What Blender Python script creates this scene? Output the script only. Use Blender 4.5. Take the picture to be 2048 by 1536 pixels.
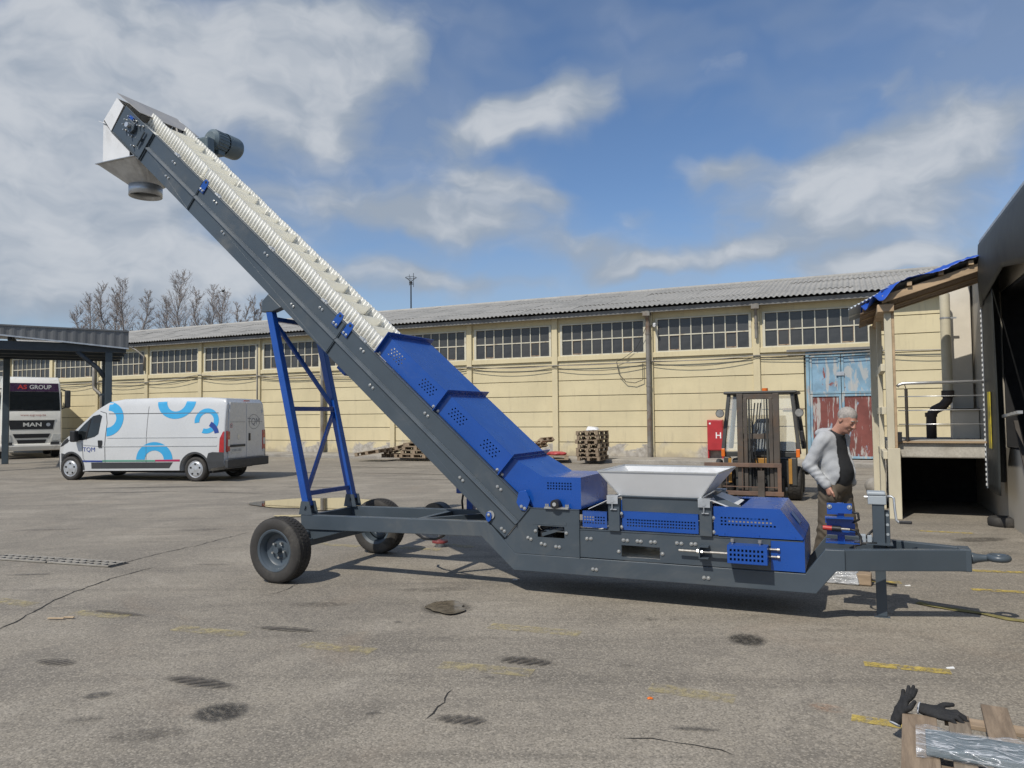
import bpy, bmesh, math, random
import numpy as np
from mathutils import Matrix, Vector

random.seed(7)
scene = bpy.context.scene
for o in list(bpy.data.objects):
    bpy.data.objects.remove(o)
R = math.radians
pi = math.pi

# ------------------------------------------------------------------ camera
PITCH = math.atan((831.06 - 768.0) / 1490.0)
ROLL = 0.0098
fwd = Vector((0, math.cos(PITCH), math.sin(PITCH)))
up0 = Vector((0, -math.sin(PITCH), math.cos(PITCH)))
rt0 = Vector((1, 0, 0))
rt = rt0 * math.cos(ROLL) - up0 * math.sin(ROLL)
up = up0 * math.cos(ROLL) + rt0 * math.sin(ROLL)
cam_data = bpy.data.cameras.new('camera')
cam_data.sensor_width = 36.0
cam_data.lens = 1490.0 / 2048.0 * 36.0
cam_data.clip_start = 0.05
cam_data.clip_end = 3000.0
cam = bpy.data.objects.new('camera', cam_data)
cam.matrix_world = Matrix(((rt.x, up.x, -fwd.x, 0), (rt.y, up.y, -fwd.y, 0), (rt.z, up.z, -fwd.z, 1.7), (0, 0, 0, 1)))
scene.collection.objects.link(cam)
scene.camera = cam

# ------------------------------------------------------------------ light, exposure
SUN_TO = Vector((-0.512, -0.646, 1.0)).normalized()
sun_el = math.asin(SUN_TO.z)
sun_az = math.atan2(SUN_TO.x, SUN_TO.y)
sd = bpy.data.lights.new('sun', 'SUN')
sd.energy = 3.6
sd.angle = R(0.55)
sd.color = (1.0, 0.945, 0.85)
sun = bpy.data.objects.new('sun', sd)
sun.rotation_euler = SUN_TO.to_track_quat('Z', 'Y').to_euler()
scene.collection.objects.link(sun)
scene.view_settings.view_transform = 'Standard'
scene.view_settings.look = 'None'
scene.view_settings.exposure = 0.0
scene.view_settings.gamma = 1.0
scene.view_settings.use_curve_mapping = False
scene.cycles.max_bounces = 5
scene.cycles.diffuse_bounces = 2
scene.cycles.glossy_bounces = 3
scene.cycles.transmission_bounces = 3
scene.cycles.transparent_max_bounces = 10
scene.cycles.caustics_reflective = False
scene.cycles.caustics_refractive = False

# ------------------------------------------------------------------ node helpers
class NT:
    def __init__(s, tree):
        s.t = tree; s.n = tree.nodes; s.l = tree.links
    def new(s, typ, **kw):
        n = s.n.new(typ)
        for k, v in kw.items():
            setattr(n, k, v)
        return n
    def put(s, sock, v):
        if isinstance(v, bpy.types.NodeSocket):
            s.l.new(v, sock)
        elif v is not None:
            if hasattr(sock, 'default_value'):
                dv = sock.default_value
                if hasattr(dv, '__len__') and not hasattr(v, '__len__'):
                    v = (v, v, v) + ((1,) if len(dv) == 4 else ())
                if hasattr(dv, '__len__') and len(dv) == 4 and len(v) == 3:
                    v = tuple(v) + (1,)
            sock.default_value = v
    def m(s, op, a, b=None, c=None, clamp=False):
        n = s.new('ShaderNodeMath', operation=op, use_clamp=clamp)
        s.put(n.inputs[0], a)
        if b is not None: s.put(n.inputs[1], b)
        if c is not None: s.put(n.inputs[2], c)
        return n.outputs[0]
    def vm(s, op, a, b=None):
        n = s.new('ShaderNodeVectorMath', operation=op)
        s.put(n.inputs[0], a)
        if b is not None: s.put(n.inputs[1], b)
        return n.outputs['Value'] if op in ('LENGTH', 'DOT_PRODUCT') else n.outputs[0]
    def mix(s, f, a, b, blend='MIX'):
        n = s.new('ShaderNodeMix', data_type='RGBA', blend_type=blend)
        s.put(n.inputs[0], f); s.put(n.inputs[6], a); s.put(n.inputs[7], b)
        return n.outputs[2]
    def noise(s, vec, scale, detail=4, rough=0.55, dist=0.0, col=False):
        n = s.new('ShaderNodeTexNoise')
        if vec is not None: s.put(n.inputs['Vector'], vec)
        n.inputs['Scale'].default_value = scale
        n.inputs['Detail'].default_value = detail
        n.inputs['Roughness'].default_value = rough
        n.inputs['Distortion'].default_value = dist
        return n.outputs['Color' if col else 'Fac']
    def voro(s, vec, scale, feature='F1', out='Distance'):
        n = s.new('ShaderNodeTexVoronoi', feature=feature)
        if vec is not None: s.put(n.inputs['Vector'], vec)
        n.inputs['Scale'].default_value = scale
        return n.outputs[out]
    def ramp(s, fac, lo, hi, a=0.0, b=1.0, smooth=True):
        n = s.new('ShaderNodeMapRange', interpolation_type='SMOOTHSTEP' if smooth else 'LINEAR')
        s.put(n.inputs['Value'], fac)
        n.inputs['From Min'].default_value = lo; n.inputs['From Max'].default_value = hi
        n.inputs['To Min'].default_value = a; n.inputs['To Max'].default_value = b
        return n.outputs[0]
    def mapping(s, vec, loc=(0, 0, 0), rot=(0, 0, 0), sc=(1, 1, 1)):
        n = s.new('ShaderNodeMapping')
        s.put(n.inputs['Vector'], vec)
        n.inputs['Location'].default_value = loc; n.inputs['Rotation'].default_value = rot; n.inputs['Scale'].default_value = sc
        return n.outputs[0]

# ------------------------------------------------------------------ world: blue sky with broken cloud
world = bpy.data.worlds.new('World')
scene.world = world
world.use_nodes = True
wt = world.node_tree
wt.nodes.clear()
W = NT(wt)
sky = W.new('ShaderNodeTexSky', sky_type='NISHITA')
sky.sun_disc = False
sky.sun_elevation = sun_el
sky.sun_rotation = sun_az
sky.altitude = 200
sky.air_density = 1.0
sky.dust_density = 0.7
sky.ozone_density = 2.0
tc = W.new('ShaderNodeTexCoord').outputs['Generated']
sep = W.new('ShaderNodeSeparateXYZ'); W.put(sep.inputs[0], tc)
az = W.m('ARCTAN2', sep.outputs[0], sep.outputs[1])
el = W.m('ARCSINE', sep.outputs[2])
# clouds as masses at their own bearings and heights in the sky (degrees), edges broken by noise
BLOBS = [(-31.6, 21.9, 10.8, 6.6, 8, 1.0), (-33.1, 16.2, 7.1, 4.5, 0, 0.9), (-21.9, 26.3, 11.8, 2.9, 4, 0.75), (-15.9, 21.6, 6.3, 2.6, -18, 0.9), (-20.2, 20.6, 7.2, 3.3, 0, 0.6), (-31.4, 12.1, 9.2, 3.9, 0, 1.1), (-11.5, 26.5, 5.7, 2.8, 0, 0.8), (-32.2, 7.5, 10.4, 2.3, 0, 0.75), (4.4, 23.4, 5.0, 2.1, 8, 1.1), (-1.1, 21.9, 4.6, 1.7, 5, 0.85), (-5.5, 14.8, 5.7, 1.8, -5, 1.1), (-1.4, 17.6, 4.6, 1.4, -10, 0.65), (-13.0, 16.0, 6.7, 2.1, 0, 0.7), (5.0, 12.5, 5.0, 1.8, -8, 1.05), (10.6, 10.7, 4.5, 1.1, -4, 0.9), (9.6, 14.6, 2.7, 1.4, -15, 0.55), (18.3, 11.3, 4.4, 1.2, 3, 0.9), (-8.5, 10.2, 4.6, 1.4, -5, 1.0), (-21.1, 10.4, 6.1, 1.8, -5, 0.9), (1.1, 10.0, 7.7, 0.9, 0, 0.5), (-15.2, 9.8, 4.5, 1.5, 0, 0.5), (16.7, 17.9, 3.1, 1.3, 0, 0.95), (25.5, 17.5, 5.7, 2.4, 10, 1.15), (32.4, 17.3, 6.2, 2.9, 14, 1.2), (26.6, 13.7, 5.9, 2.0, -5, 1.0), (27.8, 10.0, 4.1, 1.2, 0, 0.85), (23.3, 9.3, 5.7, 0.8, 0, 0.5), (15.7, 24.2, 3.0, 1.1, -15, 0.33), (23.0, 21.7, 2.1, 0.8, -20, 0.36), (26.6, 21.6, 2.1, 0.9, -20, 0.36), (11.3, 24.4, 1.1, 1.7, -40, 0.3), (2.3, 16.3, 2.7, 1.2, 0, 0.5)]
cmb = W.new('ShaderNodeCombineXYZ')
W.put(cmb.inputs[0], W.m('MULTIPLY', az, 57.2958)); W.put(cmb.inputs[1], W.m('MULTIPLY', el, 57.2958))
pdeg = cmb.outputs[0]
W.put(cmb.inputs[2], 1.0)
# stretched wind-torn noise
def n2(vec, detail, rough=0.56, col=False):
    n = W.new('ShaderNodeTexNoise', noise_dimensions='2D')
    W.put(n.inputs['Vector'], vec); n.inputs['Scale'].default_value = 1.0
    n.inputs['Detail'].default_value = detail; n.inputs['Roughness'].default_value = rough
    return n.outputs['Color' if col else 'Fac']
def sc2(vec, sx, sy, lx=0.0, ly=0.0):
    n = W.new('ShaderNodeVectorMath', operation='MULTIPLY_ADD')
    W.put(n.inputs[0], vec); W.put(n.inputs[1], (sx, sy, 0)); W.put(n.inputs[2], (lx, ly, 0))
    return n.outputs[0]
warp = n2(sc2(pdeg, 0.11, 0.11), 3, 0.6, True)
wn = W.new('ShaderNodeVectorMath', operation='MULTIPLY_ADD')
W.put(wn.inputs[0], warp); W.put(wn.inputs[1], (7.0, 4.0, 0)); W.put(wn.inputs[2], (-3.5, -2.0, 0))
pw = W.vm('ADD', pdeg, wn.outputs[0])
tot = None
for (a0, e0, sa, se, rot, amp) in BLOBS:
    c_, s_ = math.cos(R(-rot)), math.sin(R(-rot))
    u = W.vm('DOT_PRODUCT', pw, (c_ / sa, -s_ / sa, -(c_ * a0 - s_ * e0) / sa))
    v = W.vm('DOT_PRODUCT', pw, (s_ / se, c_ / se, -(s_ * a0 + c_ * e0) / se))
    q = W.m('MULTIPLY_ADD', v, v, W.m('MULTIPLY', u, u))
    g = W.m('POWER', 0.36788, q)
    tot = W.m('MULTIPLY', g, amp) if tot is None else W.m('MULTIPLY_ADD', g, amp, tot)
# the same broken cover carries on round the rest of the sky
fbm = n2(sc2(pw, 0.075, 0.14), 6)
fbm2 = n2(sc2(pdeg, 0.035, 0.08, 31, 7), 3, 0.5)
inview = W.m('MULTIPLY', W.ramp(W.m('ABSOLUTE', W.m('MULTIPLY', az, 57.2958)), 36, 46, 1, 0), W.ramp(W.m('MULTIPLY', el, 57.2958), 31, 38, 1, 0))
other = W.m('MULTIPLY', W.m('SUBTRACT', 1.0, inview), W.ramp(fbm2, 0.42, 0.62, 0.0, 0.75))
dens = W.m('ADD', W.m('ADD', tot, other), W.m('MULTIPLY', W.m('SUBTRACT', fbm, 0.5), 1.6))
mask = W.ramp(dens, 0.02, 1.0)
veil = W.ramp(n2(sc2(pw, 0.05, 0.11, 9, 4), 3, 0.6), 0.35, 0.7, 0.0, 0.34)
mask = W.m('MAXIMUM', mask, veil)
mask = W.m('MULTIPLY', mask, 0.93)
core = W.ramp(dens, 0.5, 1.25)
fine = n2(sc2(pw, 0.16, 0.3, 3, 2), 4, 0.55)
shade = W.ramp(W.m('ADD', W.m('MULTIPLY', core, 0.45), W.m('MULTIPLY', W.m('SUBTRACT', fine, 0.5), 1.6)), -0.1, 0.8)
ccol = W.mix(shade, (0.335, 0.39, 0.465), (0.575, 0.605, 0.645))
SKYK = 0.105
sc_ = W.new('ShaderNodeMix', data_type='RGBA', blend_type='MULTIPLY')
W.put(sc_.inputs[0], 1.0); W.put(sc_.inputs[6], sky.outputs[0]); W.put(sc_.inputs[7], (SKYK * 0.86, SKYK * 0.98, SKYK * 1.12))
haze = W.ramp(W.m('MULTIPLY', el, 57.2958), 0.0, 18.0, 0.6, 0.0)
base = W.mix(haze, sc_.outputs[2], (0.36, 0.43, 0.52))
fin = W.mix(mask, base, ccol)
bg = W.new('ShaderNodeBackground')
W.put(bg.inputs[0], fin); bg.inputs[1].default_value = 1.0
wo = W.new('ShaderNodeOutputWorld')
W.l.new(bg.outputs[0], wo.inputs[0])
try:
    world.cycles.sampling_method = 'MANUAL'; world.cycles.sample_map_resolution = 512
except Exception:
    pass

# ------------------------------------------------------------------ mesh helpers
COL = scene.collection

def link(o, parent=None):
    COL.objects.link(o)
    if parent is not None:
        o.parent = parent
    return o

def tag(o, label=None, cat=None, group=None, kind=None):
    if label: o['label'] = label
    if cat: o['category'] = cat
    if group: o['group'] = group
    if kind: o['kind'] = kind
    return o

def empty(name, loc=(0, 0, 0), rz=0.0, parent=None):
    o = bpy.data.objects.new(name, None)
    o.empty_display_size = 0.2
    o.location = loc
    o.rotation_euler = (0, 0, rz)
    return link(o, parent)

def frame(p0, d, hint=(0, 0, 1)):
    d = Vector(d).normalized()
    h = Vector(hint)
    if abs(d.dot(h)) > 0.98:
        h = Vector((1, 0, 0))
    x = h.cross(d).normalized()
    y = d.cross(x).normalized()
    return x, y, d

class MB:
    def __init__(s, M=None):
        s.v = []; s.f = []; s.M = M
    def add(s, vs, fs):
        b = len(s.v)
        if s.M is not None:
            vs = [s.M @ Vector(p) for p in vs]
        s.v.extend([tuple(p) for p in vs])
        s.f.extend([tuple(b + i for i in f) for f in fs])
        return s
    def box(s, x0, x1, y0, y1, z0, z1):
        vs = [(x0, y0, z0), (x1, y0, z0), (x1, y1, z0), (x0, y1, z0), (x0, y0, z1), (x1, y0, z1), (x1, y1, z1), (x0, y1, z1)]
        return s.add(vs, [(0, 3, 2, 1), (4, 5, 6, 7), (0, 1, 5, 4), (1, 2, 6, 5), (2, 3, 7, 6), (3, 0, 4, 7)])
    def cbox(s, c, d):
        return s.box(c[0] - d[0] / 2, c[0] + d[0] / 2, c[1] - d[1] / 2, c[1] + d[1] / 2, c[2] - d[2] / 2, c[2] + d[2] / 2)
    def prism(s, pts, y0, y1, ax='y'):
        n = len(pts)
        if ax == 'y':
            a = [(p[0], y0, p[1]) for p in pts]; b = [(p[0], y1, p[1]) for p in pts]
        elif ax == 'x':
            a = [(y0, p[0], p[1]) for p in pts]; b = [(y1, p[0], p[1]) for p in pts]
        else:
            a = [(p[0], p[1], y0) for p in pts]; b = [(p[0], p[1], y1) for p in pts]
        fs = [tuple(range(n)), tuple(range(2 * n - 1, n - 1, -1))]
        for i in range(n):
            j = (i + 1) % n
            fs.append((i, i + n, j + n, j))
        return s.add(a + b, fs)
    def hexa(s, a, b):
        n = len(a)
        fs = [tuple(range(n)), tuple(range(2 * n - 1, n - 1, -1))]
        for i in range(n):
            j = (i + 1) % n
            fs.append((i, i + n, j + n, j))
        return s.add(list(a) + list(b), fs)
    def cyl(s, p0, p1, r0, r1=None, n=16, caps=True):
        if r1 is None: r1 = r0
        p0 = Vector(p0); p1 = Vector(p1)
        x, y, d = frame(p0, p1 - p0)
        vs = []
        for p, r in ((p0, r0), (p1, r1)):
            for i in range(n):
                a = 2 * pi * i / n
                vs.append(p + x * (math.cos(a) * r) + y * (math.sin(a) * r))
        fs = [(i, (i + 1) % n, n + (i + 1) % n, n + i) for i in range(n)]
        if caps:
            fs += [tuple(range(n - 1, -1, -1)), tuple(range(n, 2 * n))]
        return s.add(vs, fs)
    def tube(s, path, r, n=8, caps=True):
        P = [Vector(p) for p in path]
        rs = r if hasattr(r, '__len__') else [r] * len(P)
        vs = []
        x = None
        for i, p in enumerate(P):
            t = (P[min(i + 1, len(P) - 1)] - P[max(i - 1, 0)]).normalized()
            if x is None:
                x, y, _ = frame(p, t)
            else:
                x = (x - t * x.dot(t)).normalized(); y = t.cross(x)
            for k in range(n):
                a = 2 * pi * k / n
                vs.append(p + x * (math.cos(a) * rs[i]) + y * (math.sin(a) * rs[i]))
        fs = []
        for i in range(len(P) - 1):
            for k in range(n):
                fs.append((i * n + k, i * n + (k + 1) % n, (i + 1) * n + (k + 1) % n, (i + 1) * n + k))
        if caps:
            fs += [tuple(range(n - 1, -1, -1)), tuple(range((len(P) - 1) * n, len(P) * n))]
        return s.add(vs, fs)
    def lathe(s, prof, p0, axis, n=24):
        p0 = Vector(p0)
        x, y, d = frame(p0, axis)
        vs = []
        for r, h in prof:
            for k in range(n):
                a = 2 * pi * k / n
                vs.append(p0 + d * h + x * (math.cos(a) * r) + y * (math.sin(a) * r))
        fs = []
        for i in range(len(prof) - 1):
            for k in range(n):
                fs.append((i * n + k, i * n + (k + 1) % n, (i + 1) * n + (k + 1) % n, (i + 1) * n + k))
        return s.add(vs, fs)
    def ball(s, c, r, nu=12, nv=8):
        rr = r if hasattr(r, '__len__') else (r, r, r)
        vs = []; fs = []
        for j in range(nv + 1):
            th = pi * j / nv
            for i in range(nu):
                a = 2 * pi * i / nu
                vs.append((c[0] + rr[0] * math.sin(th) * math.cos(a), c[1] + rr[1] * math.sin(th) * math.sin(a), c[2] + rr[2] * math.cos(th)))
        for j in range(nv):
            for i in range(nu):
                fs.append((j * nu + i, (j + 1) * nu + i, (j + 1) * nu + (i + 1) % nu, j * nu + (i + 1) % nu))
        return s.add(vs, fs)
    def bar(s, p0, p1, w, h, hint=(0, 0, 1)):
        p0 = Vector(p0); p1 = Vector(p1)
        x, y, d = frame(p0, p1 - p0, hint)
        q = [(-w / 2, -h / 2), (w / 2, -h / 2), (w / 2, h / 2), (-w / 2, h / 2)]
        a = [p0 + x * u + y * v for u, v in q]; b = [p1 + x * u + y * v for u, v in q]
        return s.hexa(a, b)
    def grid(s, nu, nv, fn):
        vs = [fn(i / nu, j / nv) for j in range(nv + 1) for i in range(nu + 1)]
        fs = [(j * (nu + 1) + i, j * (nu + 1) + i + 1, (j + 1) * (nu + 1) + i + 1, (j + 1) * (nu + 1) + i) for j in range(nv) for i in range(nu)]
        return s.add(vs, fs)
    def mesh(s, name, recalc=True, smooth=False):
        me = bpy.data.meshes.new(name)
        me.from_pydata([tuple(p) for p in s.v], [], s.f)
        if recalc:
            bm = bmesh.new(); bm.from_mesh(me)
            bmesh.ops.remove_doubles(bm, verts=bm.verts, dist=1e-6)
            bmesh.ops.recalc_face_normals(bm, faces=bm.faces)
            bm.to_mesh(me); bm.free()
        if smooth:
            me.polygons.foreach_set('use_smooth', [True] * len(me.polygons))
        me.update()
        return me
    def build(s, name, mat, parent=None, smooth=False, bev=0.0, seg=2, recalc=True, auto=None, solid=0.0, loc=None, rz=None):
        me = s.mesh(name, recalc, smooth or auto is not None)
        o = bpy.data.objects.new(name, me)
        me.materials.append(mat)
        if auto is not None:
            try:
                me.set_sharp_from_angle(angle=R(auto))
            except Exception:
                pass
        if loc is not None: o.location = loc
        if rz is not None: o.rotation_euler = (0, 0, rz)
        link(o, parent)
        if solid:
            m = o.modifiers.new('solid', 'SOLIDIFY'); m.thickness = solid; m.offset = 0
        if bev:
            m = o.modifiers.new('bevel', 'BEVEL'); m.width = bev; m.segments = seg; m.limit_method = 'ANGLE'; m.angle_limit = R(35)
        return o

def obj(name, me, parent=None, loc=(0, 0, 0), rot=(0, 0, 0), sc=None):
    o = bpy.data.objects.new(name, me)
    o.location = loc; o.rotation_euler = rot
    if sc: o.scale = sc
    return link(o, parent)

def copy_tree(o, parent=None):
    c = o.copy()
    COL.objects.link(c)
    c.parent = parent
    for ch in list(o.children):
        copy_tree(ch, c)
    return c

def text_geo(body, size=1.0, sx=1.0, shear=0.0, offset=0.0, res=3):
    cu = bpy.data.curves.new('t', 'FONT')
    cu.body = body; cu.size = size; cu.align_x = 'CENTER'; cu.align_y = 'CENTER'
    cu.resolution_u = res; cu.shear = shear; cu.offset = offset
    o = bpy.data.objects.new('t', cu)
    COL.objects.link(o)
    bpy.context.view_layer.update()
    dg = bpy.context.evaluated_depsgraph_get()
    me = o.evaluated_get(dg).to_mesh()
    vs = [(v.co.x * sx, v.co.y) for v in me.vertices]
    fs = [tuple(p.vertices) for p in me.polygons]
    o.evaluated_get(dg).to_mesh_clear()
    bpy.data.objects.remove(o)
    bpy.data.curves.remove(cu)
    return vs, fs

def text_obj(name, body, size, fn, mat, parent, sx=1.0, shear=0.0, offset=0.0):
    vs, fs = text_geo(body, size, sx, shear, offset)
    mb = MB(); mb.add([fn(u, v) for u, v in vs], fs)
    return mb.build(name, mat, parent, recalc=False)

def perf(mb, x0, x1, z0, z1, holes, place):
    """plate with real rectangular holes; place(u,v)->point"""
    xs = sorted({round(v, 5) for v in [x0, x1] + [h[0] for h in holes] + [h[1] for h in holes]})
    zs = sorted({round(v, 5) for v in [z0, z1] + [h[2] for h in holes] + [h[3] for h in holes]})
    H = [(round(h[0], 5), round(h[1], 5), round(h[2], 5), round(h[3], 5)) for h in holes]
    vs = [place(x, z) for z in zs for x in xs]
    nx = len(xs); fs = []
    for j in range(len(zs) - 1):
        for i in range(nx - 1):
            cx = (xs[i] + xs[i + 1]) / 2; cz = (zs[j] + zs[j + 1]) / 2
            if any(h[0] < cx < h[1] and h[2] < cz < h[3] for h in H):
                continue
            fs.append((j * nx + i, j * nx + i + 1, (j + 1) * nx + i + 1, (j + 1) * nx + i))
    return mb.add(vs, fs)

def hole_rows(x0, z0, nx, nz, px, pz, w, h):
    return [(x0 + i * px, x0 + i * px + w, z0 + j * pz, z0 + j * pz + h) for i in range(nx) for j in range(nz)]

# ---- signed-distance modelling with surface nets, for people, gloves and other soft forms
def sd_caps(P, a, b, r0, r1=None):
    if r1 is None: r1 = r0
    a = np.array(a, float); b = np.array(b, float)
    ab = b - a
    h = np.clip(((P - a) @ ab) / max(ab @ ab, 1e-9), 0, 1)
    d = np.linalg.norm(P - a - h[..., None] * ab, axis=-1)
    return d - (r0 + (r1 - r0) * h)

def sd_ell(P, c, r, rot=None):
    q = P - np.array(c, float)
    if rot is not None:
        q = q @ np.array(rot)
    r = np.array(r, float)
    k0 = np.linalg.norm(q / r, axis=-1); k1 = np.linalg.norm(q / (r * r), axis=-1)
    return k0 * (k0 - 1.0) / np.maximum(k1, 1e-6)

def smin(a, b, k):
    h = np.clip(0.5 + 0.5 * (b - a) / k, 0, 1)
    return b * (1 - h) + a * h - k * h * (1 - h)

def smax(a, b, k):
    return -smin(-a, -b, k)

def surf_nets(fn, lo, hi, h):
    lo = np.array(lo, float); hi = np.array(hi, float)
    n = np.ceil((hi - lo) / h).astype(int) + 1
    ax = [lo[i] + h * np.arange(n[i]) for i in range(3)]
    G = np.stack(np.meshgrid(*ax, indexing='ij'), -1)
    D = fn(G)
    S = D < 0
    c = np.zeros((n[0] - 1, n[1] - 1, n[2] - 1), int)
    for dx in (0, 1):
        for dy in (0, 1):
            for dz in (0, 1):
                c += S[dx:n[0] - 1 + dx, dy:n[1] - 1 + dy, dz:n[2] - 1 + dz]
    act = (c > 0) & (c < 8)
    idx = -np.ones(act.shape, int)
    ids = np.argwhere(act)
    idx[act] = np.arange(len(ids))
    acc = np.zeros((len(ids), 3)); cnt = np.zeros(len(ids))
    corners = [(0, 0, 0), (1, 0, 0), (0, 1, 0), (1, 1, 0), (0, 0, 1), (1, 0, 1), (0, 1, 1), (1, 1, 1)]
    edges = [(0, 1), (2, 3), (4, 5), (6, 7), (0, 2), (1, 3), (4, 6), (5, 7), (0, 4), (1, 5), (2, 6), (3, 7)]
    dv = [D[ids[:, 0] + k[0], ids[:, 1] + k[1], ids[:, 2] + k[2]] for k in corners]
    for a, b in edges:
        m = (dv[a] < 0) != (dv[b] < 0)
        t = dv[a] / np.where(np.abs(dv[a] - dv[b]) < 1e-12, 1e-12, dv[a] - dv[b])
        p = np.array(corners[a]) + t[:, None] * (np.array(corners[b]) - np.array(corners[a]))
        acc[m] += p[m]; cnt[m] += 1
    V = lo + h * (ids + acc / np.maximum(cnt, 1)[:, None])
    F = []
    for axis in range(3):
        sl0 = [slice(None)] * 3; sl1 = [slice(None)] * 3
        sl0[axis] = slice(0, n[axis] - 1); sl1[axis] = slice(1, n[axis])
        ch = S[tuple(sl0)] != S[tuple(sl1)]
        ins = S[tuple(sl0)]
        u, w = [i for i in range(3) if i != axis]
        e = np.argwhere(ch)
        e = e[(e[:, u] > 0) & (e[:, w] > 0) & (e[:, u] < n[u] - 1) & (e[:, w] < n[w] - 1)]
        def cell(du, dw):
            q = e.copy(); q[:, u] -= du; q[:, w] -= dw
            return idx[q[:, 0], q[:, 1], q[:, 2]]
        q = np.stack([cell(1, 1), cell(0, 1), cell(0, 0), cell(1, 0)], 1)
        flip = ins[e[:, 0], e[:, 1], e[:, 2]]
        if axis == 1: flip = ~flip
        q[~flip] = q[~flip][:, ::-1]
        F.append(q[(q >= 0).all(1)])
    return V, np.concatenate(F)

def sdf_obj(name, fn, lo, hi, h, mat, parent=None, flip=False):
    V, F = surf_nets(fn, lo, hi, h)
    me = bpy.data.meshes.new(name)
    me.from_pydata(V.tolist(), [], F.tolist())
    bm = bmesh.new(); bm.from_mesh(me)
    bmesh.ops.recalc_face_normals(bm, faces=bm.faces)
    bmesh.ops.smooth_vert(bm, verts=bm.verts, factor=0.5, use_axis_x=True, use_axis_y=True, use_axis_z=True)
    bm.to_mesh(me); bm.free()
    me.polygons.foreach_set('use_smooth', [True] * len(me.polygons))
    me.materials.append(mat)
    o = bpy.data.objects.new(name, me)
    return link(o, parent)

# ------------------------------------------------------------------ materials
def newmat(name):
    m = bpy.data.materials.new(name)
    m.use_nodes = True
    m.node_tree.nodes.clear()
    N = NT(m.node_tree)
    b = N.new('ShaderNodeBsdfPrincipled')
    out = N.new('ShaderNodeOutputMaterial')
    N.l.new(b.outputs[0], out.inputs[0])
    return m, N, b, out

def objco(N):
    return N.new('ShaderNodeTexCoord').outputs['Object']

def mat(name, col, rough=0.5, metal=0.0, var=0.12, scale=3.0, dirt=None, dirt_amt=0.0, bump=0.0, bscale=60.0, spec=0.5, coat=0.0, stretch=None, rvar=0.1, fine=0.0, wave=0.0):
    m, N, b, out = newmat(name)
    co = objco(N)
    if stretch: co = N.mapping(co, sc=stretch)
    n1 = N.noise(co, scale, 5, 0.6)
    c = N.mix(N.ramp(n1, 0.3, 0.7), tuple(x * (1 - var) for x in col), tuple(min(1, x * (1 + var)) for x in col))
    if fine:
        nf = N.noise(co, scale * 14, 3, 0.6)
        c = N.mix(N.ramp(nf, 0.35, 0.65), c, N.mix(1.0, c, (1 - fine, 1 - fine, 1 - fine), 'MULTIPLY'))
    if dirt is not None:
        n2 = N.noise(co, scale * 0.6, 7, 0.68, 0.6)
        c = N.mix(N.ramp(n2, 0.62 - dirt_amt * 0.4, 0.85 - dirt_amt * 0.3), c, dirt)
    N.put(b.inputs['Base Color'], c)
    n3 = N.noise(co, scale * 2.3, 4, 0.6)
    N.put(b.inputs['Roughness'], N.ramp(n3, 0.25, 0.75, max(0.03, rough - rvar), min(1, rough + rvar)))
    b.inputs['Metallic'].default_value = metal
    b.inputs['Specular IOR Level'].default_value = spec
    if coat:
        b.inputs['Coat Weight'].default_value = coat; b.inputs['Coat Roughness'].default_value = 0.12
    if bump:
        bp = N.new('ShaderNodeBump'); bp.inputs['Strength'].default_value = bump; bp.inputs['Distance'].default_value = 0.01
        N.put(bp.inputs['Height'], N.noise(co, bscale, 4, 0.6))
        N.l.new(bp.outputs[0], b.inputs['Normal'])
    if wave:
        bw = N.new('ShaderNodeBump'); bw.inputs['Strength'].default_value = 1.0; bw.inputs['Distance'].default_value = wave
        N.put(bw.inputs['Height'], N.noise(co, 2.2, 2, 0.5))
        if b.inputs['Normal'].is_linked: N.l.new(b.inputs['Normal'].links[0].from_socket, bw.inputs['Normal'])
        N.l.new(bw.outputs[0], b.inputs['Normal'])
    return m

M = {}
M['blue'] = mat('blue_enamel', (0.009, 0.072, 0.340), 0.30, var=0.07, scale=1.6, bump=0.05, bscale=240, dirt=(0.06, 0.11, 0.28), dirt_amt=0.2, wave=0.012, coat=0.25)
M['grey'] = mat('anthracite_enamel', (0.062, 0.080, 0.098), 0.38, var=0.08, scale=1.3, bump=0.05, bscale=240, dirt=(0.125, 0.13, 0.13), dirt_amt=0.22, wave=0.012)
M['zinc'] = mat('zinc_bolt', (0.62, 0.62, 0.60), 0.35, 0.85, var=0.1, scale=30)
M['steel'] = mat('brushed_stainless', (0.66, 0.66, 0.65), 0.36, 0.75, var=0.08, scale=4, stretch=(1, 1, 8), bump=0.03, bscale=200)
M['white_sheet'] = mat('white_sheet_steel', (0.72, 0.725, 0.73), 0.4, 0.0, var=0.05, scale=2.0, dirt=(0.42, 0.41, 0.39), dirt_amt=0.15)
M['galv'] = mat('galvanised_sheet', (0.52, 0.54, 0.56), 0.42, 0.6, var=0.16, scale=7)
def belt_mat(name, tr):
    m, N, b, out = newmat(name)
    co = objco(N)
    n = N.noise(co, 5.0, 5, 0.6, 0.4)
    c = N.mix(N.ramp(n, 0.3, 0.75), (0.95, 0.94, 0.88), (0.88, 0.865, 0.79))
    N.put(b.inputs['Base Color'], c); b.inputs['Roughness'].default_value = 0.5
    t = N.new('ShaderNodeBsdfTranslucent'); N.put(t.inputs[0], (0.97, 0.96, 0.90))
    mx = N.new('ShaderNodeMixShader'); mx.inputs[0].default_value = tr
    N.l.new(b.outputs[0], mx.inputs[1]); N.l.new(t.outputs[0], mx.inputs[2]); N.l.new(mx.outputs[0], out.inputs[0])
    return m
M['belt'] = belt_mat('cream_rubber_belt', 0.12)
M['cleat'] = belt_mat('translucent_cream_cleat', 0.62)
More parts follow.
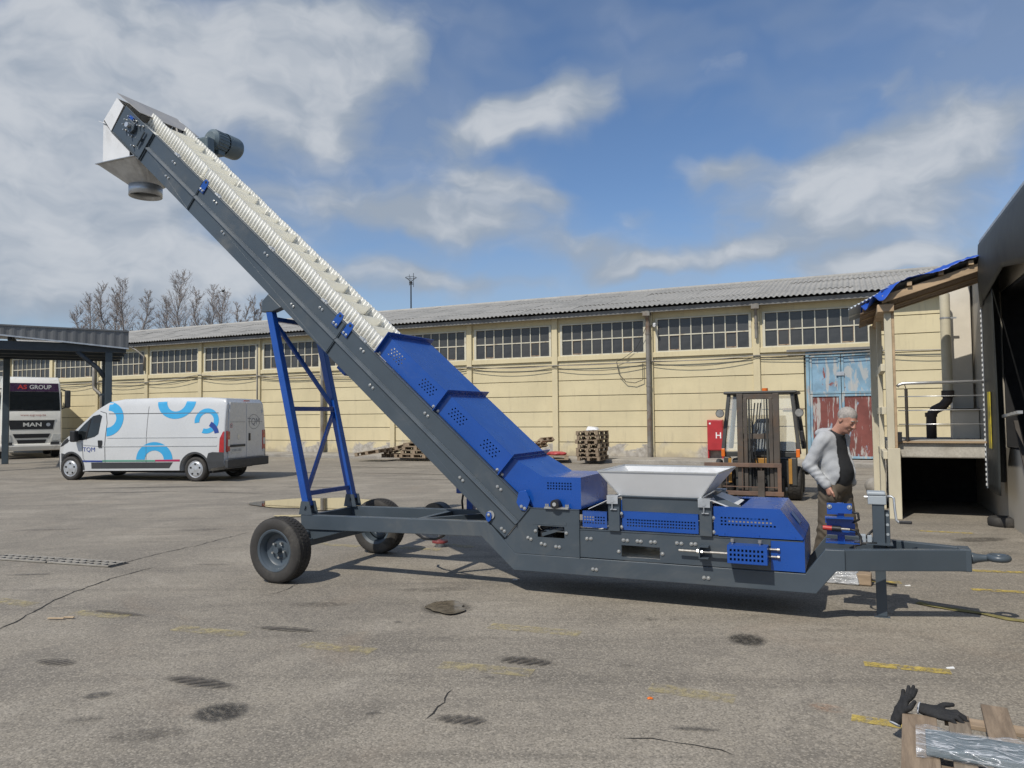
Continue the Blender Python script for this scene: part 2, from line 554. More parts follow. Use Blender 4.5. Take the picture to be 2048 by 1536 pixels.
M['black'] = mat('black_plastic', (0.018, 0.018, 0.019), 0.5, var=0.15, scale=8)
M['rubber'] = mat('tyre_rubber', (0.040, 0.037, 0.034), 0.8, var=0.18, scale=6, dirt=(0.11, 0.10, 0.085), dirt_amt=0.3, bump=0.2, bscale=90)
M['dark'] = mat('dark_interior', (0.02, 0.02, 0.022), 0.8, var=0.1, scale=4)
M['red'] = mat('red_paint', (0.42, 0.030, 0.035), 0.42, var=0.1, scale=3, dirt=(0.3, 0.08, 0.07), dirt_amt=0.15)
M['redplastic'] = mat('red_plastic', (0.5, 0.05, 0.04), 0.4)
M['orange'] = mat('orange_lens', (0.75, 0.17, 0.02), 0.3)
M['jackgrey'] = mat('light_grey_enamel', (0.36, 0.40, 0.43), 0.4, var=0.06)

# ================================================================== SETTING
YAW = -R(24.4)
def at_ground(px, py, z=0.0):
    """point of the yard that the photograph shows at that pixel (used only to read off real positions)"""
    d = fwd + rt * ((px - 1024) / 1490.0) + up * ((768 - py) / 1490.0)
    k = (z - 1.7) / d.z
    return Vector((d.x * k, d.y * k, z))

# ---- asphalt yard
def asphalt_mat():
    m, N, b, out = newmat('worn_asphalt')
    co = objco(N)
    big = N.noise(co, 0.16, 6, 0.6, 0.5)
    mid = N.noise(co, 0.9, 7, 0.68, 0.8)
    pat = N.noise(co, 0.42, 5, 0.62, 1.6)
    strk = N.noise(N.mapping(co, rot=(0, 0, R(14)), sc=(0.22, 2.4, 1)), 1.0, 7, 0.66, 0.3)
    sm = N.noise(co, 7.0, 6, 0.72)
    agg = N.voro(co, 92.0)
    agc = N.voro(co, 92.0, out='Color')
    agcs = N.new('ShaderNodeSeparateColor'); N.put(agcs.inputs[0], agc)
    grit = N.noise(co, 190.0, 4, 0.75)
    c = N.mix(N.ramp(big, 0.3, 0.7), (0.234, 0.207, 0.167), (0.313, 0.276, 0.221))
    c = N.mix(N.ramp(pat, 0.48, 0.60, 0, 0.7), c, (0.192, 0.171, 0.141))
    c = N.mix(N.ramp(pat, 0.46, 0.36, 0, 0.6), c, (0.348, 0.310, 0.253))
    c = N.mix(N.ramp(mid, 0.46, 0.66, 0, 0.7), c, (0.187, 0.165, 0.135))
    c = N.mix(N.ramp(strk, 0.48, 0.68, 0, 0.7), c, (0.151, 0.134, 0.110))
    c = N.mix(N.ramp(sm, 0.52, 0.72, 0, 0.5), c, (0.333, 0.291, 0.223))
    c = N.mix(N.ramp(sm, 0.46, 0.30, 0, 0.5), c, (0.151, 0.135, 0.112))
    fl = N.noise(co, 30.0, 4, 0.7)
    c = N.mix(N.ramp(fl, 0.54, 0.70, 0, 0.55), c, (0.40, 0.365, 0.305))
    c = N.mix(N.ramp(fl, 0.46, 0.30, 0, 0.5), c, (0.125, 0.115, 0.098))
    # pale stones bedded in dark binder
    c = N.mix(N.ramp(agcs.outputs[0], 0.6, 0.95, 0, 0.5), c, (0.434, 0.384, 0.307))
    c = N.mix(N.ramp(agcs.outputs[1], 0.72, 0.98, 0, 0.5), c, (0.091, 0.082, 0.068))
    c = N.mix(N.ramp(agg, 0.50, 0.80, 0, 0.4), c, (0.101, 0.091, 0.074))
    c = N.mix(N.ramp(grit, 0.57, 0.72, 0, 0.5), c, (0.465, 0.414, 0.335))
    c = N.mix(N.ramp(grit, 0.43, 0.29, 0, 0.5), c, (0.091, 0.082, 0.068))
    # reddish brown earth tint in places
    c = N.mix(N.ramp(N.noise(co, 0.55, 5, 0.6, 1.0), 0.56, 0.76, 0, 0.22), c, (0.268, 0.197, 0.135))
    c = N.mix(1.0, c, (1.07, 1.075, 1.09), 'MULTIPLY')
    N.put(b.inputs['Base Color'], c)
    N.put(b.inputs['Roughness'], N.ramp(mid, 0.3, 0.8, 0.86, 0.7))
    b.inputs['Specular IOR Level'].default_value = 0.3
    bp = N.new('ShaderNodeBump'); bp.inputs['Strength'].default_value = 0.3; bp.inputs['Distance'].default_value = 0.005
    h = N.m('ADD', N.m('MULTIPLY', agg, -0.7), N.m('MULTIPLY', grit, 0.5))
    h = N.m('ADD', h, N.m('MULTIPLY', sm, 0.8))
    N.put(bp.inputs['Height'], h)
    N.l.new(bp.outputs[0], b.inputs['Normal'])
    return m
M['asphalt'] = asphalt_mat()
g = MB(); g.add([(-600, -60, 0), (600, -60, 0), (600, 900, 0), (-600, 900, 0)], [(0, 1, 2, 3)])
tag(g.build('ground', M['asphalt'], recalc=False), kind='structure')

def decal_mat(name, col, lo, hi, scale, alpha=1.0, rough=0.8, edge=True, tread=0.0, col2=None):
    """worn film on the asphalt: broken up by noise, fading to nothing at the sheet's rim"""
    m, N, b, out = newmat(name)
    co = objco(N)
    gen = N.new('ShaderNodeTexCoord').outputs['UV']
    n1 = N.noise(co, scale, 6, 0.7)
    gr = N.noise(co, 160.0, 3, 0.7)
    a = N.ramp(N.m('ADD', N.m('MULTIPLY', n1, 0.7), N.m('MULTIPLY', gr, 0.3)), lo, hi)
    if edge:
        u = N.vm('SUBTRACT', gen, (0.5, 0.5, 0))
        r = N.m('MULTIPLY', N.vm('LENGTH', u), 2.0)
        r = N.m('ADD', r, N.m('MULTIPLY', N.m('SUBTRACT', n1, 0.5), 0.7))
        a = N.m('MULTIPLY', a, N.ramp(r, 0.98, 0.55))
    if tread:
        w = N.new('ShaderNodeTexWave', wave_type='BANDS', bands_direction='X')
        N.put(w.inputs['Vector'], N.mapping(gen, rot=(0, 0, R(28)), sc=(tread, 1.2, 1)))
        w.inputs['Scale'].default_value = 1.0; w.inputs['Distortion'].default_value = 3.0; w.inputs['Detail'].default_value = 2
        a = N.m('MULTIPLY', a, N.ramp(w.outputs[0], 0.3, 0.5, 0.15, 1.0))
    a = N.m('MULTIPLY', a, alpha)
    N.put(b.inputs['Base Color'], N.mix(N.ramp(N.noise(co, 25, 4, 0.6), 0.35, 0.65), tuple(x * 0.8 for x in col), tuple(x * 1.15 for x in col)))
    b.inputs['Roughness'].default_value = rough
    N.put(b.inputs['Alpha'], a)
    return m

def uv_quad(name, pts, mat_, z, kind='structure', nx=1):
    me = bpy.data.meshes.new(name)
    me.from_pydata([(p[0], p[1], z) for p in pts], [], [(0, 1, 2, 3)])
    uv = me.uv_layers.new()
    for i, c in enumerate([(0, 0), (1, 0), (1, 1), (0, 1)]):
        uv.data[i].uv = c
    me.materials.append(mat_)
    o = bpy.data.objects.new(name, me)
    link(o)
    return tag(o, kind=kind)

M['oil'] = decal_mat('oil_stain', (0.030, 0.028, 0.026), 0.36, 0.60, 30, 0.55, 0.5)
M['damp'] = decal_mat('damp_patch', (0.055, 0.048, 0.04), 0.38, 0.62, 22, 0.34, 0.6)
M['tread'] = decal_mat('tyre_print', (0.075, 0.064, 0.052), 0.25, 0.5, 18, 0.8, 0.7, tread=2.4)
M['ypaint'] = decal_mat('worn_yellow_paint', (0.56, 0.42, 0.10), 0.40, 0.56, 14, 0.85, 0.7, edge=False)
M['ypaint_f'] = decal_mat('faded_yellow_paint', (0.50, 0.42, 0.22), 0.42, 0.60, 10, 0.62, 0.8, edge=False)
M['rustpaint'] = decal_mat('orange_smear', (0.45, 0.2, 0.08), 0.4, 0.7, 9, 0.5, 0.8)

def strip_px(name, a, b, w, m, z):
    A = at_ground(*a); B = at_ground(*b)
    d = (B - A).normalized(); n = Vector((-d.y, d.x, 0)) * w / 2
    return uv_quad(name, [A - n, B - n, B + n, A + n], m, z)

for a, b in (((1728, 1328), (1902, 1345)), ((1703, 1436), (1806, 1452)), ((1838, 1062), (1948, 1067)), ((1908, 1140), (2060, 1146)), ((1943, 1179), (2080, 1187)), ((1722, 1162), (1802, 1166))):
    strip_px('yellow_marking', a, b, 0.10, M['ypaint'], 0.004)
for a, b in (((352, 1256), (490, 1270)), ((606, 1288), (745, 1304)), ((880, 1330), (1065, 1347)), ((1300, 1374), (1470, 1400)), ((150, 1225), (255, 1234)), ((-10, 1200), (65, 1210)),
             ((640, 1088), (720, 1093)), ((800, 1095), (880, 1100)), ((890, 1089), (945, 1095)), ((980, 1252), (1160, 1268))):
    strip_px('faded_marking', a, b, 0.15, M['ypaint_f'], 0.004)
for c, rx, ry, k, rot in (((443, 1425), 0.19, 0.19, 'oil', 0), ((440, 1427), 0.19, 0.17, 'oil', 0), ((893, 1217), 0.25, 0.28, 'oil', 0), ((1495, 1280), 0.17, 0.19, 'oil', 0), ((1492, 1281), 0.16, 0.17, 'oil', 0), ((195, 1392), 0.10, 0.07, 'oil', 20), ((1303, 1240), 0.07, 0.05, 'damp', 0), ((1348, 1240), 0.05, 0.04, 'damp', 0),
                          ((978, 1356), 0.05, 0.03, 'damp', 0), ((1252, 1333), 0.07, 0.03, 'damp', 0), ((745, 1428), 0.06, 0.025, 'oil', 14), ((170, 1440), 0.13, 0.05, 'damp', 10), ((300, 1470), 0.3, 0.1, 'damp', 10),
                          ((640, 1210), 0.35, 0.1, 'damp', 0), ((870, 1180), 0.5, 0.12, 'damp', 0), ((1390, 1460), 0.16, 0.03, 'oil', -8), ((797, 1245), 0.05, 0.03, 'oil', 0), ((1960, 1080), 0.5, 0.2, 'oil', 10), ((1960, 1110), 0.7, 0.2, 'damp', 10),
                          ((400, 1060), 0.5, 0.15, 'damp', 8), ((300, 975), 2.0, 0.18, 'oil', 4), ((250, 985), 1.6, 0.12, 'oil', 3), ((640, 975), 1.2, 0.12, 'oil', -12), ((470, 986), 0.9, 0.10, 'oil', -14), ((1650, 960), 1.2, 0.2, 'damp', -20), ((820, 948), 2.5, 0.14, 'oil', -20), ((760, 935), 3, 0.16, 'oil', -24),
                          ((1180, 948), 3, 0.16, 'damp', -22), ((900, 960), 3, 0.2, 'damp', -18), ((1640, 948), 2.0, 0.14, 'oil', -22), ((620, 1055), 0.4, 0.08, 'oil', -10), ((100, 1060), 0.7, 0.1, 'damp', 5), ((60, 1150), 0.3, 0.05, 'oil', 5), ((420, 1130), 0.3, 0.06, 'damp', 0)):
    P = at_ground(*c)
    ca, sa_ = math.cos(R(rot)), math.sin(R(rot))
    pts = [(P.x + ca * u * rx - sa_ * v * ry, P.y + sa_ * u * rx + ca * v * ry) for u, v in ((-1, -1), (1, -1), (1, 1), (-1, 1))]
    uv_quad('oil_stain' if k == 'oil' else 'damp_patch', pts, M[k], 0.008)
for a, b, w in (((322, 1355), (480, 1378), 0.17), ((860, 1437), (985, 1447), 0.15), ((65, 1322), (160, 1330), 0.14), ((175, 1221), (300, 1234), 0.10), ((500, 1255), (650, 1265), 0.13), ((985, 1318), (1120, 1330), 0.2)):
    strip_px('tyre_print', a, b, w, M['tread'], 0.012)
strip_px('paint_smear', (1610, 1412), (1700, 1428), 0.16, M['rustpaint'], 0.012)

# cracks: narrow open seams filled with dirt
M['crack'] = mat('crack_dirt', (0.03, 0.027, 0.024), 0.9, var=0.3, scale=20)
def crack(pts_px, w, seed):
    rnd = random.Random(seed)
    P = [at_ground(*p) for p in pts_px]
    path = []
    for i in range(len(P) - 1):
        n = max(2, int((P[i + 1] - P[i]).length / 0.07))
        for k in range(n):
            t = k / n
            q = P[i].lerp(P[i + 1], t)
            path.append(Vector((q.x + rnd.gauss(0, 0.010), q.y + rnd.gauss(0, 0.010), 0)))
    path.append(P[-1])
    mb = MB(); vs = []; fs = []
    for i, p in enumerate(path):
        d = (path[min(i + 1, len(path) - 1)] - path[max(i - 1, 0)]).normalized()
        n = Vector((-d.y, d.x, 0)) * (w * (0.35 + rnd.random() * 0.9) / 2) * (1.0 if 0 < i < len(path) - 1 else 0.1)
        vs += [(p.x + n.x, p.y + n.y, 0.0035), (p.x - n.x, p.y - n.y, 0.0035)]
        if i: fs.append((2 * i - 2, 2 * i - 1, 2 * i + 1, 2 * i))
    mb.add(vs, fs)
    tag(mb.build('asphalt_crack', M['crack'], recalc=False), kind='structure')
crack([(-20, 1268), (30, 1245), (100, 1205), (150, 1183), (230, 1155), (310, 1135)], 0.016, 1)
crack([(235, 1130), (300, 1112), (400, 1090), (500, 1064)], 0.014, 2)
crack([(905, 1380), (875, 1415), (850, 1440)], 0.010, 3)
crack([(1240, 1478), (1300, 1478), (1390, 1490), (1470, 1512)], 0.008, 4)
crack([(600, 1165), (560, 1185), (520, 1192)], 0.008, 5)

# puddles: still water lying on the asphalt
def water_mat():
    m, N, b, out = newmat('puddle_water')
    co = objco(N)
    N.put(b.inputs['Base Color'], (0.12, 0.10, 0.075))
    b.inputs['Roughness'].default_value = 0.03
    b.inputs['IOR'].default_value = 1.33
    b.inputs['Specular IOR Level'].default_value = 1.0
    b.inputs['Coat Weight'].default_value = 1.0; b.inputs['Coat Roughness'].default_value = 0.01; b.inputs['Coat IOR'].default_value = 1.6
    return m
M['water'] = water_mat()
M['mudwater'] = mat('muddy_water', (0.15, 0.125, 0.09), 0.12, var=0.35, scale=9, spec=0.35, rvar=0.06)
def puddle(c, rx, ry, rot, seed, name='puddle', m='water'):
    rnd = random.Random(seed)
    ph = [rnd.uniform(0, 6.28) for _ in range(4)]
    vs = []
    for i in range(60):
        a = 2 * pi * i / 60
        k = 1 + 0.16 * math.sin(2 * a + ph[0]) + 0.10 * math.sin(3 * a + ph[1]) + 0.05 * math.sin(7 * a + ph[2])
        u, v = math.cos(a) * rx * k, math.sin(a) * ry * k
        vs.append((c.x + u * math.cos(rot) - v * math.sin(rot), c.y + u * math.sin(rot) + v * math.cos(rot), 0.016))
    mb = MB(); mb.add(vs, [tuple(range(60))])
    tag(mb.build(name, M[m], recalc=False), kind='structure')
puddle(at_ground(640, 1008), 1.15, 1.05, R(-24), 3)
puddle(at_ground(893, 1217), 0.185, 0.20, 0, 5, m='mudwater')
puddle(at_ground(585, 1033), 0.28, 0.14, 0, 8)
# damp rims round them
for c, rx, ry in ((at_ground(640, 1008), 1.7, 1.5), (at_ground(893, 1217), 0.30, 0.24)):
    uv_quad('damp_patch', [(c.x - rx, c.y - ry), (c.x + rx, c.y - ry), (c.x + rx, c.y + ry), (c.x - rx, c.y + ry)], M['damp'], 0.006)

# ---- pavement along the warehouse
WANG = 0.4285
WU = Vector((math.cos(WANG), -math.sin(WANG), 0)); WT = Vector((math.sin(WANG), math.cos(WANG), 0))
WO = WT * 27.2572
M['concrete'] = mat('pale_concrete', (0.36, 0.335, 0.295), 0.85, var=0.14, scale=1.5, dirt=(0.2, 0.18, 0.155), dirt_amt=0.4, bump=0.3, bscale=40, fine=0.18)
mb = MB(); mb.box(-62, 30, -1.95, 0.3, -0.3, 0.12)
o = mb.build('pavement', M['concrete'], bev=0.02)
o.location = WO; o.rotation_euler = (0, 0, -WANG)
tag(o, kind='structure')

# ================================================================== WAREHOUSE
def wallpaint(name, col, peel=0.0):
    m, N, b, out = newmat(name)
    co = objco(N)
    rnd = N.new('ShaderNodeObjectInfo').outputs['Random']
    n1 = N.noise(co, 0.5, 6, 0.6, 0.4)
    c = N.mix(N.ramp(n1, 0.3, 0.7), tuple(x * 0.9 for x in col), tuple(x * 1.06 for x in col))
    c = N.mix(N.ramp(rnd, 0, 1, 0, 0.28), c, (0.70, 0.62, 0.42))
    st = N.noise(N.mapping(co, sc=(5, 5, 0.7)), 1.0, 6, 0.65)
    c = N.mix(N.ramp(st, 0.52, 0.8, 0, 0.5), c, (0.40, 0.34, 0.235))
    n4 = N.noise(co, 14, 5, 0.7)
    c = N.mix(N.ramp(n4, 0.66, 0.75, 0, 0.55), c, (0.34, 0.30, 0.23))
    if peel:
        s = N.new('ShaderNodeSeparateXYZ'); N.put(s.inputs[0], co)
        zz = N.m('ADD', s.outputs[2], N.m('MULTIPLY', N.m('SUBTRACT', N.noise(co, 1.1, 6, 0.65, 0.8), 0.5), 1.6))
        k = N.ramp(zz, 0.62, 0.50)
        k = N.m('MULTIPLY', k, N.ramp(N.noise(co, 0.45, 3, 0.5), 0.42, 0.55))
        plaster = N.mix(N.ramp(N.noise(co, 6, 6, 0.7), 0.35, 0.7), (0.50, 0.47, 0.42), (0.30, 0.27, 0.23))
        c = N.mix(k, c, plaster)
        c = N.mix(N.m('MULTIPLY', N.ramp(zz, 0.35, 0.05), 0.5), c, (0.28, 0.24, 0.19))
    N.put(b.inputs['Base Color'], c)
    b.inputs['Roughness'].default_value = 0.85
    b.inputs['Specular IOR Level'].default_value = 0.25
    bp = N.new('ShaderNodeBump'); bp.inputs['Strength'].default_value = 0.25; bp.inputs['Distance'].default_value = 0.02
    N.put(bp.inputs['Height'], N.noise(co, 12, 6, 0.65))
    N.l.new(bp.outputs[0], b.inputs['Normal'])
    return m
M['wall'] = wallpaint('cream_yellow_wall_paint', (0.665, 0.575, 0.365))
M['wall_base'] = wallpaint('peeling_wall_paint', (0.645, 0.555, 0.355), 1.0)
M['joint'] = mat('panel_joint', (0.22, 0.185, 0.12), 0.9)
M['winframe'] = mat('old_cream_window_paint', (0.60, 0.565, 0.45), 0.6, var=0.1, scale=3, dirt=(0.32, 0.24, 0.15), dirt_amt=0.25)
M['sash'] = mat('rusty_sash_paint', (0.36, 0.27, 0.18), 0.7, var=0.2, scale=9, dirt=(0.2, 0.1, 0.05), dirt_amt=0.4)
def pane_mat():
    m, N, b, out = newmat('dusty_window_glass')
    co = objco(N)
    rnd = N.new('ShaderNodeObjectInfo').outputs['Random']
    n = N.noise(co, 2.2, 5, 0.6)
    c = N.mix(N.ramp(n, 0.3, 0.7), (0.034, 0.036, 0.038), (0.066, 0.068, 0.070))
    c = N.mix(N.ramp(rnd, 0, 1, 0, 0.5), c, (0.085, 0.082, 0.078))
    N.put(b.inputs['Base Color'], c)
    N.put(b.inputs['Roughness'], N.ramp(n, 0.3, 0.7, 0.10, 0.3))
    b.inputs['IOR'].default_value = 1.5
    return m
M['pane'] = pane_mat()
def asb_mat():
    m, N, b, out = newmat('weathered_fibre_cement')
    co = objco(N)
    rnd = N.new('ShaderNodeObjectInfo').outputs['Random']
    n = N.noise(co, 2.0, 6, 0.65, 0.4)
    st = N.noise(N.mapping(co, sc=(14, 1.2, 1)), 1.0, 5, 0.6)
    c = N.mix(N.ramp(n, 0.3, 0.7), (0.27, 0.265, 0.25), (0.385, 0.375, 0.35))
    c = N.mix(N.ramp(rnd, 0, 1, 0, 0.45), c, (0.43, 0.415, 0.385))
    c = N.mix(N.ramp(st, 0.55, 0.75, 0, 0.5), c, (0.175, 0.17, 0.155))
    c = N.mix(N.ramp(N.noise(co, 9, 5, 0.7), 0.6, 0.75, 0, 0.6), c, (0.15, 0.145, 0.125))
    N.put(b.inputs['Base Color'], c)
    b.inputs['Roughness'].default_value = 0.9
    b.inputs['Specular IOR Level'].default_value = 0.2
    return m
M['asb'] = asb_mat()
M['fascia'] = mat('grey_eave_board', (0.20, 0.195, 0.185), 0.8, var=0.15, scale=2, dirt=(0.1, 0.09, 0.08), dirt_amt=0.3)
M['pipe_old'] = mat('rusty_grey_downpipe', (0.23, 0.215, 0.19), 0.6, 0.2, var=0.2, scale=2.5, dirt=(0.16, 0.09, 0.05), dirt_amt=0.35)
def door_mat(name, seed, main, patch, amt):
    m, N, b, out = newmat(name)
    co = N.mapping(objco(N), loc=(seed, seed * 2, 0))
    st = N.noise(N.mapping(co, sc=(3.0, 3.0, 1.0)), 1.0, 7, 0.66, 0.6)
    st2 = N.noise(N.mapping(co, sc=(7.0, 7.0, 1.1)), 1.0, 6, 0.62, 0.4)
    c = N.mix(N.ramp(N.noise(co, 1.5, 5, 0.6), 0.35, 0.65), tuple(x * 0.8 for x in main), tuple(x * 1.15 for x in main))
    c = N.mix(N.ramp(st, 0.56 - amt, 0.60 - amt), c, patch)
    c = N.mix(N.ramp(st2, 0.54, 0.60, 0, 0.85), c, (0.46, 0.45, 0.42))
    c = N.mix(N.ramp(N.noise(co, 3, 8, 0.75), 0.64, 0.70, 0, 0.8), c, (0.17, 0.07, 0.045))
    N.put(b.inputs['Base Color'], c)
    b.inputs['Roughness'].default_value = 0.6
    return m
M['door_blue'] = door_mat('peeling_blue_door_paint', 3.0, (0.22, 0.36, 0.47), (0.40, 0.42, 0.42), 0.06)
M['door_blue2'] = door_mat('peeling_blue_door_paint_b', 9.0, (0.22, 0.36, 0.47), (0.24, 0.075, 0.06), -0.04)
M['door_red'] = door_mat('oxide_red_door_paint', 5.0, (0.205, 0.062, 0.05), (0.27, 0.33, 0.40), -0.02)
M['door_frame'] = door_mat('blue_door_frame_paint', 7.0, (0.23, 0.37, 0.46), (0.34, 0.33, 0.32), -0.03)

wh = empty('warehouse', WO, -WANG)
tag(wh, 'long cream-yellow warehouse with a band of gridded windows and corrugated grey roof', 'warehouse')
SP = 3.7805
def sk(k): return -40.8176 + SP * k
KS = range(-5, 16)
mb = MB(); mb.box(sk(-5) - 0.2, sk(16), 0.11, 0.4, 0.1, 5.55)
mb.box(sk(-5) - 0.2, sk(16), 10.2, 10.5, 0.1, 5.55).box(sk(-5) - 0.2, sk(-5), 0.4, 10.2, 0.1, 5.55).box(sk(16) - 0.2, sk(16), 0.4, 10.2, 0.1, 5.55)
mb.build('wall', M['joint'], wh)
ROWS = [0.12, 0.65, 1.235, 1.825, 2.435, 3.03, 3.63]
pm = {}
def panel(x0, x1, z0, z1, y0, y1, m, name='wall_panel', bev=0.006):
    key = (round(x1 - x0, 3), round(z1 - z0, 3), round(y1 - y0, 3), m.name, round(z0, 2))
    if key not in pm:
        b = MB(); b.box(0, x1 - x0, 0, y1 - y0, z0, z1)
        me = b.mesh(name); me.materials.append(m)
        bm = bmesh.new(); bm.from_mesh(me)
        if bev: bmesh.ops.bevel(bm, geom=bm.edges[:], offset=bev, segments=1, affect='EDGES')
        bm.to_mesh(me); bm.free()
        pm[key] = me
    return obj(name, pm[key], wh, (x0, y0, 0))
DX0, DX1, DZ = -1.42, 0.84, 3.76
for k in KS:
    a, b_ = sk(k) + 0.115, sk(k + 1) - 0.115
    spans = [(a, b_)]
    if k == 10: spans = [(a, DX0 - 0.06)]
    if k == 11: spans = [(DX1 + 0.08, b_)]
    for r in range(6):
        for (x0, x1) in spans:
            panel(x0 + 0.004, x1 - 0.004, ROWS[r] + (0.012 if r else 0), ROWS[r + 1] - 0.012, 0.0 + random.uniform(-0.004, 0.004), 0.1105, M['wall_base'] if r < 2 else M['wall'])
    panel(sk(k) - 0.115, sk(k) + 0.115, 0.12, 5.50, -0.085, 0.1, M['wall_base'], 'pilaster')
    # lintel under the windows and beam above them
    if k >= 11:
        for r in range(3):
            panel(a + 0.004, b_ - 0.004, 3.642 + r * 0.6, 4.218 + r * 0.6, 0.0, 0.1105, M['wall'])
        continue
    panel(a, b_, 3.655, 3.80, 0.02, 0.1, M['wall'], 'lintel')
    panel(a, b_, 3.80, 3.985, -0.055, 0.1, M['wall'], 'sill')
    panel(a, b_, 5.235, 5.50, 0.01, 0.1, M['wall'], 'lintel')
# windows
WL, WR, WB, WTp, WM = 0.30, 0.25, 4.03, 5.19, 4.60
ww = SP - WL - WR
cw = ww / 8
pb = MB(); pb.box(0.012, cw - 0.012, -0.004, 0.004, 0.0, 0.555)
pane_me = pb.mesh('pane'); pane_me.materials.append(M['pane'])
vb = MB(); vb.box(-0.017, 0.017, -0.022, 0.022, 0, WTp - WB)
mull_me = vb.mesh('mullion'); mull_me.materials.append(M['winframe'])
hb = MB(); hb.box(0, ww, -0.019, 0.019, -0.02, 0.02)
bar_me = hb.mesh('glazing_bar'); bar_me.materials.append(M['winframe'])
fb = MB()
fb.box(-0.09, ww + 0.09, -0.06, 0.04, WTp, WTp + 0.05).box(-0.09, ww + 0.09, -0.06, 0.04, WB - 0.045, WB).box(-0.09, 0, -0.058, 0.04, WB, WTp).box(ww, ww + 0.09, -0.058, 0.04, WB, WTp)
fr_me = fb.mesh('window_frame'); fr_me.materials.append(M['winframe'])
sb = MB()
for q in ((0.012, cw - 0.012, 0.0, 0.03), (0.012, cw - 0.012, 0.525, 0.55), (0.012, 0.035, 0.03, 0.525), (cw - 0.035, cw - 0.012, 0.03, 0.525)):
    sb.box(q[0], q[1], -0.032, -0.010, q[2], q[3])
sash_me = sb.mesh('sash'); sash_me.materials.append(M['sash'])
for k in [k_ for k_ in KS if k_ < 11]:
    fr = obj('window_frame', fr_me, wh, (sk(k) + WL, 0.045, 0))
    for c in range(8):
        for r in range(2):
            if random.random() < 0.0: continue
            obj('pane', pane_me, fr, (c * cw, 0.0, (WB + 0.005) if r == 0 else (WM + 0.02)), (random.gauss(0, 0.012), 0, random.gauss(0, 0.012)))
        if c: obj('mullion', mull_me, fr, (c * cw, -0.012, WB))
    obj('glazing_bar', bar_me, fr, (0, -0.014, WM))
    for c in (1, 6): obj('sash', sash_me, fr, (c * cw, 0, WB + 0.012))
# side pieces beside the frames
for k in [k_ for k_ in KS if k_ < 11]:
    panel(sk(k) + 0.115, sk(k) + WL - 0.09, 3.985, 5.235, 0.012, 0.1, M['wall'], 'window_jamb')
    panel(sk(k + 1) - WR + 0.09, sk(k + 1) - 0.115, 3.985, 5.235, 0.012, 0.1, M['wall'], 'window_jamb')
# roof: single corrugated sheets in four courses
roof = MB()
roof.add([(sk(-5) - 0.6, 5.0, 7.03), (sk(16) + 0.5, 5.0, 7.03), (sk(16) + 0.5, 11.0, 5.45), (sk(-5) - 0.6, 11.0, 5.45)], [(0, 1, 2, 3)])
roof.box(sk(-5) - 0.5, sk(16) + 0.4, -0.36, -0.06, 5.505, 5.545)
roof_o = roof.build('roof', M['asb'], wh)
mb = MB(); mb.box(sk(-5) - 0.5, sk(16) + 0.4, -0.40, -0.365, 5.44, 5.60)
mb.build('eave_board', M['fascia'], wh)
pitch = math.atan2(7.1 - 5.66, 5.5)
SL = 5.69 / 4
def sheet_mesh(w=1.098, L=SL + 0.14, waves=6, seg=6, amp=0.027, th=0.008):
    b = MB(); n = waves * seg
    vs = []; fs = []
    for i in range(n + 1):
        x = w * i / n; z = amp * math.cos(2 * pi * i / seg)
        vs += [(x, 0, z), (x, L, z), (x, 0, z - th)]
    for i in range(n):
        fs += [(3 * i, 3 * i + 3, 3 * i + 4, 3 * i + 1), (3 * i + 2, 3 * i + 5, 3 * i + 3, 3 * i)]
    b.add(vs, fs)
    me = b.mesh('roof_sheet', recalc=False); me.materials.append(M['asb'])
    return me
sme = sheet_mesh()
x = sk(-5) - 0.55
nsheet = 0
while x < sk(16) + 0.2:
    for j in range(4):
        d = j * SL
        jit = random.uniform(-0.012, 0.012)
        obj('roof_sheet', sme, roof_o, (x, -0.55 + d * math.cos(pitch), 5.66 + d * math.sin(pitch) + 0.012 * (j % 2) + random.uniform(0, 0.008)), (pitch + random.uniform(-0.012, 0.002), random.uniform(-0.004, 0.004), jit * 0.4))
    x += 1.098
ridge = MB(); ridge.tube([(sk(-5) - 0.6, 5.0, 7.11), (sk(16) + 0.5, 5.0, 7.11)], 0.10, 10)
ridge.build('ridge_cap', M['asb'], roof_o, smooth=True)
# downpipes
def downpipe(x, z0, z1, r=0.085, kink=False):
    b = MB()
    b.cyl((x, -0.19, z1 - 0.25), (x, -0.19, z0), r, n=14)
    b.cyl((x, -0.19, z1 - 0.25), (x, -0.30, z1), r * 0.9, n=14)
    for z in (z0 + 0.4, (z0 + z1) / 2, z1 - 0.7):
        b.cyl((x, -0.19, z - 0.025), (x, -0.19, z + 0.025), r * 1.15, n=14)
    b.box(x - 0.13, x + 0.13, -0.42, -0.18, z1 - 0.04, z1 + 0.14)
    b.build('downpipe', M['pipe_old'], wh, auto=40)
downpipe(sk(9) - 0.03, 0.12, 5.36); downpipe(sk(5) + 0.12, 0.12, 5.36); downpipe(sk(10) + 0.02, 4.3, 5.36, 0.05)
b = MB()
xx = sk(1) - 0.05
b.tube([(xx, -0.2, 5.3), (xx, -0.2, 3.55), (xx + 0.06, -0.2, 3.35), (xx + 0.5, -0.2, 3.1), (xx + 0.62, -0.2, 2.95), (xx + 0.62, -0.2, 0.14)], 0.085, 12)
b.build('downpipe', M['pipe_old'], wh, smooth=True)
b = MB(); b.tube([(sk(2) - 0.9, -0.35, 5.5), (sk(2) - 0.5, -0.3, 5.3), (sk(2) - 0.05, -0.17, 4.95), (sk(2) - 0.05, -0.17, 4.2)], 0.05, 10)
b.build('downpipe', M['pipe_old'], wh, smooth=True)
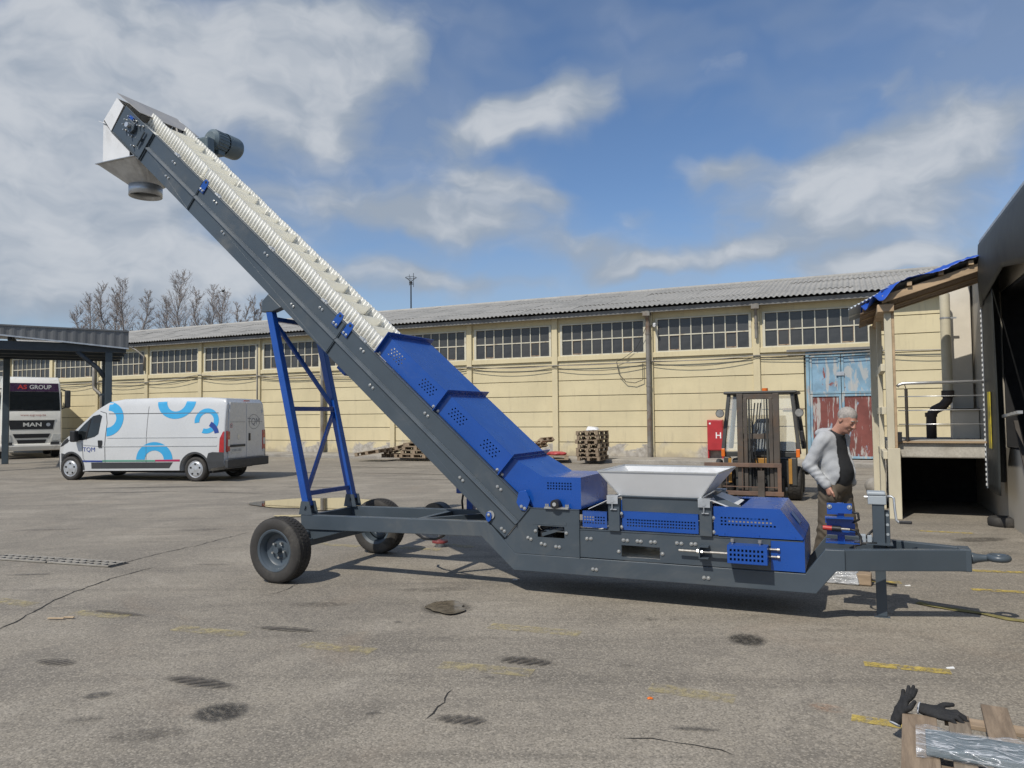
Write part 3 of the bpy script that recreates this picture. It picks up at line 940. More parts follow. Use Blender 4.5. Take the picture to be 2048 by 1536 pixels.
b = MB(); b.cyl((sk(4) - 0.03, -0.11, 0.15), (sk(4) - 0.03, -0.11, 5.2), 0.028, n=8); b.build('conduit', M['fascia'], wh, smooth=True)
# steel double door
df = MB()
df.box(DX0, DX0 + 0.10, -0.03, 0.1, 0.12, DZ).box(DX1 - 0.10, DX1, -0.03, 0.1, 0.12, DZ).box(DX0 + 0.10, DX1 - 0.10, -0.028, 0.1, DZ - 0.09, DZ)
door = df.build('door', M['door_frame'], wh, bev=0.006)
xm = -0.33
for (x0, x1, z0, z1, mm) in ((DX0 + 0.11, xm - 0.01, 2.33, DZ - 0.10, 'door_blue2'), (xm + 0.01, DX1 - 0.11, 2.33, DZ - 0.10, 'door_blue'), (DX0 + 0.11, xm - 0.01, 0.16, 2.31, 'door_red'), (xm + 0.01, DX1 - 0.11, 0.16, 2.31, 'door_red')):
    q = MB(); q.box(x0, x1, 0.035, 0.07, z0, z1); q.build('door_panel', M[mm], door)
    q = MB()
    w = 0.075
    q.box(x0, x1, 0.0, 0.034, z0, z0 + w).box(x0, x1, 0.0, 0.034, z1 - w, z1).box(x0, x0 + w, 0.002, 0.034, z0 + w, z1 - w).box(x1 - w, x1, 0.002, 0.034, z0 + w, z1 - w)
    q.build('door_rail', M['door_frame'], door, bev=0.004)
q = MB(); q.box(xm - 0.15, xm + 0.1, -0.03, 0.0, 2.93, 3.06); q.build('door_bolt', M['galv'], door)
q = MB(); q.box(DX0 - 0.6, DX1 + 0.1, -0.12, -0.03, DZ + 0.02, DZ + 0.10); q.build('door_track', M['fascia'], wh)
q = MB(); q.box(-2.2, -1.55, -0.05, -0.005, 1.80, 1.86); q.build('old_rail', M['sash'], wh)
# cables fixed along the wall
M['cable'] = mat('old_grey_cable', (0.30, 0.28, 0.25), 0.7)
M['cable_b'] = mat('black_cable', (0.03, 0.03, 0.03), 0.6)
def wl2w(x, y, z): return WO + WU * x + WT * y + Vector((0, 0, z))
def cable(pts, r, m, name, label):
    P = []
    for i in range(len(pts) - 1):
        a, b2, sag = Vector(pts[i][:3]), Vector(pts[i + 1][:3]), (pts[i][3] if len(pts[i]) > 3 else 0)
        for k in range(8):
            t = k / 8
            q = a.lerp(b2, t); q.z -= sag * 4 * t * (1 - t)
            P.append(q)
    P.append(Vector(pts[-1][:3]))
    b = MB(); b.tube([(p.x, p.y, p.z) for p in P], r, 6)
    o = b.build(name, M[m], smooth=True)
    o.location = WO; o.rotation_euler = (0, 0, -WANG)
    tag(o, label, 'cable')
rc = random.Random(4)
za = lambda k: 3.66 + 0.07 * math.sin(k * 2.1)
hump = {3: 0.22, 11: 0.12, 8: 0.04}
cable([(sk(k), -0.115, za(k) + hump.get(k, 0), rc.uniform(0.02, 0.10) + (0.05 if k in (3, 4) else 0)) for k in range(-1, 13)], 0.018, 'cable', 'wall_cable', 'thick pale cable strung along the warehouse below its windows')
cable([(sk(k), -0.12, za(k) - 0.07 + hump.get(k, 0) * 0.7, rc.uniform(0.05, 0.22)) for k in range(-1, 13)], 0.012, 'cable_b', 'wall_cable', 'thin dark cable sagging below the thick one on the warehouse wall')
cable([(-8.05, -0.12, 3.68, 0), (-7.95, -0.13, 3.2, 0), (-7.7, -0.13, 2.92, 0), (-7.35, -0.13, 2.87, 0), (-7.05, -0.13, 2.98, 0), (-7.05, -0.12, 3.6, 0)], 0.014, 'cable_b', 'hanging_cable', 'black cable hanging in a loop on the wall left of the downpipe')
cable([(-8.05, -0.12, 3.7, 0.05), (-7.3, -0.13, 4.15, 0.05), (-6.9, -0.2, 4.9, 0), (-6.62, -0.1, 5.0, 0)], 0.010, 'cable_b', 'hanging_cable', 'thin black lead rising from the wall loop to the security camera')
# security camera beside the window
q = empty('security_camera', wl2w(-6.6, 0, 5.02), -WANG); tag(q, 'small white security camera beside the downpipe under the eave', 'security camera')
b = MB(); b.box(-0.05, 0.05, -0.12, 0.04, -0.05, 0.05); b.build('bracket', M['white_sheet'], q)
b = MB(); b.cyl((0, -0.12, -0.02), (0.06, -0.36, -0.08), 0.05, n=12); b.build('housing', M['white_sheet'], q, auto=40)
# antenna mast behind the ridge
q = empty('antenna_mast', WO + WU * (-21.3) + WT * 6.5, -WANG); tag(q, 'thin dark antenna mast with a ring of rods above the warehouse roof', 'antenna')
b = MB(); b.cyl((0, 0, 5.0), (0, 0, 8.85), 0.045, 0.035, 8); b.build('pole', M['cable_b'], q)
b = MB(); b.tube([(0.30 * math.cos(a), 0.30 * math.sin(a), 9.12) for a in [2 * pi * i / 20 for i in range(21)]], 0.011, 5, caps=False)
for i in range(6):
    a = 2 * pi * i / 6; b.cyl((0, 0, 8.9), (0.30 * math.cos(a), 0.30 * math.sin(a), 9.12), 0.010, n=5)
b.build('ring', M['cable_b'], q)
b = MB(); b.cyl((0.16, 0, 8.6), (0.16, 0, 9.35), 0.014, n=5).cyl((-0.1, 0, 8.7), (-0.1, 0, 9.3), 0.012, n=5).box(-0.1, 0.16, -0.01, 0.01, 8.74, 8.77).box(-0.06, 0.06, -0.06, 0.06, 8.8, 8.9); b.build('aerial', M['cable_b'], q)
# hydrant cabinet
q = empty('hydrant_cabinet', wl2w(-4.45, -0.2, 0.12), -WANG); tag(q, 'red fire hydrant cabinet lettered H standing against the yellow wall', 'hydrant cabinet')
b = MB(); b.box(-0.27, 0.27, -0.1, 0.17, 0.27, 1.36); b.build('cabinet', M['red'], q, bev=0.012)
b = MB(); b.box(-0.25, 0.25, -0.118, -0.102, 0.30, 1.33); b.build('door', M['red'], q, bev=0.006)
b = MB(); b.box(-0.27, -0.22, -0.08, 0.15, 0, 0.268).box(0.22, 0.27, -0.08, 0.15, 0, 0.268); b.build('stand', M['red'], q)
M['lblwhite'] = mat('white_print', (0.8, 0.8, 0.78), 0.6, var=0.03)
text_obj('lettering', 'H', 0.30, lambda u, v: (u + 0.12, -0.1205, v + 0.80), M['lblwhite'], q, offset=0.004)
b = MB(); b.cyl((-0.17, -0.119, 1.23), (-0.17, -0.123, 1.23), 0.035, n=10); b.build('badge', M['lblwhite'], q)

# ================================================================== MOBILE BELT CONVEYOR
MO = Vector((-2.055, 8.615, 0))
cv = empty('belt_conveyor', MO, YAW)
tag(cv, 'mobile blue and anthracite belt conveyor with long inclined cream belt and steel hopper', 'conveyor')
TN = 0.45
M['rodsteel'] = mat('dull_threaded_steel', (0.36, 0.34, 0.31), 0.5, 0.5, var=0.15, scale=30)
M['lip'] = mat('sun_glint_lip', (0.17, 0.20, 0.225), 0.32, 0.3, var=0.1)  # lighter grey stands in for sun glinting on the painted lips
M['dullsteel'] = mat('dull_sheet_steel', (0.40, 0.385, 0.36), 0.5, 0.2, var=0.08)
M['motor'] = mat('blue_grey_motor_enamel', (0.125, 0.165, 0.185), 0.4, var=0.06)
# ---- chassis side members (near and far)
side = [(-0.11, 0.632), (2.19, 0.672), (2.362, 0.498), (2.478, 0.385), (5.062, 0.392), (5.215, 0.598), (5.36, 0.60), (5.36, 0.432), (5.295, 0.43), (5.14, 0.236), (2.46, 0.224), (2.115, 0.522), (-0.10, 0.474)]
for sgn in (-1, 1):
    b = MB(); b.prism(side, sgn * (TN - 0.075), sgn * TN); b.build('chassis_rail', M['grey'], cv, bev=0.006)
for (s0, s1, z0, z1) in ((-0.10, -0.03, 0.485, 0.625), (1.28, 1.34, 0.52, 0.64), (2.5, 2.58, 0.235, 0.38), (4.9, 4.98, 0.245, 0.385)):
    b = MB(); b.box(s0, s1, -TN + 0.076, TN - 0.076, z0, z1); b.build('cross_member', M['grey'], cv, bev=0.005)
b = MB(); b.bar((1.30, -0.374, 0.62), (1.95, 0.374, 0.63), 0.05, 0.05); b.build('cross_member', M['grey'], cv)
b = MB(); b.box(2.58, 4.9, -TN + 0.076, TN - 0.076, 0.236, 0.244); b.build('floor_plate', M['grey'], cv)
# drawbar: two beams meeting at the towing eye
for sgn in (-1, 1):
    b = MB(); b.bar((5.30, sgn * 0.415, 0.515), (6.24, sgn * 0.055, 0.515), 0.07, 0.168); b.build('drawbar_beam', M['grey'], cv, bev=0.006)
b = MB(); b.box(6.19, 6.272, -0.095, 0.095, 0.428, 0.604); b.build('drawbar_head', M['grey'], cv, bev=0.006)
eye = MB()
eye.lathe([(0.0, 0), (0.045, 0.0), (0.045, 0.02), (0.034, 0.05), (0.028, 0.10), (0.026, 0.14)], (6.272, 0, 0.522), (1, 0, 0.08), 14)
ring = [(6.465 + 0.062 * math.cos(a), 0.062 * math.sin(a), 0.537) for a in [2 * pi * i / 24 for i in range(25)]]
eye.tube(ring, 0.027, 10, caps=False)
eye.build('towing_eye', M['grey'], cv, smooth=True)
# ---- axle, suspension arm
b = MB(); b.box(-0.045, 0.045, -0.80, 0.80, 0.305, 0.385); b.build('axle', M['grey'], cv, bev=0.006)
for sgn in (-1, 1):
    b = MB(); b.prism([(-0.06, 0.474), (-0.06, 0.36), (0.02, 0.36), (0.46, 0.476)], sgn * 0.36, sgn * 0.43); b.build('axle_bracket', M['grey'], cv, bev=0.004)
    b = MB(); b.cyl((-0.02, sgn * 0.43, 0.44), (-0.02, sgn * 0.62, 0.44), 0.03, n=12); b.build('axle_stub', M['grey'], cv, auto=40)
# ---- wheels
def make_wheel(R0, Wd, name='wheel', rim_r=0.205, rim_mat='grey', rows=4, nb=56, nuts=5):
    w = empty(name)
    prof = [(rim_r - 0.01, -Wd * 0.40), (rim_r + 0.012, -Wd * 0.47), (rim_r + 0.035, -Wd * 0.505), (R0 * 0.80, -Wd * 0.53), (R0 * 0.90, -Wd * 0.50), (R0 * 0.965, -Wd * 0.44), (R0 * 0.982, -Wd * 0.36), (R0 * 0.985, 0),
            (R0 * 0.982, Wd * 0.36), (R0 * 0.965, Wd * 0.44), (R0 * 0.90, Wd * 0.50), (R0 * 0.80, Wd * 0.53), (rim_r + 0.035, Wd * 0.505), (rim_r + 0.012, Wd * 0.47), (rim_r - 0.01, Wd * 0.40)]
    b = MB(); b.lathe(prof, (0, 0, 0), (0, 1, 0), 56)
    # slight flattening where it bears on the ground
    b.v = [(x, y, max(z, -R0 + 0.004)) for x, y, z in b.v]
    ty = b.build('tyre', M['rubber'], w, smooth=True, recalc=True)
    tb = MB()
    for r in range(rows):
        c = (-0.5 + (r + 0.5) / rows) * Wd * 0.86
        hw = Wd * 0.86 / rows * 0.42
        for i in range(nb):
            a0 = 2 * pi * (i + 0.5 * (r % 2)) / nb; a1 = a0 + 2 * pi / nb * 0.74
            sk_ = 0.02 * (1 if r < rows / 2 else -1)
            ro = R0 * (1.0 if abs(c) < Wd * 0.3 else 0.985); ri = R0 * 0.965
            q = []
            for rr in (ri, ro):
                for (aa, yy) in ((a0, c - hw), (a1, c - hw), (a1 + sk_, c + hw), (a0 + sk_, c + hw)):
                    z = max(rr * math.cos(aa), -R0 + 0.003)
                    q.append((rr * math.sin(aa), yy, z))
            tb.hexa(q[:4], q[4:])
    tb.build('tread', M['rubber'], ty)
    # rim: outer side is -y
    b = MB()
    b.lathe([(rim_r + 0.014, -Wd * 0.475), (rim_r + 0.006, -Wd * 0.49), (rim_r - 0.012, -Wd * 0.46), (rim_r - 0.022, -Wd * 0.36), (rim_r - 0.035, -Wd * 0.28), (rim_r - 0.04, -Wd * 0.10), (rim_r - 0.055, -Wd * 0.04), (0.115, -Wd * 0.02), (0.10, -Wd * 0.06), (0.055, -Wd * 0.06), (0.05, -Wd * 0.08), (0.0, -Wd * 0.08)], (0, 0, 0), (0, 1, 0), 40)
    b.lathe([(rim_r + 0.01, Wd * 0.475), (rim_r - 0.02, Wd * 0.40), (rim_r - 0.04, Wd * 0.0)], (0, 0, 0), (0, 1, 0), 40)
    rim = b.build('rim', M[rim_mat], w, auto=35)
    b = MB(); b.cyl((0, -Wd * 0.08, 0), (0, -Wd * 0.34, 0), 0.034, n=14); b.build('hub', M[rim_mat], w, auto=40)
    for i in range(nuts):
        a = 2 * pi * i / nuts + 0.5
        b = MB(); b.cyl((0.078 * math.sin(a), -Wd * 0.05, 0.078 * math.cos(a)), (0.078 * math.sin(a), -Wd * 0.22, 0.078 * math.cos(a)), 0.0125, n=6); b.build('wheel_nut', M['zinc'], rim)
    return w
w1 = make_wheel(0.338, 0.205); w1.parent = cv; w1.location = (0, -0.89, 0.335)
w2 = copy_tree(w1, cv); w2.location = (0, 0.89, 0.335); w2.rotation_euler = (0, 0, pi)

# ---- inclined conveyor, coordinates: a up the slope, t across, n square to the belt
TH = R(41.3)
CM = Matrix(((-math.cos(TH), 0, math.sin(TH), 2.52), (0, 1, 0, 0), (math.sin(TH), 0, math.cos(TH), 0.92), (0, 0, 0, 1)))
def CB(): return MB(CM)
joints = [-0.155, 2.69, 5.48, 6.585]
for sgn in (-1, 1):
    for i in range(3):
        a0, a1 = joints[i] + 0.004, joints[i + 1] - 0.004
        # upper channel: web with lips
        b = CB(); b.box(a0, a1, sgn * (TN - 0.008), sgn * TN, -0.172, 0.0)
        b.box(a0, a1, sgn * (TN - 0.04), sgn * (TN + 0.012), 0.0, 0.008)
        b.build('side_plate', M['grey'], cv, bev=0.002)
        b = CB(); b.box(a0, a1, sgn * (TN - 0.008), sgn * (TN - 0.0), -0.388, -0.205)
        b.box(a0, a1, sgn * (TN - 0.05), sgn * (TN + 0.0), -0.396, -0.388)
        b.build('side_plate', M['grey'], cv, bev=0.002)
        # folded lips where the two channels meet, sun glint put into their lighter grey
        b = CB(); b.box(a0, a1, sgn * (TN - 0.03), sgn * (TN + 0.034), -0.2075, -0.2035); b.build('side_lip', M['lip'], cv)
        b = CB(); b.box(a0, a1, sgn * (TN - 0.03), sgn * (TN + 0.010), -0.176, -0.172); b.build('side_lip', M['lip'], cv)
        b = CB(); b.hexa([(a0, sgn * (TN + 0.028), -0.2035), (a0, sgn * (TN - 0.03), -0.2035), (a0, sgn * (TN - 0.03), -0.176), (a0, sgn * (TN + 0.002), -0.176)], [(a1, sgn * (TN + 0.028), -0.2035), (a1, sgn * (TN - 0.03), -0.2035), (a1, sgn * (TN - 0.03), -0.176), (a1, sgn * (TN + 0.002), -0.176)])  # face tilted sunward so the strip renders brighter
        b.build('side_flange', M['grey'], cv)
        # end flanges
        for aa in (a0, a1 - 0.006):
            b = CB(); b.box(aa, aa + 0.006, sgn * TN, sgn * (TN + 0.016), -0.388, -0.205).box(aa, aa + 0.006, sgn * TN, sgn * (TN + 0.013), -0.172, 0.0)
            b.build('joint_flange', M['grey'], cv)
# closing sheet under the return belt
b = CB(); b.box(0.0, 6.55, -TN + 0.05, TN - 0.05, -0.392, -0.384); b.build('bottom_sheet', M['grey'], cv)
b = CB(); b.box(0.0, 6.9, -TN + 0.01, TN - 0.01, -0.072, -0.066); b.build('belt_bed', M['dark'], cv)
# carrying rollers seen between belt and side plate
for a in (6.1, 5.2, 4.1, 3.1, 2.42):
    for sgn in (-1, 1):
        b = CB(); b.box(a - 0.05, a + 0.05, sgn * 0.405, sgn * 0.44, 0.0, 0.02).cyl((a, sgn * 0.40, 0.012), (a, sgn * 0.445, 0.012), 0.018, n=8); b.build('roller_bracket', M['galv'], cv)
# bolts
bb = MB(); bb.cyl((0, 0.004, 0), (0, -0.003, 0), 0.019, n=12).lathe([(0.0125, -0.003), (0.0125, -0.010), (0.008, -0.0135), (0.0, -0.0145)], (0, 0, 0), (0, 1, 0), 6)
bb.v = [(x, y, z) for x, y, z in bb.v]
bolt_me = bb.mesh('bolt'); bolt_me.materials.append(M['zinc'])
def bolt(s, z, t=-TN, sc=0.85, parent=cv):
    return obj('bolt', bolt_me, parent, (s, t - 0.003, z), (0, random.uniform(0, 1), 0), (sc, 1, sc))
def bolt_c(a, n, t=-TN):
    p = CM @ Vector((a, t, n)); return bolt(p.x, p.z, p.y)
for a, n in ((6.087, -.082), (6.041, -.083), (6.067, -.284), (6.014, -.279), (5.188, -.067), (5.138, -.065), (4.838, -.269), (4.792, -.272), (4.129, -.075), (4.079, -.075), (3.431, -.282), (3.391, -.286), (3.09, -.069), (3.048, -.067), (2.362, -.073), (2.319, -.073), (2.02, -.288), (1.971, -.287), (1.315, -.072), (1.269, -.071), (0.591, -.291), (0.547, -.291), (0.23, -.077), (0.184, -.074), (-0.064, -.352), (-0.102, -.35)):
    bolt_c(a, n)
# ---- cleated belt with corrugated side walls
A0, A1 = 2.12, 7.02
b = CB(); b.box(A0, A1, -0.375, 0.375, -0.048, -0.040); belt = b.build('belt', M['belt'], cv)
def sidewall(tc):
    b = CB(); n = int((A1 - A0) / 0.0065)
    vs = []; fs = []
    for i in range(n + 1):
        a = A0 + (A1 - A0) * i / n
        ph = 2 * pi * a / 0.052
        tt = tc + 0.003 * math.sin(a * 5.1 + tc) + 0.0115 * math.tanh(3.2 * math.sin(ph)) / math.tanh(3.2)
        k = 0.006 * random.uniform(-1, 1) * 0.0
        vs += [(a, tt, -0.040), (a, tt, 0.126 + 0.003 * math.sin(a * 7.3) + 0.002 * math.sin(a * 23))]
        if i: fs.append((2 * i - 2, 2 * i, 2 * i + 1, 2 * i - 1))
    b.add(vs, fs)
    return b.build('belt_sidewall', M['belt'], belt, recalc=True, smooth=True, solid=0.008)
sidewall(-0.262); sidewall(0.258)
cb = CB(); cb.prism([(-0.035, -0.040), (0.035, -0.040), (0.006, -0.02), (-0.016, 0.105), (-0.030, 0.107), (-0.012, -0.02)], -0.250, 0.246)
cleat_me = cb.mesh('cleat'); cleat_me.materials.append(M['cleat'])
i = 0; a = A0 + 0.06
while a < A1 - 0.1:
    v = CM.to_3x3() @ Vector((a, 0, 0))
    obj('cleat', cleat_me, belt, v, (0, random.gauss(0, 0.006), random.gauss(0, 0.008)))
    a += 0.208
# return strand wrapped round the head
b = CB()
pts = []
for i in range(13):
    th = pi / 2 - pi * i / 12
    pts.append((A1 + 0.10 * math.cos(th), -0.144 + 0.10 * math.sin(th)))
b.add([(p[0], t, p[1]) for p in pts for t in (-0.375, 0.375)], [(2 * k, 2 * k + 1, 2 * k + 3, 2 * k + 2) for k in range(12)])
b.build('belt_return', M['belt'], belt, smooth=True, solid=0.01)
b = CB(); b.cyl((A1, -0.40, -0.14), (A1, 0.40, -0.14), 0.088, n=24); b.build('head_pulley', M['dark'], cv, auto=40)
# ---- head plates with bearing and take-up screw
for sgn in (-1, 1):
    b = CB(); b.box(6.592, 7.285, sgn * (TN - 0.006), sgn * (TN + 0.004), -0.383, 0.004)
    b.box(6.592, 7.285, sgn * TN, sgn * (TN + 0.03), -0.389, -0.383); b.box(6.592, 6.60, sgn * (TN + 0.005), sgn * (TN + 0.03), -0.383, 0.004)
    hp = b.build('head_plate', M['grey'], cv, bev=0.003)
    y0 = sgn * (TN + 0.004)
    q = CB(); q.prism([(6.93, -0.21), (7.07, -0.21), (7.10, -0.14), (7.07, -0.07), (6.93, -0.07), (6.90, -0.14)], y0, y0 + sgn * 0.045); q.build('bearing', M['grey'], hp, bev=0.006)
    q = CB(); q.cyl((7.0, y0, -0.14), (7.0, y0 + sgn * 0.09, -0.14), 0.032, n=14); q.build('shaft', M['steel'], hp, auto=40)
    q = CB(); q.box(7.02, 7.10, y0, y0 + sgn * 0.03, -0.085, -0.035); q.build('take_up_block', M['blue'], hp)
    q = CB(); q.cyl((6.73, y0 + sgn * 0.025, -0.27), (6.73, y0 + sgn * 0.025, -0.06), 0.012, n=8); q.box(6.715, 6.745, y0, y0 + sgn * 0.04, -0.19, -0.15).box(6.70, 6.76, y0, y0 + sgn * 0.02, -0.178, -0.162); q.build('take_up_screw', M['grey'], hp)
    if sgn < 0:
        for (a, n) in ((6.88, -.06), (6.92, -.235), (7.06, -.235), (7.12, -.19), (7.10, -.06), (6.97, -.045), (6.82, -.03), (6.80, -.31), (7.13, -.125), (6.96, -0.2)):
            p = CM @ Vector((a, -TN - 0.005, n))
            q = MB(); q.cyl((p.x, p.y, p.z), (p.x, p.y - 0.05, p.z), 0.009, n=6).cyl((p.x, p.y, p.z), (p.x, p.y - 0.012, p.z), 0.016, n=6); q.build('stud', M['zinc'], hp)
# lid over the head
b = CB()
b.hexa([(7.52, -0.47, 0.045), (6.98, -0.47, 0.075), (6.98, -0.47, 0.081), (7.52, -0.47, 0.051)], [(7.52, 0.47, 0.045), (6.98, 0.47, 0.075), (6.98, 0.47, 0.081), (7.52, 0.47, 0.051)])
b.build('head_lid', M['dullsteel'], cv)
b = CB(); b.box(7.0, 7.45, 0.452, 0.46, -0.05, 0.06); b.build('head_lid_side', M['white_sheet'], cv)
# ---- discharge chute
ch = empty('discharge_chute', (0, 0, 0), 0, cv)
y = 0.455
for sgn in (-1, 1):
    b = MB(); b.prism([(-3.11, 5.86), (-2.985, 5.735), (-3.215, 5.44), (-3.345, 5.615)], sgn * (y - 0.0), sgn * (y + 0.008)); b.build('cheek_plate', M['white_sheet'], ch)
    b = MB(); b.prism([(-3.36, 5.60), (-3.205, 5.42), (-2.865, 5.115), (-2.865, 5.045), (-3.36, 5.045)], sgn * (y - 0.0), sgn * (y + 0.008)); b.build('chute_side', M['white_sheet'], ch)
b = MB(); b.box(-3.372, -3.364, -y, y, 5.045, 5.60); b.build('chute_front', M['white_sheet'], ch)
b = MB(); b.add([(-3.372, -y, 5.60), (-3.372, y, 5.60), (-3.12, y, 5.86), (-3.12, -y, 5.86)], [(0, 1, 2, 3)]); b.build('chute_front', M['white_sheet'], ch, solid=0.006)
b = MB(); b.prism([(-3.43, 5.60), (-3.30, 5.545), (-3.30, 5.552), (-3.43, 5.608)], -0.48, 0.48); b.build('chute_lip', M['white_sheet'], ch)
b = MB(); b.box(-3.47, -2.74, -0.50, 0.50, 5.034, 5.042); b.build('chute_flange', M['galv'], ch)
# square to round hopper and spout
b = MB()
rect = []
NN = 32
cx = -3.13
for i in range(NN):
    a = 2 * pi * i / NN
    c_, s_ = math.cos(a), math.sin(a)
    k = 1 / max(abs(c_), abs(s_))
    rect.append((cx + 0.02 + 0.345 * c_ * k, 0.46 * s_ * k, 5.034))
circ = [(cx + 0.205 * math.cos(2 * pi * i / NN), 0.205 * math.sin(2 * pi * i / NN), 4.83) for i in range(NN)]
b.add(rect + circ, [(i, (i + 1) % NN, NN + (i + 1) % NN, NN + i) for i in range(NN)])
b.build('chute_hopper', M['galv'], ch, solid=0.004)
b = MB(); b.cyl((cx, 0, 4.83), (cx, 0, 4.69), 0.205, n=36, caps=False); b.build('spout', M['galv'], ch, smooth=True, solid=0.006)
# ---- drive motor on the far side of the head
mo = empty('drive_motor', (0, 0, 0), 0, cv)
mp_ = CM @ Vector((6.95, 0, 0.13))
b = MB(); b.box(mp_.x - 0.15, mp_.x + 0.11, 0.46, 0.60, mp_.z - 0.34, mp_.z - 0.02); b.build('gearbox', M['motor'], mo, bev=0.03, seg=3)
b = MB(); b.lathe([(0.0, 0.60), (0.10, 0.60), (0.145, 0.64), (0.145, 0.84)], (mp_.x, 0, mp_.z), (0, 1, 0), 28); b.build('motor_body', M['motor'], mo, auto=35)
for i in range(20):
    a = 2 * pi * i / 20
    b = MB(); b.bar((mp_.x + 0.145 * math.cos(a), 0.66, mp_.z + 0.145 * math.sin(a)), (mp_.x + 0.145 * math.cos(a), 0.86, mp_.z + 0.145 * math.sin(a)), 0.012, 0.012); b.build('cooling_fin', M['motor'], mo)
b = MB(); b.lathe([(0.158, 0.85), (0.160, 0.87), (0.160, 1.06), (0.15, 1.10), (0.115, 1.135), (0.05, 1.15), (0, 1.152)], (mp_.x, 0, mp_.z), (0, 1, 0), 28); b.build('fan_cowl', M['motor'], mo, smooth=True)
b = MB(); b.box(mp_.x - 0.07, mp_.x + 0.07, 0.70, 0.82, mp_.z - 0.20, mp_.z - 0.12); b.build('terminal_box', M['motor'], mo, bev=0.01)
# ---- lifting lugs
def lug(a, sgn=-1, parent=cv):
    t0 = sgn * (TN + 0.004)
    b = CB()
    b.prism([(a - 0.045, -0.10), (a + 0.045, -0.10), (a + 0.045, 0.02), (a + 0.03, 0.065), (a - 0.03, 0.065), (a - 0.045, 0.02)], t0, t0 + sgn * 0.012)
    o = b.build('lifting_lug', M['blue'], parent, bev=0.003)
    q = CB(); q.cyl((a, t0 + sgn * 0.012, 0.035), (a, t0 + sgn * 0.0135, 0.035), 0.016, n=14); q.build('lug_eye', M['dark'], o)
    if sgn < 0:
        for da, dn in ((-0.022, -0.072), (0.022, -0.072)):
            bolt_c(a + da, dn, t0 - 0.013)
for a in (5.43, 2.80, 2.625):
    lug(a, -1); lug(a, 1)
# ---- support tower
tw = empty('support_tower', (0, 0, 0), 0, cv)
for sgn in (-1, 1):
    b = MB(); b.bar((-0.045, sgn * 0.40, 0.72), (-0.60, sgn * 0.40, 2.985), 0.085, 0.085, (0, 1, 0)); b.build('tower_leg', M['blue'], tw, bev=0.008)
    b = MB(); b.prism([(-0.13, 0.634), (0.05, 0.636), (0.01, 0.78), (-0.10, 0.78)], sgn * 0.40 - 0.055, sgn * 0.40 - 0.045); b.prism([(-0.13, 0.634), (0.05, 0.636), (0.01, 0.78), (-0.10, 0.78)], sgn * 0.40 + 0.045, sgn * 0.40 + 0.055)
    b.cyl((-0.045, sgn * 0.40 - 0.075, 0.72), (-0.045, sgn * 0.40 + 0.075, 0.72), 0.018, n=10); b.build('pivot_bracket', M['grey'], tw)
    p = [CM @ Vector(q) for q in ((3.78, 0, -0.397), (3.52, 0, -0.397), (3.60, 0, -0.52), (3.72, 0, -0.62), (3.80, 0, -0.52))]
    b = MB(); b.prism([(q.x, q.z) for q in p], sgn * 0.40 - 0.05, sgn * 0.40 + 0.05); b.build('top_bracket', M['grey'], tw, bev=0.01)
def lg(z): return -0.045 + (z - 0.72) / (2.985 - 0.72) * (-0.555)
for z0, z1, sgn in ((2.83, 2.83, 1), (1.80, 1.80, 1), (0.86, 0.86, 1)):
    b = MB(); b.bar((lg(z0), -0.357, z0), (lg(z1), 0.357, z1), 0.05, 0.05); b.build('tower_brace', M['blue'], tw)
b = MB(); b.bar((lg(2.78), -0.355, 2.78), (lg(1.85), 0.355, 1.85), 0.045, 0.03, (1, 0, 0)); b.build('tower_brace', M['blue'], tw)
b = MB(); b.bar((lg(1.75), 0.355, 1.75), (lg(0.90), -0.355, 0.90), 0.045, 0.03, (1, 0, 0)); b.build('tower_brace', M['blue'], tw)
b = CB(); b.box(2.40, 2.54, -0.36, 0.36, -0.47, -0.398); b.build('tower_crossbeam', M['blue'], tw, bev=0.008)
# ---- hoods over the lower belt, each a folded cover with vent holes and an end flange
def vents_c(ac, nc):
    hs = []
    for i in range(5):
        for j in range(4):
            da = (i - 2) * 0.042 + (0.0 if j % 2 else 0.021); 
            hs.append((ac + da - 0.008, ac + da + 0.008, nc + (j - 1.5) * 0.030 - 0.0068, nc + (j - 1.5) * 0.030 + 0.0068))
    return hs
def hood(a0, a1, vents, n1=0.235):
    h = empty('hood', (0, 0, 0), 0, cv)
    for sgn in (-1, 1):
        b = CB()
        perf(b, a0, a1, 0.012, n1, [x for v in vents for x in vents_c(v, 0.135)], lambda u, v: (u, sgn * 0.412, v))
        b.build('hood_side', M['blue'], h, solid=0.003)
    b = CB(); b.box(a0, a1, -0.4105, 0.4105, n1, n1 + 0.004); b.build('hood_top', M['blue'], h)
    fl = a1 - 0.004
    b = CB()
    b.box(fl, fl + 0.006, -0.468, -0.4138, 0.012, n1 + 0.050).box(fl, fl + 0.006, 0.4138, 0.468, 0.012, n1 + 0.050).box(fl, fl + 0.006, -0.4137, 0.4137, n1 + 0.0045, n1 + 0.050)
    b.build('hood_flange', M['blue'], h)
    return h
hood(1.275, 2.20, (1.97, 1.47)); hood(0.315, 1.26, (1.01, 0.535))
for a in (2.17, 1.30, 1.23, 0.35, 0.28):
    bolt_c(a, 0.03, -0.412)
# ---- boot housing at the foot of the belt
bt = empty('boot_housing', (0, 0, 0), 0, cv)
pA = CM @ Vector((0.30, 0, 0.235)); pB = CM @ Vector((0.30, 0, 0.012))
kx = 2.752
zt = 1.118
outl = [(pB.x, pB.z), (pA.x, pA.z), (kx, zt), (3.135, zt), (3.135, 0.826), (2.648, 0.826)]
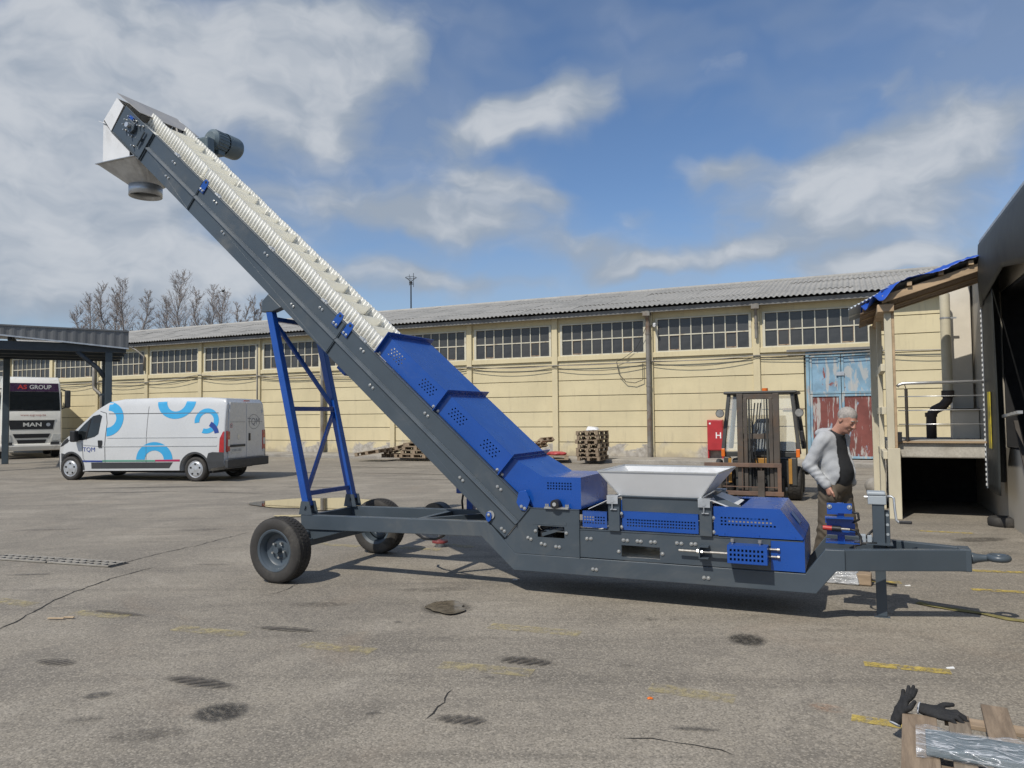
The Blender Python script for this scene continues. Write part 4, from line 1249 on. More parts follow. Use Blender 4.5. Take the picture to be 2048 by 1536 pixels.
# near / far faces with vent holes in the flat part
for sgn in (-1, 1):
    b = MB(); b.prism([outl[0], outl[1], outl[2], (2.7585, zt), (2.7585, 0.826), outl[5]], sgn * 0.409, sgn * 0.412); b.build('boot_side', M['blue'], bt)
    b = MB()
    perf(b, 2.7585, 3.135, 0.826, zt, hole_rows(2.80, 1.000, 9, 3, 0.0285, 0.026, 0.0145, 0.0145), lambda u, v: (u, sgn * 0.4105, v))
    b.build('boot_side', M['blue'], bt, solid=0.003)
b = MB(); b.box(kx, 3.135, -0.409, 0.409, zt - 0.003, zt); b.build('boot_top', M['blue'], bt)
b = MB(); b.hexa([(pA.x, -0.409, pA.z), (kx, -0.409, zt), (kx, -0.409, zt - 0.004), (pA.x, -0.409, pA.z - 0.005)], [(pA.x, 0.409, pA.z), (kx, 0.409, zt), (kx, 0.409, zt - 0.004), (pA.x, 0.409, pA.z - 0.005)]); b.build('boot_top', M['blue'], bt)
b = MB(); b.box(3.1305, 3.1345, -0.409, 0.409, 0.826, zt - 0.003); b.build('boot_end', M['blue'], bt)
b = CB(); b.box(0.296, 0.302, -0.468, -0.4138, 0.012, 0.285).box(0.296, 0.302, 0.4138, 0.468, 0.012, 0.285).box(0.296, 0.302, -0.4137, 0.4137, 0.2395, 0.285); b.build('boot_flange', M['blue'], bt)
# pillow-block roller beside it
rb = empty('tail_bearing', (0, 0, 0), 0, cv)
b = MB(); b.box(2.79, 3.03, -0.475, -0.425, 0.826, 0.842); b.build('base', M['zinc'], rb)
b = MB(); b.cyl((2.905, -0.505, 0.872), (2.905, -0.43, 0.872), 0.042, n=20).box(2.862, 2.948, -0.50, -0.43, 0.842, 0.872); b.build('housing', M['black'], rb, auto=40)
b = MB(); b.cyl((2.905, -0.512, 0.872), (2.905, -0.505, 0.872), 0.018, n=14); b.build('shaft_end', M['steel'], rb, auto=40)
for s in (2.80, 2.82, 3.0, 3.02):
    b = MB(); b.cyl((s, -0.45, 0.842), (s, -0.45, 0.868), 0.009, n=6); b.build('stud', M['zinc'], rb)
# blue lug bracket at the foot, round pin with washer
b = MB(); b.prism([(2.525, 0.97), (2.60, 0.99), (2.645, 0.895), (2.60, 0.79), (2.545, 0.80), (2.50, 0.87)], -0.466, -0.456); b.build('foot_bracket', M['blue'], cv, bev=0.004)
bolt(2.555, 0.835, -0.467); bolt(2.588, 0.818, -0.467)
b = MB(); b.prism([(2.175, 0.735), (2.19, 0.765), (2.225, 0.765), (2.24, 0.73), (2.232, 0.69), (2.205, 0.668), (2.18, 0.69)], -0.475, -0.456); b.build('pin_plate', M['blue'], cv, bev=0.004)
b = MB(); b.cyl((2.222, -0.462, 0.738), (2.222, -0.4545, 0.738), 0.042, n=20); b.build('pin_washer', M['zinc'], cv, auto=40)
bolt(2.21, 0.742, -0.476)
# ---- body side panels with inspection openings
for sgn in (-1, 1):
    y0, y1 = sgn * (TN - 0.006), sgn * TN
    b = MB()
    b.prism([(2.362, 0.502), (2.478, 0.389), (2.711, 0.389), (2.711, 0.818), (2.627, 0.815)], y0, y1)
    b.box(2.711, 2.981, y0, y1, 0.66, 0.819).box(2.711, 2.981, y0, y1, 0.389, 0.554).box(2.981, 3.124, y0, y1, 0.389, 0.819)
    b.build('body_panel', M['grey'], cv)
    b = MB(); b.box(3.132, 3.525, y0, y1, 0.396, 0.645).box(3.525, 3.872, y0, y1, 0.396, 0.424).box(3.525, 3.872, y0, y1, 0.528, 0.645).box(3.872, 4.83, y0, y1, 0.396, 0.645)
    b.build('body_panel', M['grey'], cv)
    b = MB(); b.box(3.124, 5.05, sgn * (TN - 0.05), sgn * (TN + 0.006), 0.645, 0.652); b.build('panel_lip', M['grey'], cv)
    b = MB(); b.box(3.124, 3.131, y0, y1 + sgn * 0.012, 0.39, 0.818); b.build('panel_lip', M['grey'], cv)
    b = MB(); b.box(2.63, 3.124, sgn * (TN - 0.04), sgn * (TN + 0.004), 0.819, 0.825); b.build('panel_lip', M['grey'], cv)
    # slip-on tail box
    b = MB(); b.box(4.80, 5.062, sgn * (TN - 0.003), sgn * (TN + 0.006), 0.402, 0.644); b.build('tail_box_side', M['blue'], cv)
# frame round the first opening
b = MB(); b.box(2.66, 3.0, -TN - 0.003, -TN - 0.0005, 0.672, 0.70); b.build('opening_trim', M['grey'], cv)
b = MB(); b.box(5.054, 5.060, -0.447, 0.447, 0.402, 0.66); b.build('tail_box_end', M['blue'], cv)
for q_ in ((2.75, 0.50, 0.11), (4.85, 0.52, 0.10)):
    b = MB(); b.cyl((q_[0], -0.40, q_[1]), (q_[0], 0.40, q_[1]), q_[2], n=20); b.build('tail_pulley', M['dark'], cv, auto=40)
b = MB(); b.box(2.75, 4.85, -0.39, 0.39, 0.60, 0.61).box(2.75, 4.85, -0.39, 0.39, 0.40, 0.408); b.build('feed_belt', M['belt'], cv)
b = MB(); b.bar((2.75, -0.43, 0.575), (2.95, -0.40, 0.64), 0.02, 0.03); b.build('scraper', M['grey'], cv)
for s, z in ((2.612, .542), (2.643, .53), (2.749, .494), (2.785, .487), (2.895, .475), (2.93, .473), (3.2, .567), (3.239, .569), (3.545, .574), (3.581, .572), (3.673, .573), (3.704, .571), (3.794, .572), (3.83, .574), (4.024, .577), (4.063, .575), (4.149, .576), (4.183, .578), (3.254, .294), (3.287, .292), (4.25, .297), (4.287, .296), (2.69, .61), (3.0, .605), (3.50, .47), (3.895, .475)):
    bolt(s, z)
# ---- perforated skirt panels
def skirt(s0, s1, z0, z1, groups):
    b = MB(); hs = []
    for g0 in groups: hs += hole_rows(g0, z0 + 0.035, 8, 3, 0.026, 0.026, 0.0145, 0.0135)
    perf(b, s0, s1, z0, z1, hs, lambda u, v: (u, -0.432, v))
    b.build('skirt_panel', M['blue'], cv, solid=0.003)
    b = MB(); b.box(s0, s1, -0.432, -0.40, z1 + 0.001, z1 + 0.005); b.build('skirt_lip', M['blue'], cv)
skirt(3.155, 3.388, 0.668, 0.81, (3.17,)); skirt(3.53, 4.208, 0.662, 0.826, (3.575, 3.78, 3.985))
b = MB(); b.box(3.14, 4.30, 0.425, 0.43, 0.66, 0.83); b.build('skirt_panel', M['blue'], cv)
# ---- hopper on four posts
hop = empty('feed_hopper', (0, 0, 0), 0, cv)
def post(s, t):
    b = MB(); b.box(s - 0.052, s + 0.052, t - 0.03, t + 0.03, 0.653, 0.945); b.build('hopper_post', M['grey'], hop, bev=0.004)
    b = MB(); b.box(s - 0.06, s + 0.045, t - 0.052, t + 0.03, 0.965, 0.972).box(s - 0.058, s + 0.043, t - 0.052, t - 0.045, 0.90, 0.965).cyl((s - 0.01, t - 0.048, 0.85), (s - 0.01, t - 0.048, 0.96), 0.006, n=6).cyl((s - 0.01, t - 0.055, 0.93), (s - 0.01, t - 0.04, 0.93), 0.02, n=10)
    b.box(s - 0.03, s + 0.03, t - 0.045, t - 0.03, 0.845, 0.853); b.build('toggle_clamp', M['galv'], hop)
    bolt(s + 0.06, 0.81, t - 0.0); bolt(s + 0.06, 0.69, t)
for s in (3.468, 4.278):
    post(s, -0.45); post(s, 0.45)
Sa, Sb, Ta, Tb, Zt, Zb = 3.33, 4.42, -0.60, 0.60, 1.19, 0.975
sa, sb, ta, tb = 3.50, 4.235, -0.415, 0.415
def plate(pts, name, m, th=0.005):
    b = MB(); b.add(pts, [tuple(range(len(pts)))]); return b.build(name, M[m], hop, solid=th)
Ta, Tb = -0.50, 0.36
plate([(Sa, Ta, Zt), (Sb - 0.03, Ta, Zt), (sb, ta, Zb), (sa, ta, Zb)], 'hopper_plate', 'white_sheet')
plate([(Sa, Tb, Zt), (Sb, Tb, Zt), (sb, tb - 0.1, Zb), (sa, tb - 0.1, Zb)], 'hopper_plate', 'white_sheet')
plate([(Sa, Ta, Zt), (Sa, Tb, Zt), (sa, tb - 0.1, Zb), (sa, ta, Zb)], 'hopper_plate', 'white_sheet')
plate([(Sb - 0.03, Ta, Zt), (Sb, Tb, Zt), (sb, tb - 0.1, Zb), (sb, ta, Zb)], 'hopper_plate', 'white_sheet')
for p0, p1 in (((Sa, Ta, Zt), (Sb - 0.03, Ta, Zt)), ((Sb - 0.03, Ta, Zt), (Sb, Tb, Zt)), ((Sb, Tb, Zt), (Sa, Tb, Zt)), ((Sa, Tb, Zt), (Sa, Ta, Zt)), ((sa, ta, Zb), (sb, ta, Zb)), ((Sa, Ta, Zt), (sa, ta, Zb)), ((Sb - 0.03, Ta, Zt), (sb, ta, Zb))):
    b = MB(); b.bar(p0, p1, 0.012, 0.012); b.build('hopper_rim', M['steel'], hop)
b = MB(); b.box(3.53, 4.22, -0.425, -0.42, 0.83, 0.97); b.build('chute_skirt', M['grey'], hop)
b = MB(); b.box(3.44, 4.30, -0.44, 0.44, 0.960, 0.966); b.build('hopper_shelf', M['grey'], hop)
# side wings feeding belt
plate([(3.20, -0.40, 0.83), (3.47, -0.40, 0.96), (3.47, 0.30, 0.96), (3.20, 0.30, 0.83)], 'wing_plate', 'white_sheet')
plate([(4.30, -0.30, 1.0), (4.62, -0.36, 0.88), (4.40, -0.40, 0.88)], 'wing_plate', 'grey')
plate([(4.28, -0.40, 0.96), (4.50, -0.40, 0.885), (4.50, 0.30, 0.885), (4.28, 0.30, 0.96)], 'wing_plate', 'white_sheet')
# ---- perforated tail cover with sloping end
tcv = empty('tail_cover', (0, 0, 0), 0, cv)
hs = hole_rows(4.40, 0.752, 15, 1, 0.0305, 0.03, 0.016, 0.014) + hole_rows(4.40, 0.780, 14, 1, 0.0305, 0.03, 0.016, 0.014) + hole_rows(4.40, 0.808, 13, 1, 0.0305, 0.03, 0.016, 0.014)
for sgn in (-1, 1):
    b = MB(); perf(b, 4.342, 4.88, 0.668, 0.902, hs, lambda u, v: (u, sgn * 0.452, v)); b.build('cover_side', M['blue'], tcv, solid=0.003)
    b = MB(); b.prism([(4.88, 0.902), (4.88, 0.668), (5.055, 0.668)], sgn * 0.4505, sgn * 0.4535); b.build('cover_side', M['blue'], tcv)
b = MB(); b.prism([(4.56, 0.905), (4.882, 0.905), (5.058, 0.668), (5.055, 0.666), (4.881, 0.902), (4.56, 0.902)], -0.4505, 0.4505); b.build('cover_top', M['blue'], tcv)
b = MB(); b.box(4.342, 4.56, -0.4505, -0.40, 0.902, 0.905); b.build('cover_top', M['blue'], tcv)
b = MB(); b.box(4.342, 4.56, 0.33, 0.4505, 0.8995, 0.903); b.build('cover_top', M['blue'], tcv)
b = MB(); b.box(4.38, 5.05, -0.462, -0.4545, 0.662, 0.67); b.build('cover_lip', M['blue'], tcv)
for s in (4.42, 4.70, 4.98):
    b = MB(); b.box(s - 0.012, s + 0.012, -0.464, -0.4546, 0.662, 0.685); b.build('cover_clip', M['blue'], tcv)
M['stickerblue'] = mat('pale_blue_sticker', (0.10, 0.17, 0.33), 0.4, var=0.05)
M['deepblue'] = mat('dark_blue_print', (0.01, 0.025, 0.10), 0.5, var=0.05)
sl = Vector((5.058 - 4.882, 0, 0.668 - 0.905)).normalized(); nn = Vector((-sl.z, 0, sl.x)); nn = nn if nn.z > 0 else -nn
base_p = Vector((4.972, -0.02, 0.786)) + nn * 0.0035
for (u0, u1, v0, v1, mm_, nm_) in ((-0.10, 0.10, -0.055, 0.055, 'stickerblue', 'sticker'), (-0.104, -0.094, -0.06, 0.06, 'deepblue', 'sticker_bar'), (0.094, 0.104, -0.06, 0.06, 'deepblue', 'sticker_bar')):
    q = MB(); pts_ = [base_p + Vector((0, 1, 0)) * u + sl * v + nn * (0.0 if mm_ == 'stickerblue' else 0.0015) for u, v in ((u0, v0), (u1, v0), (u1, v1), (u0, v1))]
    q.hexa(pts_, [p_ - nn * 0.001 for p_ in pts_]); q.build(nm_, M[mm_], tcv)
# ---- belt tension: guard box, threaded rod, bracket
b = MB()
perf(b, 4.47, 4.785, 0.466, 0.607, hole_rows(4.49, 0.488, 9, 3, 0.031, 0.037, 0.017, 0.020), lambda u, v: (u, -0.60, v))
gd = b.build('tension_guard', M['blue'], cv, solid=0.003)
b = MB(); b.box(4.47, 4.785, -0.598, -0.452, 0.607, 0.611).box(4.47, 4.785, -0.598, -0.452, 0.462, 0.466).box(4.782, 4.786, -0.598, -0.452, 0.4665, 0.6065).box(4.469, 4.473, -0.598, -0.452, 0.4665, 0.6065); b.build('guard_shell', M['blue'], gd)
for s in (4.50, 4.72):
    b = MB(); b.cyl((s, -0.50, 0.40 + 0.05), (s, -0.50, 0.645), 0.009, n=8).cyl((s, -0.50, 0.625), (s, -0.50, 0.648), 0.016, n=8).cyl((s, -0.50, 0.447), (s, -0.50, 0.46), 0.016, n=6); b.build('guard_stud', M['rodsteel'], gd)
for z in (0.575, 0.515):
    b = MB(); b.cyl((4.785, -0.47, z), (4.865, -0.47, z), 0.008, n=8).cyl((4.85, -0.47, z), (4.87, -0.47, z), 0.013, n=6); b.build('guard_stud', M['rodsteel'], gd)
b = MB(); b.box(4.48, 4.80, -0.462, -0.452, 0.60, 0.648); b.build('guard_plate', M['grey'], gd)
b = MB(); b.cyl((4.05, -0.505, 0.526), (4.50, -0.505, 0.524), 0.010, n=8); b.build('threaded_rod', M['rodsteel'], cv)
b = MB(); b.box(4.225, 4.235, -0.545, -0.451, 0.472, 0.578).box(4.235, 4.305, -0.545, -0.451, 0.568, 0.576).box(4.235, 4.305, -0.545, -0.451, 0.472, 0.480); b.build('rod_bracket', M['grey'], cv)
b = MB(); b.cyl((4.205, -0.505, 0.526), (4.225, -0.505, 0.526), 0.02, n=6).cyl((4.236, -0.505, 0.526), (4.255, -0.505, 0.526), 0.02, n=6); b.build('lock_nut', M['zinc'], cv)
# ---- blue valve stand on the drawbar
vs = empty('valve_stand', (5.33, -0.05, 0.60), 0, cv)
b = MB(); b.box(-0.028, 0.028, 0.0, 0.05, -0.02, 0.33); b.build('stand_post', M['blue'], vs, bev=0.004)
b = MB(); b.box(-0.12, 0.14, -0.08, 0.12, 0.0, 0.008); b.build('stand_base', M['blue'], vs)
b = MB(); b.box(-0.105, 0.09, -0.02, -0.008, 0.245, 0.33).box(-0.105, -0.02, -0.019, -0.009, 0.235, 0.245); b.build('stand_plate', M['blue'], vs)
b = MB(); b.box(-0.12, 0.10, -0.10, -0.008, 0.208, 0.218).box(-0.12, 0.10, -0.02, -0.008, 0.16, 0.208); b.build('stand_plate', M['blue'], vs)
b = MB(); b.box(-0.11, 0.11, -0.02, -0.008, 0.062, 0.16); b.build('stand_plate', M['blue'], vs)
for q in ((-0.085, 0.30), (0.07, 0.30)):
    p = obj('bolt', bolt_me, vs, (q[0], -0.023, q[1]))
b = MB(); b.cyl((-0.14, -0.06, 0.125), (-0.07, -0.06, 0.122), 0.020, n=12); b.build('red_knob', M['redplastic'], vs, auto=40)
b = MB(); b.cyl((-0.07, -0.06, 0.122), (0.0, -0.06, 0.12), 0.024, n=12).cyl((-0.155, -0.06, 0.125), (-0.14, -0.06, 0.125), 0.008, n=8); b.build('coupling', M['black'], vs, auto=40)
b = MB(); b.cyl((0.0, -0.06, 0.12), (0.07, -0.06, 0.118), 0.011, n=10); b.build('coupling_rod', M['rodsteel'], vs, auto=40)
b = MB(); b.tube([(0.06, -0.055, 0.12), (0.12, -0.05, 0.11), (0.15, -0.05, 0.06), (0.15, -0.06, 0.0), (0.10, -0.09, -0.01), (0.11, -0.14, -0.05), (0.17, -0.17, -0.10)], 0.011, 8); b.build('hose', M['black'], vs, smooth=True)
b = MB(); b.tube([(0.09, -0.02, 0.26), (0.135, -0.02, 0.25), (0.14, -0.02, 0.20), (0.09, -0.01, 0.17)], 0.011, 8); b.build('hose', M['black'], vs, smooth=True)
b = MB(); b.box(0.14, 0.19, -0.02, 0.04, 0.0, 0.075).box(0.20, 0.235, -0.01, 0.05, 0.0, 0.07); b.build('valve_block', M['jackgrey'], vs, bev=0.004)
b = MB(); b.tube([(0.19, 0.0, 0.05), (0.22, 0.03, 0.085), (0.25, 0.05, 0.11)], 0.010, 8); b.build('valve_lever', M['black'], vs, smooth=True)
b = MB(); b.tube([(0.1, -0.05, 0.005), (0.2, -0.06, 0.012), (0.27, -0.04, 0.012)], 0.010, 8); b.build('hose', M['black'], vs, smooth=True)
# ---- parking jack
jk = empty('parking_jack', (5.62, 0, 0), 0, cv)
b = MB(); b.box(-0.046, 0.046, -0.055, 0.055, 0.43, 0.93); b.build('jack_tube', M['grey'], jk, bev=0.006)
b = MB(); b.hexa([(-0.034, -0.035, 0.004), (0.046, -0.035, 0.004), (0.046, 0.035, 0.004), (-0.034, 0.035, 0.004)], [(-0.036, -0.04, 0.43), (0.042, -0.04, 0.43), (0.042, 0.04, 0.43), (-0.036, 0.04, 0.43)]); b.build('jack_leg', M['grey'], jk, bev=0.004)
b = MB(); b.box(-0.055, 0.065, -0.06, 0.06, 0.0, 0.004); b.build('jack_foot', M['grey'], jk)
b = MB(); b.box(-0.078, 0.062, -0.068, 0.068, 0.928, 1.005); b.build('jack_head', M['jackgrey'], jk, bev=0.008)
b = MB(); b.box(-0.083, 0.058, -0.075, 0.075, 1.005, 1.035); b.build('jack_lid', M['jackgrey'], jk, bev=0.01)
b = MB(); b.cyl((-0.105, -0.01, 0.985), (-0.078, -0.01, 0.985), 0.012, n=8); b.build('jack_shaft', M['zinc'], jk)
b = MB(); b.tube([(0.06, -0.03, 0.995), (0.10, -0.035, 0.998), (0.118, -0.04, 0.985), (0.122, -0.05, 0.90), (0.13, -0.06, 0.81), (0.145, -0.06, 0.792), (0.17, -0.06, 0.792)], 0.010, 8); b.build('crank_handle', M['galv'], jk, smooth=True)
b = MB(); b.box(0.15, 0.245, -0.078, -0.042, 0.78, 0.803); b.build('crank_grip', M['black'], jk, bev=0.006)
b = MB(); b.box(0.048, 0.085, -0.012, 0.012, 0.43, 0.88); b.build('hole_strip', M['grey'], jk, bev=0.004)
for z in (0.52, 0.59, 0.68, 0.76, 0.84):
    b = MB(); b.cyl((0.067, -0.0125, z), (0.067, -0.0145, z), 0.012, n=12); b.build('strip_hole', M['jackgrey'], jk)
b = MB(); b.box(-0.10, 0.10, -0.13, 0.13, 0.604, 0.612); b.build('jack_plate', M['grey'], jk)
# ---- hydraulic pump and hoses on the far rail, slack hose below the frame
hp = empty('hand_pump', (1.52, 0.47, 0.64), 0, cv)
b = MB(); b.box(-0.04, 0.04, -0.03, 0.05, 0.0, 0.20); b.build('pump_column', M['blue'], hp, bev=0.006)
b = MB(); b.box(-0.16, 0.0, -0.05, 0.07, 0.19, 0.31); b.build('pump_body', M['blue'], hp, bev=0.01)
b = MB(); b.tube([(-0.09, 0, 0.20), (-0.11, 0, 0.10), (-0.10, 0, 0.0)], 0.012, 8); b.build('hose', M['black'], hp, smooth=True)
b = MB(); b.cyl((1.02, 0.52, 0.52), (1.02, 0.66, 0.52), 0.18, n=28); b.build('spare_reel', M['black'], cv, auto=40)
b = MB(); b.tube([(0.98, 0.1, 0.50), (1.05, 0.05, 0.43), (1.2, -0.02, 0.385), (1.40, -0.1, 0.40), (1.55, -0.2, 0.46), (1.6, -0.25, 0.51)], 0.014, 8); b.build('hose', M['black'], cv, smooth=True)

# ================================================================== VAN
def shaped(name, outline, half, zc, xc, fdef, m, parent, bev_sel=None, bev=0.08, seg=3, auto=40):
    """outline in (x,z) extruded to +-half, cut at levels, then narrowed by fdef(x,z)"""
    mb = MB(); mb.prism(outline, -half, half)
    me = bpy.data.meshes.new(name); me.from_pydata(mb.v, [], mb.f)
    bm = bmesh.new(); bm.from_mesh(me)
    bmesh.ops.recalc_face_normals(bm, faces=bm.faces)
    if bev_sel:
        es = [e for e in bm.edges if abs(e.verts[0].co.y - e.verts[1].co.y) < 1e-5 and bev_sel(e.verts[0].co, e.verts[1].co)]
        bmesh.ops.bevel(bm, geom=es, offset=bev, segments=seg, affect='EDGES', profile=0.6, clamp_overlap=True)
    for z in zc: bmesh.ops.bisect_plane(bm, geom=bm.verts[:] + bm.edges[:] + bm.faces[:], plane_co=(0, 0, z), plane_no=(0, 0, 1))
    for x in xc: bmesh.ops.bisect_plane(bm, geom=bm.verts[:] + bm.edges[:] + bm.faces[:], plane_co=(x, 0, 0), plane_no=(1, 0, 0))
    bmesh.ops.triangulate(bm, faces=[f for f in bm.faces if len(f.verts) > 4])
    for v in bm.verts:
        v.co.y *= fdef(v.co.x, v.co.z)
    bmesh.ops.recalc_face_normals(bm, faces=bm.faces)
    bm.to_mesh(me); bm.free()
    me.polygons.foreach_set('use_smooth', [True] * len(me.polygons))
    me.set_sharp_from_angle(angle=R(auto))
    me.materials.append(m)
    o = bpy.data.objects.new(name, me)
    return link(o, parent)

def lerp_tab(x, tab):
    if x <= tab[0][0]: return tab[0][1]
    for (a, va), (b, vb) in zip(tab, tab[1:]):
        if x <= b: return va + (vb - va) * (x - a) / (b - a)
    return tab[-1][1]
def arc(cx, cz, r, a0, a1, n):
    return [(cx + r * math.cos(R(a0 + (a1 - a0) * i / n)), cz + r * math.sin(R(a0 + (a1 - a0) * i / n))) for i in range(n + 1)]

M['vanwhite'] = mat('white_car_paint', (0.575, 0.585, 0.59), 0.28, var=0.03, scale=1.2, dirt=(0.48, 0.47, 0.44), dirt_amt=0.12, coat=0.5)
M['vanclad'] = mat('grey_plastic_cladding', (0.045, 0.047, 0.050), 0.6, var=0.1, scale=4)
M['vanglass'] = mat('tinted_glass', (0.015, 0.018, 0.02), 0.06, var=0.1, spec=0.8)
def clear_glass():
    m, N, b, out = newmat('clear_glass')
    b.inputs['Base Color'].default_value = (0.75, 0.8, 0.8, 1)
    b.inputs['Roughness'].default_value = 0.03
    N.put(b.inputs['Alpha'], 0.22)
    return m
M['clearglass'] = clear_glass()
M['cyan'] = mat('cyan_vinyl', (0.045, 0.36, 0.66), 0.4, var=0.03)
M['navy'] = mat('navy_vinyl', (0.022, 0.055, 0.26), 0.4, var=0.03)
M['greenv'] = mat('green_vinyl', (0.10, 0.30, 0.22), 0.4, var=0.03)
M['crimson'] = mat('crimson_vinyl', (0.40, 0.02, 0.09), 0.4, var=0.03)
M['gap'] = mat('panel_gap', (0.10, 0.10, 0.105), 0.8)
M['creaselight'] = M['vanwhite']
M['taillight'] = mat('red_lens', (0.40, 0.015, 0.018), 0.18, var=0.15, scale=8, coat=0.8)
M['lens'] = mat('pale_lens', (0.62, 0.62, 0.58), 0.15, var=0.1, scale=9)
M['alloy'] = mat('silver_hubcap', (0.52, 0.53, 0.54), 0.35, 0.5, var=0.08, scale=8)
M['plategrey'] = mat('number_plate', (0.62, 0.62, 0.58), 0.5, var=0.05)
M['greytext'] = mat('grey_print', (0.16, 0.17, 0.20), 0.5, var=0.04)

van = empty('panel_van', (-10.38, 21.61, 0), R(166.93))
tag(van, 'white panel van with cyan ring graphics parked beside the truck', 'van')
ol = [(-2.97, 0.44), (-2.985, 1.2), (-2.975, 2.10), (-2.90, 2.235), (-2.4, 2.275), (-1.0, 2.29), (0.3, 2.265), (0.72, 2.20), (0.98, 2.06), (1.25, 1.86), (1.92, 1.31), (2.10, 1.20), (2.38, 1.03), (2.54, 0.86), (2.60, 0.62), (2.60, 0.36), (2.52, 0.24), (2.37, 0.24)]
ol += arc(1.94, 0.33, 0.425, -12, 192, 12) + [(1.50, 0.26), (1.3, 0.27), (-1.55, 0.30), (-1.64, 0.30)] + arc(-2.08, 0.33, 0.425, -6, 186, 12) + [(-2.52, 0.36), (-2.6, 0.44)]
def vfx(x): return lerp_tab(x, [(1.2, 1.0), (1.8, 0.965), (2.2, 0.90), (2.45, 0.80), (2.62, 0.66)])
def vfz(z): return lerp_tab(z, [(0.2, 0.97), (0.55, 1.0), (1.2, 1.0), (1.6, 0.965), (1.9, 0.925), (2.15, 0.88), (2.3, 0.80)])
def vf(x, z): return vfx(x) * vfz(z)
def vy(x, z): return vf(x, z) * 1.0
shaped('body', ol, 1.0, [0.4, 0.55, 0.8, 1.2, 1.4, 1.6, 1.75, 1.9, 2.05, 2.15], [1.2, 1.5, 1.8, 2.0, 2.2, 2.35, 2.45, 2.55], vf, M['vanwhite'], van,
       bev_sel=lambda a, b: (min(a.z, b.z) > 2.0 and max(a.x, b.x) < 1.3) or (max(a.x, b.x) < -2.9 and min(a.z, b.z) > 0.4), bev=0.07)
# dark underbody and wheel wells
b = MB(); b.box(-2.5, 2.3, -0.78, 0.78, 0.22, 0.8); b.build('underbody', M['dark'], van)
def vpoly(name, pts, m, off=0.004, parent=van, side=1):
    """thin panel that follows the flank, subdivided so it keeps to the curve"""
    mb = MB(); mb.add([(p[0], 0, p[1]) for p in pts], [tuple(range(len(pts)))])
    me = bpy.data.meshes.new(name); me.from_pydata(mb.v, [], mb.f)
    bm = bmesh.new(); bm.from_mesh(me)
    zs = [p[1] for p in pts]; xs = [p[0] for p in pts]
    for z in [0.55, 1.2, 1.4, 1.6, 1.75, 1.9, 2.05, 2.15]:
        if min(zs) < z < max(zs): bmesh.ops.bisect_plane(bm, geom=bm.verts[:] + bm.edges[:] + bm.faces[:], plane_co=(0, 0, z), plane_no=(0, 0, 1))
    for x in [1.2, 1.5, 1.8, 2.0, 2.2, 2.35]:
        if min(xs) < x < max(xs): bmesh.ops.bisect_plane(bm, geom=bm.verts[:] + bm.edges[:] + bm.faces[:], plane_co=(x, 0, 0), plane_no=(1, 0, 0))
    bmesh.ops.triangulate(bm, faces=bm.faces[:])
    for v in bm.verts: v.co.y = side * (vy(v.co.x, v.co.z) + off)
    bm.to_mesh(me); bm.free()
    me.materials.append(M[m])
    o = bpy.data.objects.new(name, me); link(o, parent)
    md = o.modifiers.new('solid', 'SOLIDIFY'); md.thickness = 0.004; md.offset = -1
    return o
def vline(name, pts, w, m, off=0.0035, side=1):
    for p, q in zip(pts, pts[1:]):
        d = Vector((q[0] - p[0], q[1] - p[1])); n = Vector((-d.y, d.x)).normalized() * w / 2
        vpoly(name, [(p[0] - n.x, p[1] - n.y), (q[0] - n.x, q[1] - n.y), (q[0] + n.x, q[1] + n.y), (p[0] + n.x, p[1] + n.y)], m, off, side=side)
